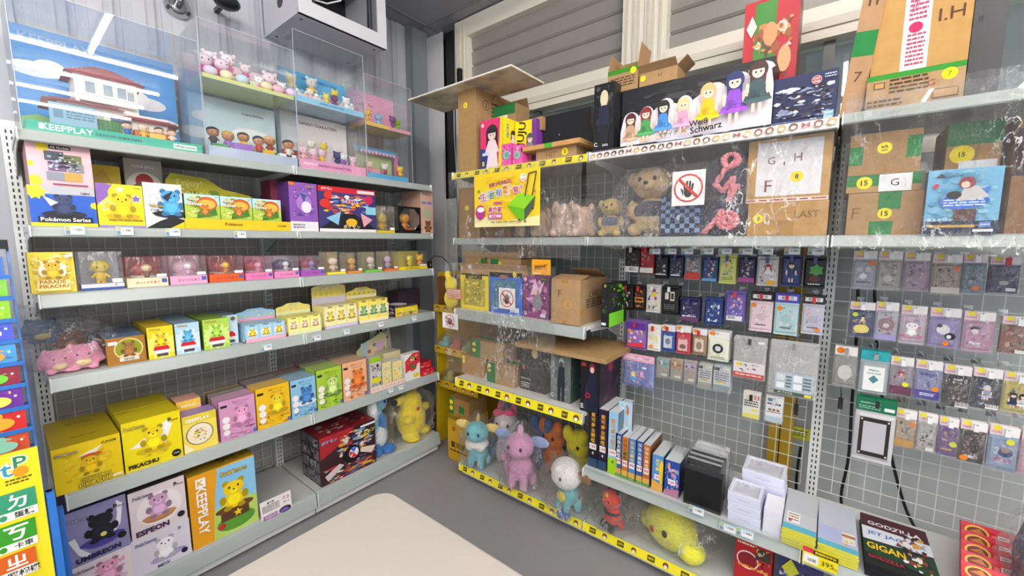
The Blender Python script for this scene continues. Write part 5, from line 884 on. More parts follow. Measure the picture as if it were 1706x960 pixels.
# poster
s0, z1 = S('R', 790, 293, -.07); s1, _ = S('R', 900, 278, -.07); z0 = z_at('R', s0, -.07, 379); w = s1 - s0; h = z1 - z0; b = MB(); b.box(0, w, 0, .0012, 0, h, '#f3d22a')
Cv(b, (0, 0, 0), (w, 0, 0), (0, 0, h)).draw([('p', [(0, 0), (1, 0), (1, .18), (.5, .1), (0, .25)], '#f6eeb0'), ('b', .03, .3, .97, .97, 30, 'f0c820 f6da48 eec41c f4d438', 4), ('t', '扭蛋士新抽抽樂', .42, .8, .075, '#b03a8a', .42, True, .1),
        ('T', '生', .16, .57, .17, '#b03a9a', .2, '#fff', .1), ('T', '活', .28, .6, .16, '#2f9ac8', .2, '#fff', .1), ('T', '有', .4, .63, .15, '#3a6ac8', .2, '#fff', .1), ('T', '新', .53, .67, .19, '#e8941c', .2, '#fff', .1), ('T', '意', .67, .65, .14, '#d83a8a', .3, '#fff', .1), ('T', '!', .75, .67, .14, '#d83a8a', .3, '#fff', .1),
    ('s', .09, .68, .045, '#5a9a1c'), ('s', .1, .56, .03, '#7a4a9a'), ('s', .94, .6, .03, '#d85a9a'), ('s', .6, .8, .05, '#e8941c'), ('o', .78, .85, .07, '#fafafa'), ('t', '一抽', .78, .88, .035, '#333', .1), ('t', '120元', .78, .82, .045, '#d83a3a', .1),
    ('p', [(.55, .38), (.72, .58), (.95, .52), (.8, .3)], '#8ad424'), ('p', [(.55, .38), (.8, .3), (.8, .12), (.72, .1)], '#6ab81a'), ('p', [(.8, .3), (.95, .52), (.93, .34), (.8, .1)], '#4a5a4a'),
    ('p', [(.8, .52), (.815, .52), (.87, .92), (.855, .92)], '#3a3a3a'), ('p', [(.9, .52), (.915, .52), (.97, .93), (.955, .93)], '#3a3a3a'), ('p', [(.855, .9), (.97, .92), (.97, .94), (.855, .92)], '#3a3a3a'), ('o', .73, .11, .018, '#222'), ('o', .81, .08, .018, '#222'), ('o', .92, .3, .018, '#222'),
    ('r', .34, .42, .46, .46, '#d04a9a'), ('T', '最終賞', .36, .32, .11, '#c8328a', .26, '#fff'), ('r', .25, .15, .47, .24, '#d04a9a'), ('t', '環保購物車', .36, .195, .06, '#fff', .2), ('l', .3, .06, .75, .11, 1, '#b89a50', 3), ('e', .12, .28, .08, .14, '#b83a8a'), ('e', .13, .33, .06, .05, '#fff')])
o = b.build('promo_poster', 'print', None, smx('R', s0, -.07, z0) @ Matrix.Rotation(0, 4, 'Y')); tag(o, 'yellow poster with a green folding trolley and Chinese lettering, hung on the shelf strip', 'poster')
# ---- section 1, third shelf
sl_ = [(757, 'open')]
box_y = carton('R', 'figure_box', 'bright yellow clear-windowed box at the corner end, third shelf', 'figure box', 768, 814, 455, RZ3, .05, .2, '#f2e01c', [('r', .12, .1, .88, .85, '#b8ac3a'), ('b', .14, .12, .86, .84, 30, 'd8c840 a89a30 f0e060 c8b838 8a7c28', 7), ('r', .2, .86, .8, .96, '#3a3218'), ('b', .25, .86, .75, .97, 8, 'f4e41c 8a2a2a', 3), ('t', 'Ex', .88, .6, .06, '#f8f8f0', .15)], scol='#c9b818')
b = MB(); b.sph((0, 0, .06), (.05, .045, .06), '#f0dc1a').sph((0, 0, .15), (.042, .04, .05), '#f0dc1a').sph((-.02, -.01, .21), (.02, .02, .03), '#f0dc1a')
s_ = s_at('R', 752, .03, RZ3); o = b.build('yellow_packet', mat('plush', '#f0dc1a'), None, smx('R', s_ - .02, .05, RZ3 - .01), .006); tag(o, 'puffy yellow wrapped item with a red notice at the corner end of the third shelf', 'plush toy')
s0, z1 = S('R', 745, 480, -.005); s1, z0 = S('R', 768, 499, -.005); b = MB(); b.box(0, s1 - s0, 0, .001, 0, z1 - z0, '#d86a60'); Cv(b, (0, 0, 0), (s1 - s0, 0, 0), (0, 0, z1 - z0)).draw([('r', .05, .08, .95, .92, '#f0c8b8'), ('t', 'ラストワン', .5, .66, .25, '#c83a34', .8), ('l', .1, .15, .9, .5, 2, '#c83a34', 3)])
tag(b.build('notice_tag', 'print', None, smx('R', s0, -.005, z0)), 'small red and white notice card on the film at the corner', 'notice card')
carton('R', 'figure_box', 'blue clear-windowed box with the no-touch sign on its front', 'figure box', 816, 870, 453, RZ3, .05, .2, '#2f6ad8', [('r', .1, .08, .84, .82, '#3f7a9a'), ('b', .12, .1, .82, .8, 26, '2a4a7a 4f94b4 6ab0c8 2a3a5a', 9), ('e', .45, .9, .14, .05, '#8a5a4a'), ('t', 'ラスト', .84, .9, .07, '#e8f0ff', .2), ('t', 'Last', .2, .12, .07, '#e8f0ff', .25), ('r', .66, .06, .92, .16, '#cfdcf0')], scol='#244fa8')
carton('R', 'figure_box', 'magenta box with a leaping white-haired fighter print', 'figure box', 872, 914, 459, RZ3, .045, .14, '#8a2a7a', [('b', .02, .05, .98, .95, 40, 'b84aa8 6a1a60 d880c8 4a1244 e8a8dc', 12), ('p', [(.3, .55), (.5, .95), (.6, .7), (.85, .9), (.7, .6)], '#f0c8e4'), ('p', [(.35, .4), (.6, .7), (.8, .35), (.55, .15)], '#8a8a94'), ('e', .5, .62, .09, .06, '#e8b8a0'), ('r', .7, .9, .97, .97, '#2a2a20'), ('t', 'ドラゴン', .83, .94, .04, '#f0e040', .24), ('r', .7, .04, .9, .12, '#dfe4f4'), ('t', 'D', .12, .1, .08, '#fff', .1), ('o', .1, .92, .05, '#f0c8e4')], scol='#3a1238')
kraft('tall brown carton marked F with a faint round face drawing, third shelf', 918, 966, 455, RZ3, .0, .3, art=[('p', [(0, .3), (.1, .34), (.14, .26), (0, .22)], '#a37a3c'), ('r', .38, .0, .54, .08, '#a37a3c'), ('r', .35, .92, .6, 1, '#a37a3c'), ('t', 'F', .3, .68, .16, '#5a4630', .2, False), ('o', .6, .45, .13, '#8a7350'), ('o', .6, .45, .124, '#b98f5c'), ('t', 'Δ', .6, .45, .1, '#8a7350', .2, False)], rart=[('r', .3, .6, .72, .72, '#4a3a28'), ('r', .32, .61, .7, .71, KR), ('t', '商品在中', .51, .66, .07, '#3a2c1c', .36), ('l', .2, .35, .85, .57, 4, '#4a3a28', 5), ('p', [(0, .2), (.12, .25), (.12, .35), (0, .4)], '#a37a3c')], flaps=[('f', -1.35, .09), ('k', -1.2, .12)], h=.225)
carton('R', 'figure_box', 'black and green box at the open end of the third shelf', 'figure box', 1001, 1013, 462, RZ3, .06, .22, '#16181c', [('t', 'D', .5, .95, .06, '#c8c040', .5), ('b', .1, .3, .9, .8, 12, '2a3a5a 3a6a2a 1a1a20 4a8a2a', 4), ('r', .1, .04, .7, .1, '#e8f0f8')], rart=[('r', 0, 0, 1, 1, '#20301c'), ('b', .0, .3, 1, 1, 24, '2a3a6a 6ac832 26301a 8ad84a 3a2a6a', 14), ('r', .0, 0, .8, .32, '#7ad82a')], h=.21)
s0, z1 = S('R', 886, 432, -.02); s1, z0 = S('R', 917, 459, -.02); b = MB(); b.box(0, s1 - s0, 0, .0012, 0, z1 - z0, '#f2a91c'); Cv(b, (0, 0, 0), (s1 - s0, 0, 0), (0, 0, z1 - z0)).draw([('t', '神抽獎', .5, .5, .34, '#5a3410', .7, True, .1), ('r', .1, .04, .5, .12, '#f8e0a0')])
tag(b.build('small_sign', 'print', None, smx('R', s0, -.02, z0)), 'orange-yellow square sign with Chinese characters hung above the brown carton', 'sign')
# long carton tray across the tops
zt_ = RZ3 + .205
kraft('long open cardboard tray with yellow stickers resting on the yellow and blue boxes', 768, 880, 448, zt_ + .003, .05, .2, art=[('t', 'H', .55, .4, .3, '#8a6a3c', .1), ('o', .82, .5, .35, '#f6e21c'), ('t', '5', .82, .5, .3, '#333', .05)], h=.04, flaps=[('f', .6, .04)])
kraft('brown carton with green tape left of two on the long tray', 775, 808, 430, zt_ + .045, .07, .16, art=[('o', .6, .4, .2, '#f6e21c'), ('t', '5', .6, .4, .2, '#333', .1), ('r', .8, 0, 1, 1, TP)], h=.06, flaps=[('f', .5, .05), ('l', -.6, .05)])
kraft('brown carton with green tape right of two on the long tray', 812, 868, 430, zt_ + .045, .07, .16, art=[('r', .1, 0, .35, 1, TP), ('o', .38, .6, .18, '#f6e21c'), ('t', '5', .38, .6, .18, '#333', .1)], h=.06, flaps=[('f', .7, .05), ('k', -.3, .08)])
sign('R', 831, 479, 858, 517, .035, 'white no-touch hand sign on the blue figure box')
sign('R', 737, 520, 763, 550, -.03, 'white no-touch hand sign hanging at the corner below the third shelf')
# ---- section 1, fourth shelf
zz1 = kraft('front brown carton with green tape and yellow 8 stickers on the lower yellow-striped shelf', 812, 857, 607, RZ4, .06, .14, art=[('r', .0, 0, .3, 1, TP), ('o', .08, .8, .1, '#f6e21c'), ('o', .08, .6, .1, '#f6e21c'), ('t', '8', .08, .7, .2, '#333', .1)], tart=[('r', 0, .35, 1, .65, TP)], h=.125)
kraft('brown carton at the corner end of the lower yellow-striped shelf', 770, 808, 606, RZ4, .08, .16, art=[('o', .08, .85, .1, '#f6e21c'), ('o', .08, .65, .1, '#f6e21c')], h=.125, col='#a98250')
kraft('brown carton with green tape on top of the two lower cartons', 787, 838, 560, RZ4 + .128, .08, .13, art=[('r', .0, 0, .28, 1, TP), ('o', .06, .7, .13, '#f6e21c'), ('o', .06, .4, .13, '#f6e21c'), ('t', '8', .06, .55, .25, '#333', .1)], tart=[('r', 0, .35, 1, .65, TP)], h=.11)
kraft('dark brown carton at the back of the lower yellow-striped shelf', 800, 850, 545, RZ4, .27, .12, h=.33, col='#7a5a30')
def fig(label, xl, xr, yt, t, d, col, ops, rart=None, h=None): return carton('R', 'figure_box', label, 'figure box', xl, xr, yt, RZ4, t, d, col, ops, rart=rart, scol=hexd(col, .9), h=h)
fig('black figure box with a fair-haired fighter print, left of the dark row', 867, 908, 575, .09, .12, '#1c1c22', [('b', .2, .2, 1, .9, 26, '2a2a34 3a3a44 4a4638 20202a', 15), ('e', .6, .82, .13, .09, '#c8b458'), ('e', .6, .78, .08, .06, '#d8b49a'), ('p', [(.4, .3), (.8, .3), (.72, .72), (.5, .72)], '#34343e'), ('r', .05, .88, .35, .96, '#8a3a34'), ('o', .15, .48, .035, '#c83a4a'), ('t', 'ラストワン', .25, .25, .06, '#f0f0f0', .42), ('l', .05, .05, .4, .18, 3, '#c8c8c8', 3)], [('r', 0, 0, 1, 1, '#23232b'), ('e', .5, .7, .2, .2, '#4a4638')], .27)
fig('grey figure box with a masked silver-haired figure and a C', 917, 950, 580, .06, .12, '#6f7876', [('b', 0, 0, 1, 1, 20, '7c8684 646c6a 8a9492', 16), ('e', .55, .84, .12, .08, '#b8c0c4'), ('e', .55, .79, .09, .06, '#50545a'), ('p', [(.35, .3), (.75, .3), (.7, .74), (.42, .74)], '#2e3238'), ('r', .38, .02, .52, .32, '#2a2e34'), ('r', .58, .02, .72, .32, '#2a2e34'), ('t', 'C', .12, .12, .1, '#e8ecec', .15)], [('r', 0, 0, 1, 1, '#4a5654'), ('p', [(.2, 0), (.8, 0), (.6, .7), (.3, .6)], '#2f5a50'), ('b', 0, 0, 1, .9, 14, '5a6a68 3a4a48 2a3432', 17)], .26)
fig('black figure box with a red-haired dark-robed figure and an E, open end of the row', 966, 998, 580, .03, .24, '#17151a', [('e', .6, .85, .16, .09, '#8a1e34'), ('e', .6, .81, .1, .06, '#e8c8b8'), ('p', [(.3, .02), (.95, .02), (.8, .76), (.45, .76)], '#1d2038'), ('p', [(.3, .5), (.4, .6), (.35, .02), (.2, .02)], '#2a2c44'), ('o', .4, .32, .05, '#c8203a'), ('o', .4, .32, .03, '#1d2038'), ('t', 'E', .12, .1, .09, '#eee', .14), ('r', .04, .86, .3, .93, '#9a3a34')], [('r', 0, 0, 1, 1, '#241a26'), ('e', .5, .8, .12, .1, '#8a1e34'), ('p', [(.3, 0), (.8, 0), (.65, .7), (.4, .7)], '#3a1a34'), ('b', 0, .0, 1, .9, 14, '2a2030 4a2438 1a161e', 18)], .27)
kraft('broad flat cardboard sheets lying on top of the dark figure boxes', 857, 1010, 575, RZ4 + .272, .0, .38, art=[('r', .2, .3, .9, .7, KR)], h=.022, col='#a88858')
# ---- section 1, base: bagged plush toys in generic shapes
T6 = .09
def quad(x, t, k, c1, c2, label, ears, rz, extra, bagl, seed, hd=None, bw=.26, zs=RZ6, hs=1.15):
    s = s_at('R', x, t, zs); M = smx('R', s, t, zs) @ Matrix.Rotation(rz, 4, 'Z'); hc = hd or c1
    P_ = [('body', c1, [(0, 0, k * .34, k * .2, k * .18, k * .22), (-k * .1, -k * .12, k * .16, k * .07, k * .07, k * .16), (k * .1, -k * .12, k * .16, k * .07, k * .07, k * .16), (-k * .14, k * .12, k * .12, k * .08, k * .08, k * .12), (k * .14, k * .12, k * .12, k * .08, k * .08, k * .12), (0, -k * .02, k * .5, k * .12, k * .12, k * .14)], True),
          ('head', hc, [(0, -k * .05, k * .72, k * .2 * hs, k * .18 * hs, k * .18 * hs), (0, -k * .17 * hs, k * .67, k * .09, k * .08, k * .07)], True)]
    for q in (-1, 1):
        if ears == 'up': P_.append(('ear', c2, [(q * k * .13, 0, k * .94, k * .06, k * .03, k * .14)], True))
        elif ears == 'side': P_.append(('ear', c2, [(q * k * .27 * hs, 0, k * .82, k * .16, k * .03, k * .09)], True))
        P_.append(('eye', '#1c1c24', [(q * k * .09 * hs, -k * (.05 + .165 * hs), k * .75, k * .022, k * .014, k * .034)], False))
    for nm, col, sp in extra: P_.append((nm, col, [tuple(v * k for v in q) for q in sp], True))
    plush(M, label, P_)
    if bagl: bag(M, bw, bw * .85, k * 1.12, bagl, seed)
quad(797, .06, .33, '#6fb4c0', '#e0c47a', 'light blue plush animal with a white ruff, corner end of the right base', 'side', .35, [('ruff', '#f1ede8', [(0, -.05, .5, .24, .2, .08), (-.1, -.14, .46, .1, .08, .08), (.1, -.14, .46, .1, .08, .08)]), ('crest', '#c9b45a', [(0, .02, .95, .03, .06, .12)]), ('tail', '#3f7a94', [(.2, .25, .3, .07, .1, .2)])], 'crinkled clear bag around the light blue plush animal', 31, bw=.22)
quad(868, .05, .37, '#cf94b8', '#8fa0c8', 'mauve plush animal with broad blue-lined ears, beside the light blue one', 'side', .2, [('tail', '#cf94b8', [(-.26, .05, .3, .06, .06, .2), (-.3, .0, .45, .05, .05, .1)]), ('crest', '#e0a8c8', [(0, -.03, .95, .05, .05, .1)])], 'crinkled clear bag around the mauve plush animal', 32, bw=.27)
quad(845, .24, .36, '#eadfe2', '#e2708e', 'white and rose plush animal behind the mauve one', 'up', .3, [('bow', '#e8607e', [(-.12, -.1, .9, .12, .06, .08), (.08, -.1, .94, .1, .06, .07)]), ('bow', '#8ac0e0', [(.14, -.14, .55, .06, .04, .1)])], 'crinkled clear bag around the white and rose plush animal', 33, bw=.24)
quad(946, .04, .3, '#6ab4b8', '#8a5f3a', 'plush toy with a large white head and a teal body with a yellow patch', 'side', -.35, [('patch', '#d9c24a', [(.05, -.2, .36, .1, .06, .09)]), ('foot', '#3a5f9a', [(.1, -.18, .05, .13, .12, .05)])], 'crinkled clear bag around the white-headed teal plush toy', 34, hd='#eeebe8', bw=.27, hs=1.5)
for x, c, l in ((925, '#c8703a', 'orange plush toy at the back of the right base deck'), (965, '#d8cc2e', 'yellow plush toy at the back beneath the lower yellow strip'), (910, '#4f6a94', 'dark blue plush toy behind the white-headed one')):
    s = s_at('R', x, .3, RZ6); zf = .12 if 'dark' not in l else 0
    plush(smx('R', s, .28, RZ6), l, [('body', c, [(0, 0, .1, .08, .07, .1), (0, 0, .25, .075, .065, .09), (-.05, -.04, .32, .03, .03, .05), (.05, -.04, .32, .03, .03, .05)], True), ('eye', '#222', [(.03, -.066, .26, .008, .005, .012)], False)])
quad(1020, .06, .225, '#d23a2c', '#1e1a1c', 'red and black plush toy with yellow marks, standing under the album shelf', 'up', -.4, [('leg', '#1e1a1c', [(-.1, -.14, .12, .1, .1, .12)]), ('leg', '#1e1a1c', [(.1, -.14, .12, .1, .1, .12)]), ('belt', '#1e1a1c', [(0, -.03, .42, .2, .18, .05)]), ('patch', '#e8a41e', [(0, -.19, .84, .06, .04, .05)])], 'crinkled clear bag around the red and black plush toy', 35, bw=.22)
s = s_at('R', 1110, .06, RZ6)
plush(smx('R', s, .12, RZ6) @ Matrix.Rotation(-.5, 4, 'Z'), 'lemon yellow plush toy lying under the album shelf', [('body', '#e3e043', [(0, 0, .1, .13, .1, .1), (.12, .0, .06, .06, .06, .05), (-.12, 0, .06, .06, .06, .05), (0, 0, .19, .06, .05, .05)], True), ('eye', '#251c1c', [(.05, -.092, .12, .014, .008, .016)], False), ('mouth', '#b8342e', [(-.02, -.098, .1, .012, .006, .016)], False)])
bag(smx('R', s, .12, RZ6), .4, .26, .26, 'crinkled clear bag around the lemon yellow plush toy', 36, neck=False)
s = s_at('R', 1060, .2, RZ6); bag(smx('R', s, .22, RZ6), .2, .2, .25, 'empty-looking crumpled clear bag between the red and lemon plush toys', 37)
# ---- corner yellow stand
def ST(x, y, Y=1.95): return hit(x, y, 'y', Y)
st = empty('display_stand', Matrix.Translation((-2.26, 1.95, 0)))
YC = '#d8b41c'
MB().prism([(0, 0), (.34, 0), (.34, 1.3), (.05, 1.3)], 'x', 0, .01, YC).build('side_panel', 'plastic', st)
for z in (1.06, .755, .50):
    b = MB(); b.box(.01, .44, .0, .32, z - .04, z - .035, '#c09c18').box(.01, .44, -.004, 0, z - .04, z + .012, YC)
    for i in range(5): c_ = Cv(b, (.03 + i * .085, -.004, z - .034), (.04, 0, 0), (0, 0, .04)); c_.draw([('o', .5, .5, .42, '#3a2c14'), ('e', .5, .62, .3, .2, '#b84a34'), ('e', .5, .36, .3, .18, '#e8dcc0')])
    b.build('tier', 'plastic', st)
MB().box(.01, .44, .32, .33, 0, 1.3, '#a88a20').build('back_panel', 'plastic', st)
tag(st, 'yellow tiered display stand filling the corner between the two shelf runs', 'display stand')
yb_ = MB(); yb_.box(0, .2, 0, .2, 0, .33, '#caa018'); Cv(yb_, (0, 0, 0), (.2, 0, 0), (0, 0, .33)).draw([('t', '寶可夢', .5, .35, .14, '#3a2414', .8), ('l', .1, .18, .9, .25, 1, '#3a2414', 3), ('o', .3, .7, .05, '#b84a34'), ('r', 0, .9, 1, 1, '#8a6a20')])
tag(yb_.build('carton', 'print', None, Matrix.Translation((-2.03, 1.86, 0))), 'yellow carton lettered with Chinese characters standing on the floor in the corner', 'carton')
kb = MB(); kb.box(0, .19, 0, .18, 0, .12, '#9a7640'); Cv(kb, (0, 0, 0), (.19, 0, 0), (0, 0, .12)).draw([('r', 0, 0, .22, 1, TP), ('r', .5, .2, .75, .6, TP), ('o', .1, .7, .14, '#f6e21c'), ('o', .1, .35, .14, '#f6e21c')])
tag(kb.build('cardboard_box', 'kraft', None, Matrix.Translation((-2.02, 1.87, .331))), 'small brown carton with green tape on the yellow floor carton', 'cardboard box')
for i, (dx, z, c, l) in enumerate(((.06, .765, '#8fc4bc', 'mint bagged toy on the middle tier of the yellow stand'), (.18, .765, '#d8684a', 'orange bagged toy on the middle tier of the yellow stand'), (.3, .765, '#9aa86a', 'greenish bagged toy on the middle tier of the yellow stand'), (.1, .51, '#b8b46a', 'olive bagged toy on the lower tier of the yellow stand'), (.26, .51, '#c8ccd8', 'pale grey bagged item on the lower tier of the yellow stand'))):
    o = MB(); o.sph((0, 0, .035), (.045, .04, .035), c).sph((.01, 0, .075), (.03, .03, .03), c).sph((-.03, -.02, .03), (.02, .02, .03), hexd(c, 1.15)); zq = z - .034
    tag(o.build('small_toy', mat('plush', c), None, Matrix.Translation((-2.25 + dx, 2.0, zq)), .006), l, 'plush toy')
    bag(Matrix.Translation((-2.25 + dx, 2.0, zq)), .12, .1, .13, 'small clear bag around the ' + l.split(' on the')[0] + ' on the yellow stand', 60 + i)
b = MB(); b.box(0, .012, 0, .2, 0, .2, '#8a5a34').box(-.002, 0, .015, .185, .015, .185, '#1d1b20'); tag(b.build('dark_frame', 'print', None, Matrix.Translation((-2.235, 1.97, 1.073))), 'thin dark framed board on the top tier of the yellow stand', 'frame')
# ---- section 2, top shelf
carton('R', 'figure_box', 'black box with a long-haired man in a dark robe and the letter C', 'figure box', 988, 1021, 143, RZ1, .03, .16, '#17181c', [('b', .0, .3, 1, 1, 20, '2a2c30 3c3e42 505256 1c1d20', 21), ('e', .52, .78, .2, .12, '#d8cfa8'), ('p', [(.38, .55), (.66, .55), (.68, .8), (.36, .8)], '#d8cfa8'), ('p', [(.2, .3), (.85, .3), (.75, .68), (.3, .68)], '#23253a'), ('p', [(.28, .05), (.8, .05), (.72, .4), (.36, .4)], '#1a1b22'), ('e', .52, .75, .1, .07, '#e8d0bc'), ('t', 'ZADL', .62, .1, .05, '#eee', .3), ('t', 'C.', .16, .12, .1, '#f4f4f4', .2)], scol='#24252a', rart=[('b', 0, 0, 1, 1, 14, '2a2c30 3c3e42 1c1d20', 22)])
carton('R', 'figure_box', 'long black box behind the white seven-girl standee', 'figure box', 1034, 1283, 150, RZ1, .1, .16, '#1c1d22', [('b', .0, .3, 1, 1, 30, '2a2c30 3c3e42 1c1d20', 23)], h=.27)
zk = RZ1 + .272
kraft('open carton with green tape flaps on the long black box', 1012, 1062, 108, zk, .1, .12, art=[('r', 0, .8, 1, 1, '#3a8a1e'), ('o', .85, .82, .14, '#f6e21c'), ('l', .1, .2, .9, .65, 4, '#5a4226', 3), ('r', .06, .1, .2, .28, '#e8e4dc')], h=.1, flaps=[('l', -.2, .07), ('k', -.2, .06), ('r', .15, .09)])
kraft('lower open carton with a yellow disc beside the green-taped one', 1065, 1128, 110, zk, .1, .12, art=[('o', .1, .6, .22, '#f6e21c'), ('t', 'H', .55, .6, .3, '#7a5a34', .2)], h=.055, flaps=[('k', .2, .05), ('f', 1.0, .04), ('r', .9, .05)])
s0, s1, z1 = extent('R', 1034, 1284, 180, RZ1, .035); w = s1 - s0; h = z_at('R', s1, .035, 96) - RZ1
b = MB(); out = [(0, 0), (w, 0), (w, .62 * h), (w * .985, .86 * h)]
for cx, cy, rr in ((.93, .86, .075), (.8, .78, .07), (.66, .7, .07), (.47, .6, .05), (.34, .62, .055), (.2, .55, .05), (.08, .5, .06)):
    for i in range(7): a = math.radians(10 + 160 * i / 6); out.append((w * (cx + rr * math.cos(a)), h * (cy + .13 * math.sin(a))))
out.append((0, .3 * h)); b.prism(out, 'y', 0, .006, '#efeaf2'); c = Cv(b, (0, 0, 0), (w, 0, 0), (0, 0, h))
gr = [(.08, '#5a2a2a', '#c0a084', .02, .6), (.2, '#8a3030', '#4a9a5a', .07, .6), (.33, '#2c2a26', '#4a8ad8', .1, .62), (.47, '#efd09a', '#f0a0c4', .11, .58), (.63, '#f0b880', '#f2c21c', .13, .7), (.79, '#24306a', '#8a4ac4', .15, .76), (.92, '#4a2a26', '#3a5058', .24, .74)]
ops = [('b', .0, .0, 1, .12, 14, 'e0e0f4 f4e0ee dce8f8', 3)]
for x, hc, dc, y, hh in gr: ops += [('g', x, y, hh, hc, dc), ('b', x - .055, y + hh * .18, x + .055, y + hh * .42, 8, ' '.join(q.strip('#') for q in (dc, hexd(dc, 1.2), hexd(dc, .8))), int(x * 100))]
ops += [('t', 'きんいろ', .24, .09, .085, '#d8b24a', .14), ('t', 'モザイク', .38, .115, .085, '#1c1a1e', .13), ('t', '×', .49, .13, .08, '#b08a6a', .06), ('t', 'Weiß', .58, .22, .1, '#2a2630', .12, True, .08), ('t', 'Schwarz', .63, .12, .12, '#1c1a20', .2, True, .08)]
c.draw(ops); o = b.build('display_standee', 'print', None, smx('R', s0, .03, RZ1)); tag(o, 'white cut-out standee of seven girls in coloured dresses lettered Schwarz', 'standee')
MB().box(0, w, .0, .03, 0, .012, '#e4dfe8').build('foot', 'print', o)
carton('R', 'figure_box', 'tall red and green box with an orange-haired fighter, standing behind the standee', 'figure box', 1228, 1317, 110, RZ1 + .0, .27, .13, '#c02434', [('p', [(.2, .45), (.6, .45), (.6, .98), (.2, .98)], '#3f8a34'), ('b', .15, .25, .95, .85, 36, 'd88a4a a85a34 e8b070 e8d4c4 6a4434 c0703a', 24), ('e', .5, .75, .13, .08, '#e8a070'), ('e', .78, .56, .12, .09, '#e8b484'), ('r', .6, 0, 1, .3, '#6a2a8a'), ('t', 'ANIMATE', .8, .2, .05, '#f0f0f0', .3), ('p', [(.05, .82), (.15, .9), (.25, .82), (.15, .75)], '#e8e4e0'), ('r', .7, .05, .85, .11, '#8ac0f0')], scol='#9a6a5a', h=.56)
o = carton('R', 'figure_box', 'dark blue box with a red LAST ONE badge and a BANDAI mark', 'figure box', 1285, 1391, 134, RZ1, .05, .16, '#1a2450', [('b', .0, .1, 1, .8, 50, '24284a 8a94b4 4a3a5a 11131f d0d4e4 3a3048', 25), ('r', 0, .0, .8, .08, '#3a4a78'), ('o', .68, .83, .085, '#f4e8ea'), ('o', .68, .83, .078, '#cf2438'), ('t', 'LAST', .68, .86, .05, '#fff', .1), ('t', 'ONE', .68, .8, .05, '#fff', .1), ('r', .82, .03, .97, .2, '#5aa4e4'), ('t', 'BAN', .895, .155, .06, '#fff', .12), ('t', 'DAI', .895, .075, .06, '#fff', .12), ('l', .8, .83, .97, .93, 2, '#b8c4e0', 3)], scol='#141a34')
# ---- section 2, second shelf: bagged bears, shoulder bag, rope slippers
def bear(x, t, k, c1, c2, label, seed, dress, bagl, bw):
    s = s_at('R', x, t, RZ2); M = smx('R', s, t, RZ2)
    P_ = [('body', c1, [(0, 0, k * .3, k * .24, k * .2, k * .26), (-k * .2, -k * .12, k * .1, k * .1, k * .14, k * .09), (k * .2, -k * .12, k * .1, k * .1, k * .14, k * .09), (-k * .27, -k * .05, k * .38, k * .08, k * .08, k * .14), (k * .27, -k * .05, k * .38, k * .08, k * .08, k * .14)], True),
          ('head', c1, [(0, -k * .03, k * .74, k * .28, k * .23, k * .22), (0, -k * .22, k * .69, k * .1, k * .08, k * .07)], True), ('nose', '#3a2a28', [(0, -k * .3, k * .72, k * .035, k * .02, k * .025)], False),
          ('ear', c1, [(-k * .28, 0, k * .82, k * .09, k * .05, k * .1)], True), ('ear', c2, [(k * .2, 0, k * .93, k * .1, k * .05, k * .07)], True), ('shirt', dress, [(0, -k * .01, k * .36, k * .26, k * .22, k * .16)], True)]
    for q in (-1, 1): P_.append(('eye', '#1c1818', [(q * k * .1, -k * .245, k * .78, k * .025, k * .014, k * .03)], False))
    plush(M, label, P_); bag(M, bw, bw * .75, k * 1.0, bagl, seed, neck=False)
bear(1085, .15, .325, '#d2b486', '#8a7484', 'large tan teddy bear in a dark striped shirt, left of the no-touch sign', 41, '#3c4054', 'crinkled clear bag around the large tan teddy bear', .33)
bear(1018, .1, .19, '#cdb070', '#58607e', 'small tan teddy bear with a checked ribbon at the bay joint', 42, '#5a6284', 'tall clear bag around the small tan teddy bear', .19)
s = s_at('R', 1132, .03, RZ2); b = MB(); w, h, d = .17, .16, .07; r = empty('shoulder_bag', smx('R', s - w / 2, .03, RZ2 + .005))
b.prism([(.01, 0), (w - .01, 0), (w, .02), (w, h * .8), (w - .03, h), (.03, h), (0, h * .8), (0, .02)], 'y', 0, d, '#33405a'); cv = Cv(b, (0, 0, 0), (w, 0, 0), (0, 0, h))
cv.draw([('r', .04 + i * .115, .06 + j * .115, .04 + i * .115 + .115, .06 + j * .115 + .115, '#7f9cc0' if (i + j) % 2 else '#232a3a') for i in range(8) for j in range(7)]); b.build('body', 'print', r)
b = MB(); b.prism([(.005, .35 * h), (w - .005, .35 * h), (w - .01, h * .98), (.01, h * .98)], 'y', -.008, -.001, '#3a4a68'); Cv(b, (.005, -.008, .35 * h), (w - .01, 0, 0), (0, 0, h * .6)).draw([('r', .02 + i * .12, j * .17, .02 + i * .12 + .12, j * .17 + .17, '#6f8cb4' if (i + j) % 2 else '#2a3246') for i in range(8) for j in range(6)]); b.build('flap', 'print', r)
MB().cyl((w / 2, -.008, h * .45), (w / 2, -.013, h * .45), .012, .012, '#cfd4da').build('clasp', 'metal', r)
MB().tube([(.01, .03, h * .9), (.03, .03, h * 1.25), (w / 2, .03, h * 1.4), (w - .03, .03, h * 1.25), (w - .01, .03, h * .9)], .006, '#2a3246').build('strap', 'plastic', r)
tag(r, 'blue and black checked shoulder bag below the no-touch sign', 'bag')
s = s_at('R', 1205, .08, RZ2)
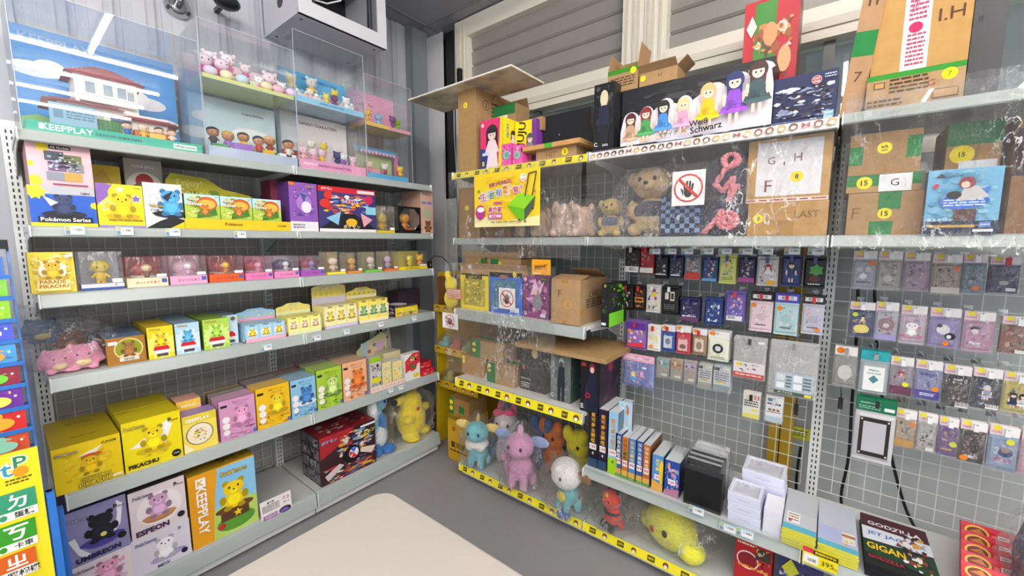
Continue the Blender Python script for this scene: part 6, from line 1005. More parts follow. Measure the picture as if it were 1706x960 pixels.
def rope(M, pts, label): 
    b = MB(); P_ = []
    for i in range(len(pts) - 1):
        for j in range(6): P_.append(Vector(pts[i]).lerp(Vector(pts[i + 1]), j / 6))
    P_.append(Vector(pts[-1]))
    for i, p in enumerate(P_[:-1]):
        for q in (0, math.pi):
            a = i * .8 + q; off = Vector((math.cos(a) * .006, math.sin(a) * .006, 0)); a2 = (i + 1) * .8 + q; o2 = Vector((math.cos(a2) * .006, math.sin(a2) * .006, 0))
            b.cyl(p + off, P_[i + 1] + o2, .007, .007, '#e08a94', 7, False); b.sph(p + off, .007, '#e8939c', 7, 5)
    return tag(b.build('rope', 'rope', None, M), label, 'rope')
circ = lambda cx, cz, r_, n=9, a0=0, a1=6.283: [(cx + r_ * math.cos(a0 + (a1 - a0) * i / n), 0, cz + r_ * math.sin(a0 + (a1 - a0) * i / n)) for i in range(n + 1)]
M = smx('R', s, .03, RZ2)
rope(M, circ(.02, .285, .025) + [(.0, 0, .25), (-.03, 0, .2), (.0, 0, .17), (.03, 0, .22), (.025, 0, .15), (.045, 0, .19), (.02, 0, .13)], 'pink twisted rope looped at the top inside the navy bags')
rope(smx('R', s, .025, RZ2), circ(.02, .06, .032) + circ(.02, .06, .015), 'pink twisted rope coil low in the navy bag')
rope(smx('R', s, .03, RZ2), [(-.06, 0, .015), (-.03, 0, .05), (-.01, 0, .08), (0, 0, .1)], 'short pink rope end left of the coil')
for i, (z, l) in enumerate(((0, 'navy fabric bundle with the rope coil, lower of two'), (.16, 'navy fabric bundle behind the pink looped rope, upper of two'))):
    plush(smx('R', s, .1, RZ2 + z), l, [('bundle', '#2a3450', [(0, 0, .08, .085, .05, .08), (.03, 0, .13, .05, .04, .05), (-.03, 0, .05, .06, .05, .05)], True)], cat='fabric bundle', name='fabric_bundle')
bag(smx('R', s, .09, RZ2), .21, .16, .33, 'crinkled clear bag around the navy bundles and pink rope', 43, neck=False)
sign('R', 1121, 287, 1173, 341, -.03, 'large white no-touch hand sign on the film in front of the teddy bear', -.0)
kl = kraft('wide brown carton marked LAST beside the rope bag', 1244, 1377, 350, RZ2, .04, .28, art=[('t', 'LAST', .75, .62, .3, '#6a4e2a', .3, False), ('o', .14, .52, .14, '#f6e21c'), ('t', '8', .14, .52, .13, '#333', .1), ('r', .4, 0, .6, .45, '#ab8040')], h=.12, col='#b88f52')
ku = kraft('upper brown carton with a white sheet lettered G H', 1242, 1380, 245, RZ2 + .122, .05, .27, art=[('r', .12, .1, .9, .95, '#e9e9ee'), ('t', 'G', .3, .66, .2, '#6a5a62', .1, False), ('t', '·', .46, .6, .2, '#6a5a62', .02), ('t', 'H', .62, .68, .22, '#8a4a5a', .1, False), ('t', 'F', .28, .26, .2, '#8a4a5a', .1, False), ('o', .62, .38, .085, '#f6e21c'), ('t', '8', .62, .38, .08, '#333', .05), ('r', 0, .0, 1, .06, '#e8dcd4'), ('l', .0, .01, 1, .05, 1, '#a83a34', 4)], h=.225, col='#c09a5e')
# ---- section 3, top
b = MB(); bl = empty('leaning_carton', smx('R', s_at('R', 1397, .04, RZ1), .04, RZ1) @ Matrix.Rotation(.1, 4, 'Y'))
b.box(0, .055, 0, .3, 0, .62, '#ab8664'); Cv(b, (0, 0, 0), (.055, 0, 0), (0, 0, .62)).draw([('r', 0, .3, 1, .42, TP), ('t', 'n', .5, .56, .05, '#5a4028', .5, False), ('t', '7', .5, .2, .06, '#5a4028', .4, False)]); b.build('body', 'kraft', bl)
tag(bl, 'narrow leaning carton with green tape and a handwritten 7', 'cardboard box')
k7 = kraft('low carton with green tape edge marked G and 7, under the I.H carton', 1440, 1604, 152, RZ1 + .004, .03, .3, art=[('r', 0, .85, 1, 1, '#2f8a2c'), ('o', .85, .72, .16, '#f6e21c'), ('t', '7', .85, .72, .14, '#333', .04, False), ('t', 'G', .68, .55, .3, '#a0402c', .08, False), ('l', .25, .4, .65, .85, 4, '#4a3824', 6), ('l', .02, .06, .4, .3, 2, '#4a3824', 7), ('r', .08, .6, .2, .78, '#4a3824'), ('r', .09, .62, .19, .76, '#b98f5c'), ('r', .7, .1, .95, .35, '#4a3824'), ('r', .71, .13, .94, .33, '#b98f5c')], h=.105, tart=[('r', 0, 0, 1, .3, '#2f8a2c')])
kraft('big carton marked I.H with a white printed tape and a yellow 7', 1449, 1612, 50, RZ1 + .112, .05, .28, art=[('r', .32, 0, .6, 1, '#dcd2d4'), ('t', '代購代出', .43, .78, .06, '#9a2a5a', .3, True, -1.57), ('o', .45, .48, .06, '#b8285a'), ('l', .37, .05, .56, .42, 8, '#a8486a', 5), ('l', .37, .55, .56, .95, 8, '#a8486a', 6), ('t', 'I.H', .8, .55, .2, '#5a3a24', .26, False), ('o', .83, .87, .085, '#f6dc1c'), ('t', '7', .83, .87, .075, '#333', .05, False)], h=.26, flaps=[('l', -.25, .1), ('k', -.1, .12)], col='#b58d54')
carton('R', 'storage_crate', 'dark grey upright case behind the right end of the I.H carton', 'case', 1604, 1660, 40, RZ1 + .004, .16, .1, '#3a3b40', [('r', .15, .72, .3, .77, '#1c1c20')], h=.34)
# ---- section 3, second shelf
k1 = kraft('brown carton with a green square marked F and 15, lowest of its stack', 1408, 1532, 340, RZ2, .04, .26, art=[('r', .42, .6, .72, 1, TP), ('r', .32, 0, .64, .32, TP), ('o', .52, .5, .13, '#f6e21c'), ('t', '15', .52, .5, .12, '#333', .1), ('t', 'F', .12, .52, .4, '#7a5a34', .12, False)], h=.135, col='#a88458')
k2 = kraft('thin carton with a white G slip and yellow 15, middle of its stack', 1409, 1534, 300, RZ2 + .137, .04, .26, art=[('r', 0, .35, 1, 1, TP), ('o', .25, .55, .36, '#f6e21c'), ('t', '15', .25, .55, .32, '#333', .1), ('r', .45, -.1, .88, .98, '#eeeef2'), ('t', 'G', .66, .5, .5, '#333', .12, False)], h=.055, col='#b08c58')
k3 = kraft('brown carton with green corner tapes and a 15 sticker, topmost of its stack', 1412, 1532, 235, RZ2 + .194, .05, .24, art=[('r', 0, .25, .2, .7, TP), ('r', .8, .35, 1, .85, TP), ('o', .5, .62, .14, '#f6e21c'), ('t', '15', .5, .62, .12, '#333', .1, True, 1.57)], h=.13, col='#a07c50')
kraft('brown carton with a white H slip and yellow 15, behind the blue sea box', 1560, 1650, 210, RZ2, .14, .2, art=[('r', 0, .8, 1, 1, TP), ('o', .3, .72, .08, '#f6e21c'), ('t', '15', .3, .72, .07, '#333', .12), ('r', .26, .38, .95, .66, '#f0f0f4'), ('t', 'H', .55, .53, .13, '#333', .2, False), ('r', .0, .36, .24, .46, '#2c2420'), ('t', 'DBF', .12, .41, .05, '#eee', .2)], h=.34, col='#a88250')
kraft('reddish dark carton at the far right of the second shelf', 1672, 1740, 250, RZ2, .1, .2, art=[('r', 0, .5, 1, .9, '#3a1f2a')], h=.33, col='#8a6440')
carton('R', 'figure_box', 'sea-blue box with a red-haired figure above waves and a brown block', 'figure box', 1536, 1660, 285, RZ2, -.005, .05, '#6fb0d4', [('r', 0, 0, 1, .2, '#1c2c50'), ('b', .0, .2, 1, 1, 30, '7ab8d8 5a9cc4 8cc8dc 4f94b8', 26), ('e', .52, .5, .34, .11, '#2f62c4'), ('p', [(.2, .42), (.85, .72), (.8, .5), (.5, .36)], '#3f74d8'), ('l', .25, .42, .8, .54, 3, '#cfe4f8', 6), ('p', [(.42, .5), (.85, .55), (.7, .72), (.52, .74)], '#c8c4c0'), ('e', .54, .78, .11, .09, '#8a2430'), ('e', .52, .75, .06, .05, '#e8c4b0'), ('e', .38, .6, .1, .06, '#2c2a2c'), ('r', .4, .2, .7, .38, '#5a3430'), ('p', [(.1, .88), (.17, .94), (.25, .88)], '#20242c'), ('t', 'ワンピース', .35, .89, .05, '#20305a', .24), ('o', .12, .75, .035, '#c83a50'), ('t', 'ラストワン', .22, .22, .06, '#f0e8f0', .36), ('r', .06, .1, .7, .14, '#c8a040'), ('r', .76, .1, .9, .18, '#4a7ac8'), ('t', 'BANDAI', .83, .14, .035, '#fff', .12), ('r', .68, .03, .94, .07, '#e8e4ea')], scol='#3a4a6a')
# ---- lower shelf of sections 2 and 3: albums, boxes
def spine(label, xl, xr, yt, col, ops, d=.2, nm='card_album', t=.03): return carton('R', nm, label, 'card album', xl, xr, yt, RZ5, t, d, col, ops, scol=hexd(col, .6), tcol='#cfd4d8')
big = lambda tc: [('t', '寶可夢卡牌大圖鑑', .5, .72, .42, tc, 2.2, True, -1.57)]
def vt(s_, y0, st, h, col): return [('t', ch, .5, y0 - i * st, h, col, .8) for i, ch in enumerate(s_)]
spine('black album spine with gold characters, leftmost on the album shelf', 979, 995, 677, '#1d1a26', vt('寶可夢全圖鑑', .88, .085, .07, '#e0aa30') + [('r', .15, .3, .85, .4, '#f0f0f0'), ('t', '139', .5, .35, .05, '#c8283a', .6), ('t', '4', .5, .24, .05, '#fff', .4), ('r', 0, 0, 1, .15, '#2a4a6a')])
spine('second black album spine with gold characters and purple tint', 996, 1010, 681, '#2a1c38', vt('寶可夢全圖鑑', .88, .085, .07, '#e0aa30') + [('r', .15, .3, .85, .4, '#f0f0f0'), ('t', '139', .5, .35, .05, '#c8283a', .6), ('t', '4', .5, .24, .05, '#fff', .4), ('r', 0, 0, 1, .15, '#2a4a6a')])
spine('pale blue album spine with gold characters and a lime green foot', 1012, 1027, 685, '#9ac8ea', vt('寶可夢卡牌王', .86, .085, .075, '#d8902a') + [('r', 0, 0, 1, .26, '#9ad01e'), ('r', .1, .3, .9, .4, '#f0f0f0'), ('t', '199', .5, .35, .05, '#c8283a', .7), ('t', '4', .5, .2, .05, '#223', .4)])
carton('R', 'picture_sheet', 'large pale blue picture sheet standing behind the tall albums', 'picture sheet', 1028, 1050, 668, RZ5, .1, .012, '#b8d4e8', [('b', 0, 0, 1, 1, 26, 'd8e8f4 8ab4d8 f0d8a0 c07a4a', 27)], scol='#7a3a4a', rart=[('r', 0, 0, 1, 1, '#7a3a4a')])
small = [(1024, 1034, 721, '#3a5f9c', '#e8e4d8', 'dark blue'), (1035, 1045, 727, '#c8702e', '#2f6a2c', 'orange'), (1046, 1057, 730, '#4a84c4', '#e8c860', 'mid blue'), (1059, 1069, 734, '#3a5a9a', '#d8e0f0', 'second dark blue'), (1070, 1081, 740, '#b86a34', '#f0d8b0', 'second orange')]
for a, c_, y, col, tc, nm in small:
    spine('small %s album spine with a white 99 price label' % nm, a, c_, y, col, vt('超級大圖鑑', .9, .1, .085, tc) + [('r', .1, .3, .9, .44, '#f4f4f4'), ('t', '99', .5, .37, .08, '#c8283a', .7), ('r', 0, 0, 1, .2, '#d8a850'), ('r', 0, 0, 1, .08, '#6aa04a')], .16)
spine('blue album with a yellow half disc and 139 label', 1085, 1103, 756, '#4f8fd0', vt('寶可夢', .85, .12, .1, '#f0d860') + [('e', .85, .55, .2, .35, '#f4cc1c'), ('r', .2, .32, .7, .46, '#f4f4f4'), ('t', '139', .45, .39, .08, '#c8283a', .45), ('p', [(0, 0), (1, 0), (1, .2), (0, .3)], '#e0a850')], .16)
spine('deep blue album with pink sky and 139 label, rightmost of the albums', 1106, 1130, 765, '#2c4a9c', [('b', 0, 0, 1, 1, 20, '4a6ac8 8ab0e8 c890b0 e8a878', 28), ('p', [(0, 0), (1, 0), (1, .25), (0, .15)], '#b07a94'), ('r', .25, .33, .75, .48, '#f4f4f4'), ('t', '139', .5, .4, .08, '#c8283a', .45), ('t', '太陽', .5, .75, .14, '#f0e8f8', .5)], .16)
def sheets(x, t, w, h, n, label, seed, col='#e8eaec', d=.15):
    R = random.Random(seed); s = s_at('R', x, t, RZ5)
    for i in range(n):
        b = MB(); hh = h * R.uniform(.88, 1); b.prism([(0, 0), (d, 0), (d * .9, hh), (.02, hh * .96)], 'x', 0, .0015, col)
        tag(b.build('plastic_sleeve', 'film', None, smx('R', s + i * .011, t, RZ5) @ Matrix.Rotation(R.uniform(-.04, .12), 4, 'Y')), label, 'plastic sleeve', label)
sheets(1030, .08, .1, .28, 5, 'clear page sleeves sticking up behind the small album spines', 5); sheets(1060, .08, .1, .24, 5, 'clear page sleeves sticking up behind the second dark blue album', 6); sheets(1112, .1, .1, .23, 5, 'clear page sleeves standing behind the rightmost albums', 7)
carton('R', 'card_box', 'matt black upright box with clear-wrapped black folders behind', 'box', 1138, 1200, 779, RZ5, .02, .045, '#17181a', None, tcol='#33363a', scol='#3c3f44')
for i in range(6):
    b = MB(); hh = .185 + .006 * (i % 3) + .004 * i; b.box(0, .135, 0, .018, 0, hh, '#141416' if i < 4 else '#d4d6d8', {'t': '#b8bcc0', 'r': '#6a6d70'})
    tag(b.build('card_folder', 'print', None, smx('R', s_at('R', 1143, .08, RZ5) + .002 * i, .07 + i * .023, RZ5)), 'black folder in the pack behind the matt black box' if i < 4 else 'white folder at the back of the pack behind the matt black box', 'folder', 'folders behind the matt black box')
bag(smx('R', s_at('R', 1175, .14, RZ5) + .0, .14, RZ5), .2, .19, .25, 'crinkled clear wrap over the black folders', 51, neck=False)
LV = '#d9dcf2'
def lbox(x0, x1, yt, zs, t, d, label, h, name='card_case_box'):
    s0 = s_at('R', x0, t, zs); s1 = s_at('R', x1, t, zs); w = s1 - s0; r = empty(name, smx('R', s0, t, zs)); b = MB(); b.box(0, w, 0, d, 0, h, LV, {'t': '#eceef8'})
    Cv(b, (0, 0, 0), (w, 0, 0), (0, 0, h)).draw([('t', 'MAGNET CARD CASE', .5, .5, .22, '#7a80b0', .35, False)]); b.build('tray', 'print', r)
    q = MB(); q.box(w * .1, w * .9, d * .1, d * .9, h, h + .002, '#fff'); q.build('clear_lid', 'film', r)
    b = MB()
    for a in ((0, w, 0, d * .08), (0, w, d * .92, d), (0, w * .08, d * .08, d * .92), (w * .92, w, d * .08, d * .92)): b.box(*a, h, h + .006, '#e4e6f6')
    b.build('rim', 'print', r)
    tag(r, label, 'box')
for i, l in enumerate(('bottom', 'middle', 'top')): lbox(1212, 1266, 0, RZ5 + i * .041, .02, .12, '%s lavender card case box of the three-high front stack' % l, .034)
for i, l in enumerate(('bottom', 'second', 'third', 'top')): lbox(1236, 1306, 0, RZ5 + i * .041, .16, .14, '%s lavender card case box of the rear stack by the upright' % l, .034)
carton('R', 'card_case_box', 'tall pale lavender box beside the three-high stack', 'box', 1270, 1300, 868, RZ5, .02, .12, '#e4e4f0', None, h=.1, tcol='#eeeef6')
def flat(x0, x1, t, d, n, h, label, col, tops, fr=None, nm='sleeve_pack', rz=0, cat='sleeve pack', kind='print'):
    s0 = s_at('R', x0, t, RZ5); s1 = s_at('R', x1, t, RZ5); w = s1 - s0
    for i in range(n):
        b = MB(); b.box(0, w, 0, d, 0, h - .0012, col, {'f': fr or col})
        if i == n - 1: Cv(b, (0, 0, h - .0012), (w, 0, 0), (0, d, 0)).draw(tops)
        tag(b.build(nm, kind, None, smx('R', s0 + .002 * (i % 2), t, RZ5 + .0005 + i * h) @ Matrix.Rotation(rz, 4, 'Z')), ('topmost ' if i == n - 1 else 'lower ') + label, cat, None if i == n - 1 else 'lower ' + label)
flat(1300, 1356, .0, .3, 6, .011, 'clear album-page pack with a white and blue label strip', '#c9cdd2', [('r', 0, 0, 1, .12, '#5fb4cc'), ('r', .1, .16, .5, .4, '#f6f6f4'), ('l', .14, .2, .46, .38, 3, '#8a6a4a', 3), ('e', .2, .2, .05, .03, '#a8344a'), ('r', .0, .42, 1, 1, '#c2c6ca')], '#d8d43a')
flat(1360, 1428, .0, .3, 5, .011, 'clear album-page pack with a blue-grey label and brown mark', '#c4c8d4', [('r', 0, 0, 1, .1, '#5fb4cc'), ('r', 0, .12, 1, .42, '#b4bce0'), ('r', .62, .16, .95, .4, '#e8e2da'), ('r', .62, .3, .95, .35, '#a8683a'), ('b', .6, .1, .95, .3, 6, 'e8d040 c8a83a', 3)], '#d8d43a')
gz = [('r', 0, .72, 1, 1, '#4a1f2a'), ('t', 'GODZILLA', .5, .82, .13, '#f2efef', .8), ('p', [(0, .45), (1, .5), (1, .72), (0, .72)], '#dfe4ee'), ('t', 'JET JAGUAR', .5, .6, .12, '#4a74b8', .85), ('p', [(0, .2), (1, .1), (1, .45), (0, .45)], '#20402c'), ('t', 'GIGAN', .32, .34, .2, '#f2c41c', .55), ('t', 'GODZILLA', .3, .14, .1, '#b82c3a', .5), ('b', .45, .1, .98, .8, 24, 'e8e8ec 8a3a34 2a2a30 d8a048', 29)]
flat(1440, 1570, .0, .32, 3, .016, 'dark card-game box lettered GODZILLA, JET JAGUAR and GIGAN', '#1c2420', gz, '#16161a', 'card_game_box', 0, 'card game box')
b = MB(); b.box(0, .17, 0, .26, 0, .04, '#c81e2c'); cxx = [('e', .3, .8, .2, .09, '#e8b84a'), ('e', .3, .8, .16, .065, '#6a2418'), ('t', 'TOEI', .75, .8, .05, '#f0d0d0', .3)]
for i, tt in enumerate((.26, .2, .14, .08, .02)):
    s0 = s_at('R', 1605, tt, RZ5); b = MB(); w = .15; h = .14 - i * .004; b.box(0, w, 0, .018, 0, h, '#cc2030', {'t': '#a8182a'}); Cv(b, (0, 0, 0), (w, 0, 0), (0, 0, h)).draw([('r', 0, .9, 1, 1, '#d8344a'), ('e', .25, .8, .2, .16, '#ecc050'), ('e', .25, .8, .16, .12, '#7a2a1c'), ('p', [(.12, .8), (.3, .9), (.38, .76)], '#c87a3a'), ('o', .52, .78, .05, '#e86a7a'), ('r', .58, .72, .76, .86, '#f0e4e4'), ('l', .6, .74, .74, .84, 2, '#5a2a30', 2), ('r', .8, .72, .96, .86, '#c070a8'), ('l', .1, .55, .9, .66, 1, '#e8a040', 5), ('e', .5, .3, .35, .2, '#ecc050'), ('e', .5, .3, .3, .16, '#a8281c')])
    tag(b.build('card_booster_box', 'print', None, smx('R', s0, tt + .02, RZ5) @ Matrix.Rotation(-.55, 4, 'X')), '%s red card box of the row at the right' % ('rearmost', 'second from the back', 'middle', 'second from the front', 'frontmost')[i], 'card box', 'red card boxes in a row')
# dark purple hanging toy at the right edge
pt = empty('purple_toy_pack', smx('R', s_at('R', 1668, .2, RZ5), .12, RZ5 + .0))
b = MB(); b.prism([(0, 0), (.2, 0), (.2, .36), (.1, .4), (.02, .36), (-.01, .2)], 'y', .0, .01, '#2a1a34'); Cv(b, (0, 0, 0), (.2, 0, 0), (0, 0, .38)).draw([('p', [(.05, .6), (.5, .7), (.4, .98), (.1, .95)], '#6a1a4a'), ('b', .0, .1, 1, .7, 26, '3a2a4a 6a5a8a 1a1420 9a8ab0', 71), ('r', .3, .48, .8, .6, '#e8d0e0'), ('t', '4', .5, .54, .07, '#b03a5a', .2), ('t', 'M', .85, .8, .18, '#e8e4ec', .3)]); b.build('backing_card', 'print', pt)
MB().sph((.12, -.02, .12), (.07, .03, .09), '#4a3a5c').sph((.15, -.02, .24), (.05, .03, .05), '#d8d4e0').build('toy', 'toy', pt); tag(pt, 'dark purple carded toy in crinkled wrap at the far right of the album shelf', 'toy pack')
bag(smx('R', s_at('R', 1668, .2, RZ5) + .1, .1, RZ5), .26, .12, .4, 'crinkled clear wrap around the dark purple carded toy', 72, neck=False)
# ---- base deck, section 2
zb6 = RZ6
carton('R', 'card_booster_box', 'red box with a white race-car outline standing on the base deck below the price tags', 'card box', 1222, 1283, 918, .1, .1, .12, '#b81e28', [('l', .05, .8, .5, .97, 2, '#f0d8b0', 3), ('e', .35, .5, .3, .2, '#f0e8e8'), ('e', .35, .5, .27, .17, '#8a1a24'), ('l', .1, .3, .9, .4, 1, '#f0a040', 3), ('r', .55, .6, .95, .85, '#4a3a34'), ('b', .5, .3, 1, .9, 14, 'c8b8a0 3a2a2a e8a040', 81)], scol='#7a1a1c', h=.2)
carton('R', 'card_booster_box', 'navy and silver box with a yellow crest beside the red one on the base deck', 'card box', 1290, 1365, 925, .1, .08, .12, '#3a3c6a', [('b', 0, 0, 1, .85, 30, '8a8a94 c8ccd4 4a4a5c 2a2a34 a89a70', 82), ('p', [(.1, .75), (.3, .98), (.5, .75), (.3, .6)], '#c8cc3a')], h=.2)
# price labels
for i, (x, y) in enumerate(((1160, 851), (1212, 880), (1241, 889))): pricetag('R', x, y, w=.06, h=.034, label='blue price tag on the album shelf rail, %s from the left' % ('first', 'second', 'third')[i])
s, z = S('R', 1366, 932, -.02); b = MB(); b.box(-.05, .05, 0, .0012, -.035, .03, '#f4e21c'); Cv(b, (-.05, 0, -.035), (.1, 0, 0), (0, 0, .065)).draw([('r', 0, .7, .3, 1, '#d83a4a'), ('r', .3, .68, 1, .95, '#3a2a10'), ('t', '期間限定特價', .65, .82, .16, '#f4e21c', .6), ('r', .03, .1, .46, .62, '#f4f4f0'), ('bar', .15, .15, .42, .4), ('t', '395', .72, .36, .34, '#2a2410', .36, False), ('t', '元', .94, .25, .14, '#2a2410', .1, False)])
tag(b.build('price_sign', 'print', None, smx('R', s, -.02, z)), 'yellow sale label handwritten 395 on the shelf rail', 'price sign')
# ================================================================ hanging goods on the wire grid
def hook(s, z, t0, label, clipcol=None):
    r = MB(); r.tube([(0, .455 - t0, 0), (0, -.02, 0), (0, -.03, .008)], .0018, '#d5d7d8').box(-.012, .012, .448 - t0, .454 - t0, -.01, .012, '#d5d7d8')
    o = r.build('display_hook', 'metal', None, smx('R', s, t0, z))
    if clipcol: MB().box(-.006, .006, -.026, -.018, -.018, .006, clipcol).build('clip', 'plastic', o)
    return tag(o, label, 'hook')
def pillow(b, w, h, d, col, edge=.1, hem=.06):
    xs = [0, w * edge, w * (1 - edge), w]; zs = [0, h * hem, h * (hem + .05), h * (1 - hem - .05), h * (1 - hem), h]
    def dep(i, j): return 0 if i in (0, 3) or j in (0, 1, 4, 5) else d / 2
    vs = []; 
    for sg in (-1, 1):
        for j, z in enumerate(zs):
            for i, x in enumerate(xs): vs.append((x, d / 2 + sg * max(.0006, dep(i, j)), z))
    fs = []; 
    for sg in (0, 1):
        for j in range(5):
            for i in range(3):
                a = sg * 24 + j * 4 + i; q = (a, a + 1, a + 5, a + 4); fs.append(q if sg == 0 else q[::-1])
    for j in range(5): fs += [(j * 4, j * 4 + 4, 24 + j * 4 + 4, 24 + j * 4), (j * 4 + 3, 24 + j * 4 + 3, 24 + j * 4 + 7, j * 4 + 7)]
    for i in range(3): fs += [(i, 24 + i, 25 + i, i + 1), (20 + i, 21 + i, 45 + i, 44 + i)]
    b._add(vs, fs, col)
def pack(x0, x1, y0, y1, t, col, pal, seed, label, extra=(), n=3, hcol=None, hops=(), name='card_pack', film=False, clip=None, thick=.014, tagc=False, base=True):
    xm = (x0 + x1) / 2; s0, z1 = S('R', x0, y0, t); _, zb = S('R', xm, y1, t); s1, zt = S('R', x1, y0, t); zt = S('R', xm, y0, t)[1]; s1 = S('R', x1, (y0 + y1) / 2, t)[0]; s0 = S('R', x0, (y0 + y1) / 2, t)[0]
    w = s1 - s0; h = zt - zb; hh = h * .2 if hcol else 0; b = MB(); bh = h - hh
    pillow(b, w, bh, thick, col)
    if base:
        cv = Cv(b, (w * .1, 0, bh * .11), (w * .8, 0, 0), (0, 0, bh * .78)); cv.clip = (-.12, 1.12, -.13, 1.13); cv.draw(([('b', 0, 0, 1, 1, 18, pal, seed)] if pal else []) + list(extra))
    o = b.build(name, 'print', None, smx('R', s0, t, zb))
    if hcol:
        q = MB(); q.box(0, w, thick * .3, thick * .6, bh - .002, h, hcol); Cv(q, (0, thick * .3, bh), (w, 0, 0), (0, 0, hh)).draw(list(hops)); q.build('header_card', 'print', o)
    if film:
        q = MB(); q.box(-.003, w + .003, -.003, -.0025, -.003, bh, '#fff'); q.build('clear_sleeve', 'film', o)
    tag(o, label, 'card pack' if name == 'card_pack' else name.replace('_', ' '))
    for i in range(1, n): c = clone(o, 'R', dt=(thick + .001) * i, label='pack behind the ' + label); c['group'] = 'packs behind the ' + label
    hook(s0 + w / 2, zt - .008, t, 'hook of the ' + label, clip)
    return o
TA = .27
A = [(1041, 1065, 412, 455, '#26201f', '6a4a3a 2a2422 8a6a54 3a2a24', 'black and brown card pack with a barcode foot', (('r', -.1, -.1, 1.1, .2, '#eee'), ('bar', .3, -.1, .9, .16))),
 (1066, 1089, 412, 456, '#a82430', 'c83a44 e8d8d8 2a2a30 8a2a3a', 'red and white card pack', (('r', -.1, -.1, 1.1, .15, '#f0eaea'),)),
 (1091, 1112, 424, 465, '#121316', '2a2c30 4a4c54 16171b c8c8cc', 'plain black card pack with silver foot print', (('r', 0, .08, 1, .14, '#d8d8dc'),)),
 (1114, 1138, 425, 464, '#1d2444', '3a3a5c b8b0b0 6a5a5c 20284a', 'navy card pack with a crowd print', (('r', .1, .0, .9, .08, '#e8e8ec'),)),
 (1140, 1167, 424, 467, '#8a8c94', 'd8d4d8 6a4a4c b8b8c0 a83a34', 'silver and red card pack', (('p', [(-.1, -.1), (1.1, -.1), (1.1, .2), (.5, .3), (-.1, .15)], '#c03a30'),)),
 (1170, 1195, 428, 470, '#2f4a7c', 'd04a44 3a3a4c 8fb4dc e8e4e0', 'blue collage card pack', (('r', -.1, -.1, 1.1, .05, '#6fa8dc'), ('t', 'コナン', .5, .92, .1, '#d84a44', .8))),
 (1198, 1226, 425, 473, '#d5dc7c', 'e8e4c0 a8a06a 6a5a54 8fb0b0 c89a8a', 'lime yellow card pack', (('t', 'Party', .35, .28, .1, '#2f7ac0', .6), ('l', .05, .02, .95, .16, 2, '#7a8a3a', 3))),
 (1230, 1258, 427, 472, '#2c2040', '4a3a5a 8a7a94 2a2030 c8b8c8', 'dark purple card pack', (('r', -.1, -.1, 1.1, .12, '#a84a94'),)),
 (1261, 1296, 428, 477, '#c8c8cc', 'f0ecea 9a6a6c b8a8b0 e8dcd8', 'silver white card pack with a red-haired face', (('h', .55, .7, .2, '#9a3a44', '#f0f0f4'), ('e', .75, .02, .3, .1, '#e8b020'))),
 (1302, 1335, 425, 478, '#27346c', '3a4a8a 1c2444 5a6aa8', 'blue card pack with a black-haired girl', (('g', .5, .05, .85, '#1c1a24', '#24386c'),)),
 (1339, 1376, 428, 481, '#14161a', '20242a 16181c 2a2a30', 'black card pack with a green spiky shape', (('x', .58, .6, .26, 6, '#4a9a4a'), ('e', .5, .25, .3, .14, '#5a2a24'), ('l', .15, -.02, .85, .08, 1, '#d8d8d8', 3)))]
wh = ('at the left end', 'second', 'third', 'fourth', 'fifth', 'sixth', 'seventh', 'eighth', 'ninth', 'tenth', 'last at the right')
for i, (a, c, y0, y1, col, pal, nm, ex) in enumerate(A): pack(a, c, y0, y1, TA, col, pal, 100 + i, nm + ', top hook row', ex, clip='#20307a' if i > 1 else ('#d8d8d8' if i == 0 else '#c81e28'))
for i, (a, c) in enumerate(((1080, 1102), (1105, 1130), (1133, 1157), (1164, 1192), (1194, 1222), (1227, 1258), (1260, 1292), (1303, 1337), (1341, 1378))):
    pricetag('R', (a + c) / 2, 419, t=.22, w=.052, h=.027, label='blue price tag over the %s pack of the top hook row' % wh[i + 2])
B_ = [(1034, 1054, 475, 517, '#17161a', 'c03a3a 2a2a2e d8d4d4 3a2020', 'black card pack with red and white print', '#c81e28', ()),
 (1056, 1074, 476, 518, '#241612', 'e08a3a 8a3a20 2a1a16 e8c890', 'black and fiery orange card pack', '#c81e28', (('r', 0, .3, 1, .55, '#d88a3a'), ('r', .1, .38, .9, .48, '#2a1a14'))),
 (1076, 1100, 475, 521, '#d4d0d0', 'e8c83a c03a3a 3a3a4c 4a6ab0 f0ecea 6a5a9a', 'white card pack with a yellow-haired fighter', '#e8e8ea', (('e', .6, .7, .2, .12, '#e8c83a'),)),
 (1102, 1130, 477, 525, '#131316', '26262a 1a1a1e 3a3a40', 'black card pack with two small card pictures', '#e8e8ea', (('r', .15, .55, .42, .85, '#d8d4cc'), ('r', .55, .5, .85, .9, '#e8e0d4'), ('r', .6, .56, .8, .84, '#3a2a24'), ('l', .1, .1, .9, .35, 3, '#6a6a6e', 4))),
 (1132, 1165, 497, 536, '#232450', '8a6a94 3a3a6a c8a8b8 2a2844', 'dark blue card pack with pink figures', '#20307a', (('r', -.1, -.1, 1.1, .1, '#6a3a6a'), ('l', .05, .1, .95, .22, 1, '#e8e0e8', 2))),
 (1173, 1203, 497, 542, '#2a3f7c', 'dfe4ee 8aa0cc 3a4a84 f0f2f6', 'blue card pack with white clad figures', '#20307a', ()),
 (1208, 1241, 485, 536, '#6a5aa4', 'a08ad0 e8a8b0 c0d0ec 8a7ac0', 'violet card pack with a pale figure group', '#c81e28', (('r', .0, -.1, 1, .1, '#e8e8ec'), ('bar', .1, -.08, .6, .08)))]
for i, (a, c, y0, y1, col, pal, nm, cl, ex) in enumerate(B_): pack(a, c, y0, y1, TA, col, pal, 130 + i, nm + ', second hook row', ex, clip=cl, n=4)
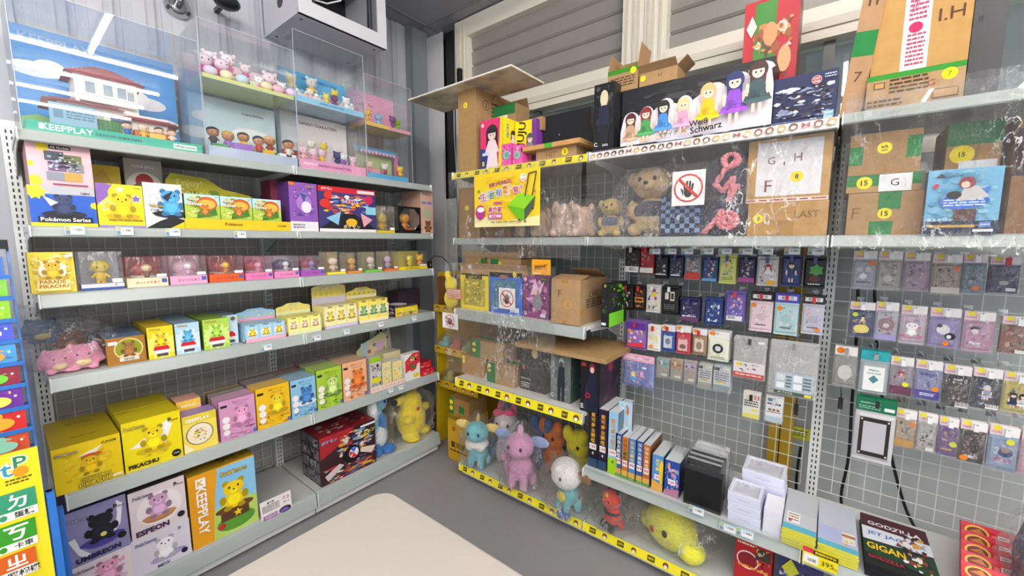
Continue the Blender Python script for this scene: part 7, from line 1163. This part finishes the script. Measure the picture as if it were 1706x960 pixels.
for i, (a, c, y0, y1, hc, col, pal, nm, bx_) in enumerate([(1249, 1287, 488, 553, '#1c1c20', '#e6cfd8', 'f0dce4 d8b8c8 c8a8b8', 'pink sleeve pack with a black and white header', (.1, .95)), (1290, 1330, 490, 559, '#4a4ac0', '#b8d8dc', 'd0e8ea 9cc4cc e8c8d0 7aa4b0', 'aqua sleeve pack with a violet-blue header', (.15, .9)), (1336, 1373, 493, 558, '#2a2a2e', '#c9c8d8', 'e0b8c4 b8b8d0 e8e0d0 9a9ab0', 'grey and pink sleeve pack with a black header', (.8, .08))]):
    pack(a, c, y0, y1, TA, col, pal, 150 + i, nm + ', second hook row', (('o', bx_[0], bx_[1], .09, '#f08a1c'), ('e', .5, .5, .3, .14, hexd(col, .92)), ('l', .2, .1, .8, .2, 1, '#5a5a6a', 3)), hcol=hc, hops=(('r', .1, .25, .9, .75, '#e8e8ec'), ('t', 'キャラ', .5, .5, .4, hc, .7)), clip='#c81e28', name='sleeve_pack', n=4)
pack(1042, 1076, 536, 583, TA, '#8a6ab0', 'f0a8c8 e8e0f0 6a9ad0 e8c83a c03a9a', 160, 'bulging purple-topped card pack, third hook row', (('r', -.1, .78, 1.1, 1.1, '#5a2a94'), ('e', .15, .72, .1, .08, '#f08a1c'), ('p', [(0, 0), (1, 0), (1, .25), (0, .1)], '#d83a4a')), clip='#c81e28', thick=.03, n=3)
C3 = [(1078, 1100, 542, 585, None, '#efebe8', 'e8d8d0 f4f0ee c8d8d0 e8e0b0', 'white packet with two small round toys', '#c81e28', (('o', .3, .5, .12, '#e8c8c0'), ('o', .65, .5, .12, '#d8e0a0'), ('e', .3, .08, .2, .08, '#f08a1c'))),
 (1102, 1124, 543, 586, '#f0eeee', '#34549c', '8a9cc0 dfe4ee 2a3a6a', 'blue-bordered card set with a white header', '#c81e28', (('r', .1, .1, .9, .85, '#c8ccd8'), ('e', .5, .5, .25, .2, '#7a8090'))),
 (1126, 1150, 544, 590, '#f0eeee', '#c04a54', 'e8b8b0 8a5a5a f0e0dc', 'red-bordered card set with a white header', '#f0f0f0', (('r', .1, .05, .9, .7, '#e0b8b4'), ('e', .5, .3, .28, .14, '#7a5a5a'))),
 (1153, 1177, 549, 592, '#f0eeee', '#a08468', 'd8c8b4 7a5a44 c0a890', 'brown-bordered card set with a white header', '#c81e28', (('r', .1, .1, .9, .85, '#d8ccc0'), ('e', .5, .45, .25, .25, '#9a7a6a'))),
 (1179, 1214, 553, 602, '#f2f0f0', '#e6e6d8', 'f0f0e8 c8d0a8 e0e0d8', 'white card set with a round black emblem', None, (('o', .5, .55, .26, '#20242c'), ('o', .5, .55, .14, '#d8dce0'), ('b', .3, .4, .7, .7, 8, '20242c e8e8ec', 5), ('l', .1, .02, .9, .14, 1, '#8a9a5a', 3)))]
for i, (a, c, y0, y1, hc, col, pal, nm, cl, ex) in enumerate(C3):
    pack(a, c, y0, y1, TA, col, pal, 170 + i, nm + ', third hook row', ex, hcol=hc, hops=(('e', .2, .6, .16, .35, '#f08a1c'),), clip=cl, name='card_set', n=3 if i < 4 else 5)
pack(1036, 1088, 592, 646, TA - .02, '#8a94d8', 'b8a8e8 8ac0f0 f0d8a0 e0a8d8 6a8ae0', 180, 'blue and lilac picture pouch with a fair-haired girl, fourth hook row', (('h', .35, .5, .2, '#e8d080', '#4aa8e0'), ('h', .7, .66, .15, '#c88ad8', '#e0a8e0'), ('r', .7, .85, .88, .95, '#dfe8f4')), hcol='#eab0c8', hops=(('r', .1, .3, .9, .6, '#f4d0de'), ('t', 'FUNISM', .75, .5, .3, '#6a5a9a', .2)), name='picture_pouch', film=True, thick=.03, n=1)
D4 = [(1094, 1115, 597, 630, '#8ac4bc', '#b7b2a6', 'teal-labelled'), (1117, 1137, 599, 634, '#e0a04a', '#b9b0a0', 'orange-labelled'), (1139, 1160, 602, 640, '#d8b4d0', '#b8b0a4', 'pink-labelled'), (1163, 1186, 607, 649, '#e8e8e4', '#c2c4bc', 'grey and yellow printed'), (1188, 1217, 610, 654, '#eceef0', '#b8c4c8', 'white and blue printed')]
for i, (a, c, y0, y1, lc, col, nm) in enumerate(D4):
    ops = (('r', -.1, -.1, 1.1, 1.1, col), ('r', -.05, .62, 1.05, 1.08, lc), ('l', .05, .7, .95, .9, 1, '#4a4a4a', 2), ('r', .35, .02, .95, .16, '#f4f4f4')) if i < 3 else (('r', -.1, -.1, 1.1, 1.1, lc), ('r', -.1, .9, .4, 1.05, '#4a4a4e'), ('l', 0, .4, 1, .85, 4, '#5a6a8a', 4), ('r', .1, .32, .8, .4, '#e0cc3a'), ('r', -.1, -.1, 1.1, .2, '#9ab0b4' if i == 4 else '#b0b8a8'))
    pack(a, c, y0, y1, TA, col, '', 190, '%s clear sleeve packet, fourth hook row' % nm, ops, name='sleeve_packet', film=True, n=4 if i > 2 else 2, clip='#b0b4b8')
pack(1222, 1276, 563, 632, TA, '#cfcfcc', 'd8d8d6 c8c8c6', 200, 'clear file bag with a red foot strip', (('r', -.1, -.1, 1.1, .05, '#d8482c'), ('l', 0, -.06, 1, .02, 1, '#f4e8e0', 3), ('r', -.1, .05, 1.1, .38, '#dcd4d8'), ('r', .0, .25, .2, .34, '#e8d020'), ('b', .1, .08, 1, .34, 9, '3a3a40 8a6a8a e8e8ec', 5), ('r', .8, .98, 1.05, 1.06, '#eee')), name='file_bag', film=True, n=3, clip='#3a3a3c')
pack(1281, 1362, 571, 662, TA, '#d2d4d4', 'd8dada cccece', 201, 'large clear file bag with a pale blue printed panel', (('r', .05, -.08, 1.05, .42, '#c4d2dc'), ('r', .1, .22, .32, .38, '#e8eef2'), ('r', .55, .22, .77, .38, '#e8eef2'), ('r', .1, .04, .32, .18, '#e8eef2'), ('r', .55, .04, .77, .18, '#e8eef2'), ('l', .35, .05, .5, .36, 4, '#5a6a78', 3), ('l', .8, .05, 1, .36, 4, '#5a6a78', 4), ('r', .05, -.1, 1.05, -.02, '#4a5a4a'), ('t', 'A5 ファイル', .35, -.06, .05, '#f0f0d8', .4), ('r', .85, -.09, 1.03, -.03, '#e8d83a')), name='file_bag', film=True, n=3, clip='#8a8c90')
pack(1237, 1266, 655, 698, TA, '#ece8dc', 'f0ece0', 202, 'small white packet with a brown 5 mark, lowest row', (('r', -.1, -.1, 1.1, 1.1, '#efece2'), ('r', .7, .85, 1.05, 1.05, '#b85a34'), ('t', '5', .88, .95, .14, '#fff', .2), ('l', 0, .45, 1, .8, 3, '#3a3a44', 4), ('r', .5, .28, 1, .36, '#e8d83a'), ('r', -.1, -.1, 1.1, .12, '#d8cf6a')), name='sleeve_packet', film=True, n=3, clip='#222')
pack(1275, 1304, 661, 705, TA, '#e4e8ea', 'eceef0', 203, 'small white packet with brown ovals and a blue-grey foot, lowest row', (('r', -.1, -.1, 1.1, 1.1, '#eceef0'), ('r', 0, .9, .5, 1.05, '#5a8aa8'), ('l', 0, .7, 1, .85, 1, '#2a2a34', 4), ('e', .2, .5, .12, .06, '#8a5a3a'), ('e', .5, .5, .12, .06, '#8a5a3a'), ('e', .8, .5, .12, .06, '#8a5a3a'), ('l', 0, .35, 1, .42, 1, '#5a3a2a', 4), ('r', -.1, -.1, 1.1, .18, '#a8bcc4')), name='sleeve_packet', film=True, n=3, clip='#c8ccd0')
# ---- section 3
TB = .29
hdr = lambda: (('r', 0, .05, .42, .95, '#ecd0d8'), ('l', .05, .15, .4, .4, 2, '#c86a80', 3), ('o', .24, .72, .3, '#ece03a'), ('r', .5, -.2, .66, .5, '#fafafa'))
E3 = [
 ('top', [(1421, 1460, 418, 482, '#c0c2d2', 'c8cad8 b8bccc d8dae4', 'pale grey-lilac sleeve pack with faint round faces', (('o', .25, .68, .1, '#dcdce4'), ('o', .7, .7, .1, '#dcdce4'), ('o', .45, .4, .12, '#e8e8ee'), ('l', .1, .1, .9, .2, 1, '#6a6a7a', 2), ('o', .9, .95, .1, '#f07a1c'))),
  (1462, 1502, 419, 484, '#c6c2bc', 'd8d4cc a8a49c e0dcd4 8a8680', 'grey and cream sleeve pack', (('o', .45, .35, .14, '#dedad2'), ('l', .2, .05, .8, .12, 1, '#3a3a3a', 2))),
  (1505, 1548, 421, 485, '#b8a2b4', 'd8b8cc 8a6a84 5a4a54 e8d8e0 9a7a6a', 'mauve sleeve pack with small dark figures', ()),
  (1552, 1602, 424, 491, '#b8aca0', '6a4a44 a88a7a d8ccb8 8a6a6a', 'beige sleeve pack with a brown-haired crowd', (('r', -.1, -.1, 1.1, .15, '#dcd8cc'), ('o', .9, .9, .09, '#f07a1c'))),
  (1604, 1643, 424, 490, '#7f93a8', '5a6a80 a8b4c4 3a4450 c0c8d0', 'blue-grey sleeve pack', (('o', .65, .1, .1, '#f07a1c'),)),
  (1648, 1700, 428, 489, '#33386a', '40467c 2a2e58 4a5084', 'navy sleeve pack with a pale disc', (('e', .5, .32, .2, .1, '#b8b4b8'), ('r', .6, -.04, 1, .1, '#eee')))]),
 ('second', [(1415, 1457, 504, 562, '#3a4a7c', '4a6ab0 e8d070 2a2e4a d8a080', 'yellow and navy sleeve pack with a seated girl', (('h', .55, .8, .14, '#20202c', '#e8c8b0'), ('e', .5, .25, .4, .2, '#e8d880'), ('o', .15, .9, .1, '#d8e03a'))),
  (1458, 1496, 504, 568, '#d2d0e0', 'c08a8a 8a6a6a e8e4f0 b8a8c0', 'white and lilac sleeve pack, ring of faces', (('o', .5, .55, .26, '#a08088'), ('o', .5, .5, .1, '#e0d8e0'), ('r', -.1, -.1, 1.1, .12, '#a8a0d4'))),
  (1500, 1543, 510, 574, '#e4d4e0', 'f0b8d0 d890b8 e8e8f4 b8a8d8', 'pink and white sleeve pack with a pale animal', (('c', .45, .5, .3, '#f4eef4', '#d87aa8'),)),
  (1548, 1600, 514, 580, '#a498d0', 'b8acdc 9488c4 c8c0e8', 'lavender sleeve pack with a panda-like shape', (('e', .45, .6, .28, .2, '#f0eef4'), ('e', .3, .75, .1, .07, '#24202c'), ('e', .75, .35, .22, .14, '#24202c'), ('e', .7, .33, .1, .08, '#f0eef4'), ('o', .6, .05, .09, '#f0841c'))),
  (1604, 1657, 520, 587, '#d8a8c4', 'e8c0d4 c080a8 f0dce8 a890b8', 'rosy sleeve pack with a round dark-capped face', (('e', .35, .8, .2, .08, '#3a3a54'), ('o', .35, .68, .1, '#f4e0e4'), ('t', 'Party', .4, .2, .14, '#fff', .6))),
  (1668, 1720, 528, 591, '#9a6a5a', 'b04a3c e0b8a0 2a201c d8908a 8a5a4a', 'reddish brown sleeve pack with a striped animal', (('r', .5, -.1, 1, .05, '#eee'),))]),
 ('third', [(1482, 1521, 596, 659, '#a8a0ac', '7a2a54 c0546a e8d8dc 8a3a60', 'maroon sleeve pack with a red-haired dancer', (('r', -.1, -.1, 1.1, .25, '#6a1444'), ('h', .5, .8, .12, '#a83a34', '#c8a0b0'), ('o', .75, .35, .1, '#dce03a'))),
  (1524, 1569, 602, 667, '#9a9ccc', 'c8c8d8 8a8ab8 5a50a8', 'violet sleeve pack with silver lettering', (('t', 'BUNGEI', .5, .92, .1, '#4a44a0', .9), ('r', -.1, -.1, 1.1, .25, '#4a3c9c'), ('l', .15, .02, .85, .16, 2, '#e8e8f4', 2), ('o', .85, .35, .1, '#f0841c'))),
  (1571, 1617, 610, 680, '#1d1a1e', '8a6a74 3a3038 c8b0b8 5a444c', 'black sleeve pack with rosy faces and a barcode', (('t', 'Angel', .5, .95, .1, '#e8e0d8', .8), ('bar', .5, -.1, 1.1, .1))),
  (1620, 1669, 615, 683, '#23263c', '8a90a8 2c3048 5a6080 d8dce8', 'dark navy sleeve pack with a white moonlit figure', (('g', .5, .25, .6, '#c8ccd8', '#9aa0b4'), ('bar', .5, -.08, 1.05, .1))),
  (1670, 1720, 622, 690, '#d8cc6a', 'e8dc7a 3a3a44 c83a34 d8c860', 'yellow sleeve pack with two dark-haired boys', (('g', .35, .1, .6, '#20202a', '#2a3a5a'), ('g', .75, .1, .6, '#20202a', '#c8ccd4')))]),
 ('lowest', [(1490, 1526, 684, 746, '#c8b494', 'd8c8a4 3a4a7a 8a8a84 e8dcc0', 'tan sleeve pack with a blue armed rider', (('r', -.1, -.1, 1.1, .2, '#c89a4a'), ('o', .9, .9, .11, '#f0841c'))),
  (1528, 1561, 690, 753, '#c8c8c4', '2a2c28 4a4e48 e8e8e4 1c1e1c', 'white sleeve pack with a black brushed figure', (('r', .5, -.1, 1, .06, '#e8e8e8'),)),
  (1563, 1596, 697, 761, '#6a4a94', '8a6ab4 c8a8d8 4a3074 d8c06a', 'purple sleeve pack with gold lettering', (('o', .85, .4, .11, '#dce03a'), ('l', .1, .1, .8, .2, 1, '#e8c860', 3))),
  (1598, 1643, 703, 772, '#3a2a30', '6a4a54 2a2024 a88a90 c8c0c8', 'dark brown sleeve pack with a glossy black shape', (('e', .6, .55, .26, .3, '#201a1e'), ('t', '亞醜團', .45, .1, .12, '#f0ecec', .7), ('o', .15, .02, .11, '#f0841c'))),
  (1646, 1697, 711, 786, '#9ab4d4', 'b8cce4 8aa4c8 dce6f2', 'light blue sleeve pack with red lettering', (('e', .6, .55, .3, .16, '#3a4474'), ('e', .6, .64, .2, .1, '#9a8a7a'), ('t', 'コミック', .5, .28, .12, '#d83a5a', .8), ('o', .75, .95, .1, '#dce03a'))),
  (1700, 1745, 716, 795, '#e8b8c8', 'f0ccd8 d89ab0 f8e8ee', 'pink sleeve pack at the right edge', ())])]
k = 0
for row_, L_ in E3:
    for (a, c, y0, y1, col, pal, nm, ex) in L_:
        k += 1; pack(a, c, y0, y1, TB, col, pal, 300 + k, nm + ', %s row, right bay' % row_, ex, hcol='#f2eff0', hops=hdr(), film=True, clip='#c81e28' if k == 6 else '#eceef0', name='sleeve_pack', n=2)
pack(1389, 1427, 578, 645, TB, '#a8a6a0', 'b8b6b0 9a9892 c8c6c0', 350, 'grey clear packet beside the slotted upright', (('e', .5, .45, .4, .3, '#d8d6d0'),), hcol='#f0eeee', hops=(('o', .25, .5, .4, '#f0841c'),), film=True, name='sleeve_packet', n=2, clip='#999')
pack(1432, 1481, 586, 657, TB, '#a8b4b8', 'a8b4b8', 351, 'card holder with a teal header and a diamond mark', (('r', .05, -.02, .95, .9, '#f0f2f2'), ('t', 'Magnetic', .5, .76, .08, '#5a6a70', .6), ('t', 'Card Case', .5, .65, .08, '#5a6a70', .6), ('p', [(.5, .26), (.72, .42), (.5, .58), (.28, .42)], '#4a8a90'), ('r', .6, 0, .95, .1, '#fff')), hcol='#2cb0b8', hops=(('r', .4, .4, .7, .5, '#1a7a84'),), name='card_holder', n=3, clip='#999')
pack(1423, 1491, 665, 772, TB - .02, '#c8c8cc', 'c8c8cc', 352, 'large card frame holder with a green header and black border', (('r', .02, .02, .98, .98, '#26261f'), ('r', .14, .12, .86, .88, '#bebcc4'), ('o', .08, .93, .02, '#eee'), ('o', .92, .93, .02, '#eee'), ('o', .08, .07, .02, '#eee'), ('o', .92, .07, .02, '#eee')), hcol='#12704a', hops=(('t', 'MAGNETIC HOLDER', .35, .6, .16, '#e8f0ea', .5), ('l', .06, .1, .6, .4, 2, '#9ac8b0', 3), ('r', .7, .15, .95, .4, '#f0f0f0')), name='card_holder', n=3, clip='#222')
for i, (x, y, l) in enumerate(((1327, 674, 'empty black clip hanging beside the large clear file bag'), (1401, 663, 'empty black clip hanging beside the large card frame holder'))):
    s, z = S('R', x, y, .3); b = MB(); b.box(-.008, .008, -.006, .006, -.045, 0, '#1a1a1c'); b.tube([(0, 0, 0), (0, .02, .015), (0, .155, .015)], .002, '#222'); tag(b.build('clip', 'plastic', None, smx('R', s, .3, z)), l, 'clip')
# things seen through the grid: yellow wall post, cables, wall notices
tag(MB().box(0, .1, 0, .03, 0, 1.6, '#b8961c').box(.045, .05, -.002, 0, 0, 1.6, '#3a2c0c').build('wall_post', 'paint', None, Matrix.Translation((hit(1299, 740, 'y', 2.27).x - .05, 2.262, .01))), 'dull yellow post seen through the grid left of the slotted upright', 'post')
def cable(pts, label, r=.006):
    P_ = [hit(x, y, 'y', 2.24) for x, y in pts]; b = MB(); Q = []
    for i in range(len(P_) - 1):
        p0 = P_[max(i - 1, 0)]; p1 = P_[i]; p2 = P_[i + 1]; p3 = P_[min(i + 2, len(P_) - 1)]
        for j in range(8):
            t = j / 8; Q.append(.5 * ((2 * p1) + (p2 - p0) * t + (2 * p0 - 5 * p1 + 4 * p2 - p3) * t * t + (3 * p1 - p0 - 3 * p2 + p3) * t ** 3))
    Q.append(P_[-1]); b.tube([tuple(q) for q in Q], r, '#141416', 7); tag(b.build('cable', 'plastic', None), label, 'cable')
cable([(1430, 470), (1427, 560), (1419, 680), (1414, 760), (1402, 820), (1403, 850)], 'black cable behind the grid left of the large card frame holder')
cable([(1457, 480), (1463, 600), (1478, 720), (1492, 790), (1510, 850), (1528, 886)], 'black cable behind the grid running down to the GODZILLA boxes')
cable([(1334, 745), (1330, 770), (1327, 800), (1326, 822)], 'short black cable behind the grid near the yellow post')
cable([(1040, 415), (1030, 450), (1022, 480)], 'black cable curving down behind the grid by the third shelf', .004)
p = hit(1315, 722, 'y', 2.27); b = MB(); b.box(-.06, .05, 0, .001, -.03, .03, '#e0dc3a'); Cv(b, (-.06, 0, -.03), (.11, 0, 0), (0, 0, .06)).draw([('l', .1, .2, .9, .8, 3, '#5a7a2a', 3)]); tag(b.build('wall_notice', 'print', None, Matrix.Translation((p.x + .03, 2.3, p.z))), 'small yellow notice stuck to the wall behind the grid', 'notice')
# ================================================================ film hung over the right run
def sheet(s0, s1, z0, z1, t, seed, label, amp=.016):
    nx, nz = 160, 60; vs = []; fs = []
    for j in range(nz + 1):
        for i in range(nx + 1):
            u = i / nx; v = j / nz; s = s0 + (s1 - s0) * u; z = z0 + (z1 - z0) * v; k = (1 - v) ** .5
            f = noise.noise(Vector((s * 13, z * 3.2, seed))) * amp * (.5 + k) + (abs(noise.noise(Vector((s * 26, z * 14, seed + 5)))) - .1) * amp * 1.3
            zz_ = z + (noise.noise(Vector((s * 9, 0, seed))) * .02 if j == 0 else 0)
            vs.append((s, t - abs(f) - .012, zz_))
    for j in range(nz):
        for i in range(nx): a = j * (nx + 1) + i; fs.append((a, a + 1, a + nx + 2, a + nx + 1))
    b = MB(); b._add([(v[0], YR + v[1], v[2]) for v in vs], fs, '#fff', True)
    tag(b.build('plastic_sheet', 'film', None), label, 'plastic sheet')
sheet(XR0 + .01, RB - .01, 1.44, 1.925, -.03, 3, 'clear film curtain hung from the yellow strip in front of the poster shelf')
sheet(XR0 - .03, RB - .14, .74, 1.40, -.035, 4, 'clear film curtain hanging over the third and fourth shelves by the corner', .022)
sheet(RB + .01, RC - .01, 1.50, 1.925, -.03, 5, 'clear film curtain in front of the teddy bears and the G H carton', .02)
sheet(RC + .01, RD, 1.50, 1.98, -.03, 6, 'clear film curtain in front of the cartons marked 15 and the sea-blue box', .02)
b = MB(); b.box(0, RC - RB - .02, 0, .0015, 0, .035, '#fff'); tag(b.build('shelf_guard', 'acrylic', None, smx('R', RB + .01, -.012, RZ5 - .003)), 'clear upright guard strip along the front of the album shelf', 'guard strip')
b = MB(); b.box(0, RD - RC - .02, 0, .0015, 0, .04, '#fff'); tag(b.build('shelf_guard', 'acrylic', None, smx('R', RC + .01, -.012, RZ1)), 'clear upright guard strip on the top shelf before the I.H carton', 'guard strip')
# ================================================================ wall fittings, upper left
cb = empty('wall_cabinet', Matrix.Translation((-2.24, 1.077, 2.7)) @ Matrix.Rotation(math.pi / 2, 4, 'Z')); w, d, h = .527, .43, .43; CG = '#c9cad2'
MB().box(0, w, 0, .015, 0, .015, CG).box(0, w, .0, d, 0, .012, CG).box(0, .012, 0, d, .012, h, CG).box(w - .012, w, 0, d, .012, h, CG).box(0, w, 0, d, h - .012, h, CG).box(0, w, d - .01, d, .012, h, '#2a2c30').build('body', 'paint', cb)
b = MB(); b.box(.0, .07, -.006, .001, 0, h, '#dcdde4').box(w - .06, w, -.006, .001, 0, h, '#dcdde4').box(.07, w - .06, -.006, .001, 0, .075, '#dcdde4').box(.07, w - .06, -.006, .001, h - .05, h, '#dcdde4'); b.build('door_frame', 'paint', cb)
MB().box(w - .1, w - .09, .02, .04, .05, h - .02, '#b8bcc0').box(w - .085, w - .075, .02, .04, .05, h - .02, '#9aa0a4').box(.09, .1, .02, .04, .05, h - .02, '#9aa0a4').build('rail', 'metal', cb)
b = MB(); b.cyl((w / 2 - .1, .25, .1), (w / 2 - .1, .22, .1), .05, .05, '#1a1b1e', 18).cyl((w / 2 + .12, .25, .15), (w / 2 + .12, .22, .15), .06, .06, '#1a1b1e', 18); b.build('fan', 'plastic', cb)
MB().tube([(.09, .05, .12), (.18, .04, .13), (.26, .04, .18), (.31, .05, .28), (.33, .06, .38)], .004, '#f2f2f2').build('cable', 'plastic', cb)
b = MB()
for x, y in ((.04, .06), (.04, .36), (.48, .06), (.48, .36)): MB().cyl((x, y, -.001), (x, y, .0), .008, .008, '#1a1a1c', 10).build('screw_hole', 'plastic', cb)
b.cyl((-.0012, .2, .12), (0, .2, .12), .034, .034, '#1a1b1e', 18); b.build('cable_hole', 'plastic', cb)
MB().cyl((w + .004, -.004, .12), (w + .004, -.004, .18), .005, .005, '#e4e4e8').cyl((w + .004, -.004, .3), (w + .004, -.004, .36), .005, .005, '#e4e4e8').build('hinge', 'metal', cb)
tag(cb, 'light grey wall-mounted equipment cabinet with an open dark front', 'cabinet')
p = hit(295, 12, 'x', WX + .02); fl = empty('pipe_fitting', Matrix.Translation((WX + .02, p.y, p.z)))
MB().cyl((0, 0, 0), (.012, 0, 0), .055, .055, '#c8cacf', 28).cyl((.012, 0, 0), (.018, 0, 0), .036, .03, '#a8abb0', 24).build('flange', 'metal', fl)
MB().tube([(.01, 0, 0), (.06, 0, .01), (.06, .02, .09), (.03, .05, .12)], .014, '#9a9da2', 10).build('pipe', 'metal', fl); MB().cyl((.018, .04, -.02), (.026, .04, -.02), .008, .008, '#5a5c60').build('bolt', 'metal', fl); MB().cyl((.018, -.04, -.02), (.026, -.04, -.02), .008, .008, '#5a5c60').build('bolt', 'metal', fl)
tag(fl, 'round metal flange with a bent pipe on the ribbed wall', 'pipe fitting')
p = hit(378, 4, 'x', -2.5); cm = empty('security_camera', Matrix.Translation((-2.5, p.y, p.z))); MB().sph((0, 0, 0), (.05, .06, .035), '#1c1d20', 18, 12).build('housing', 'plastic', cm); MB().box(-.18, 0, -.01, .01, .0, .02, '#1c1d20').build('arm', 'plastic', cm); tag(cm, 'small black dome camera on the wall left of the cabinet', 'camera')
s, z = S('L', 719, 447, .05); b = MB(); b.box(0, .03, 0, .02, 0, .07, '#1a1a1c'); Cv(b, (0, 0, 0), (.03, 0, 0), (0, 0, .07)).draw([('o', .5, .8, .06, '#d83a2a'), ('o', .5, .6, .06, '#d8d8d8'), ('o', .5, .4, .06, '#d83a2a')])
tag(b.build('power_strip', 'plastic', None, Matrix.Translation((-2.24, 1.90, z - .02)) @ Matrix.Rotation(math.pi / 2, 4, 'Z')), 'small black power switch box at the far end of the left run', 'switch box')
b = MB(); b.tube([(-2.25, 1.92, z + .05), (-2.24, 1.95, z + .085), (-2.2, 1.99, z + .08), (-2.16, 2.02, z + .03), (-2.15, 2.04, z - .05)], .004, '#141416'); tag(b.build('cable', 'plastic', None), 'black cable looping from the switch box into the corner', 'cable')
b = MB(); b.tube([(-2.25, 2.2, 1.2), (-2.26, 2.19, 1.6), (-2.24, 2.2, 1.85), (-2.27, 2.2, 2.3), (-2.27, 2.2, 2.5)], .0025, '#d8d8d8'); tag(b.build('cable', 'plastic', None), 'thin pale cable hanging in the dark corner recess', 'cable')
b = MB(); b.box(0, .2, 0, .012, 0, .42, '#8e9293'); tag(b.build('grey_panel', 'paint', None, smx('L', 1.68, .36, .6) @ Matrix.Rotation(-.12, 4, 'X')), 'plain grey panel leaning behind the fifth shelf at the corner end', 'panel')
b = MB(); b.box(0, .16, 0, .01, 0, .34, '#e6e6e4'); Cv(b, (0, 0, 0), (.16, 0, 0), (0, 0, .34)).draw([('p', [(.2, .1), (.6, .3), (.4, .9), (.15, .7)], '#2a2a30'), ('b', .1, .1, .9, .9, 8, '2a2a30 8a8a90', 5)]); tag(b.build('framed_picture', 'print', None, smx('L', 1.6, .33, .6) @ Matrix.Rotation(-.12, 4, 'X')), 'black and white picture leaning before the grey panel', 'picture')
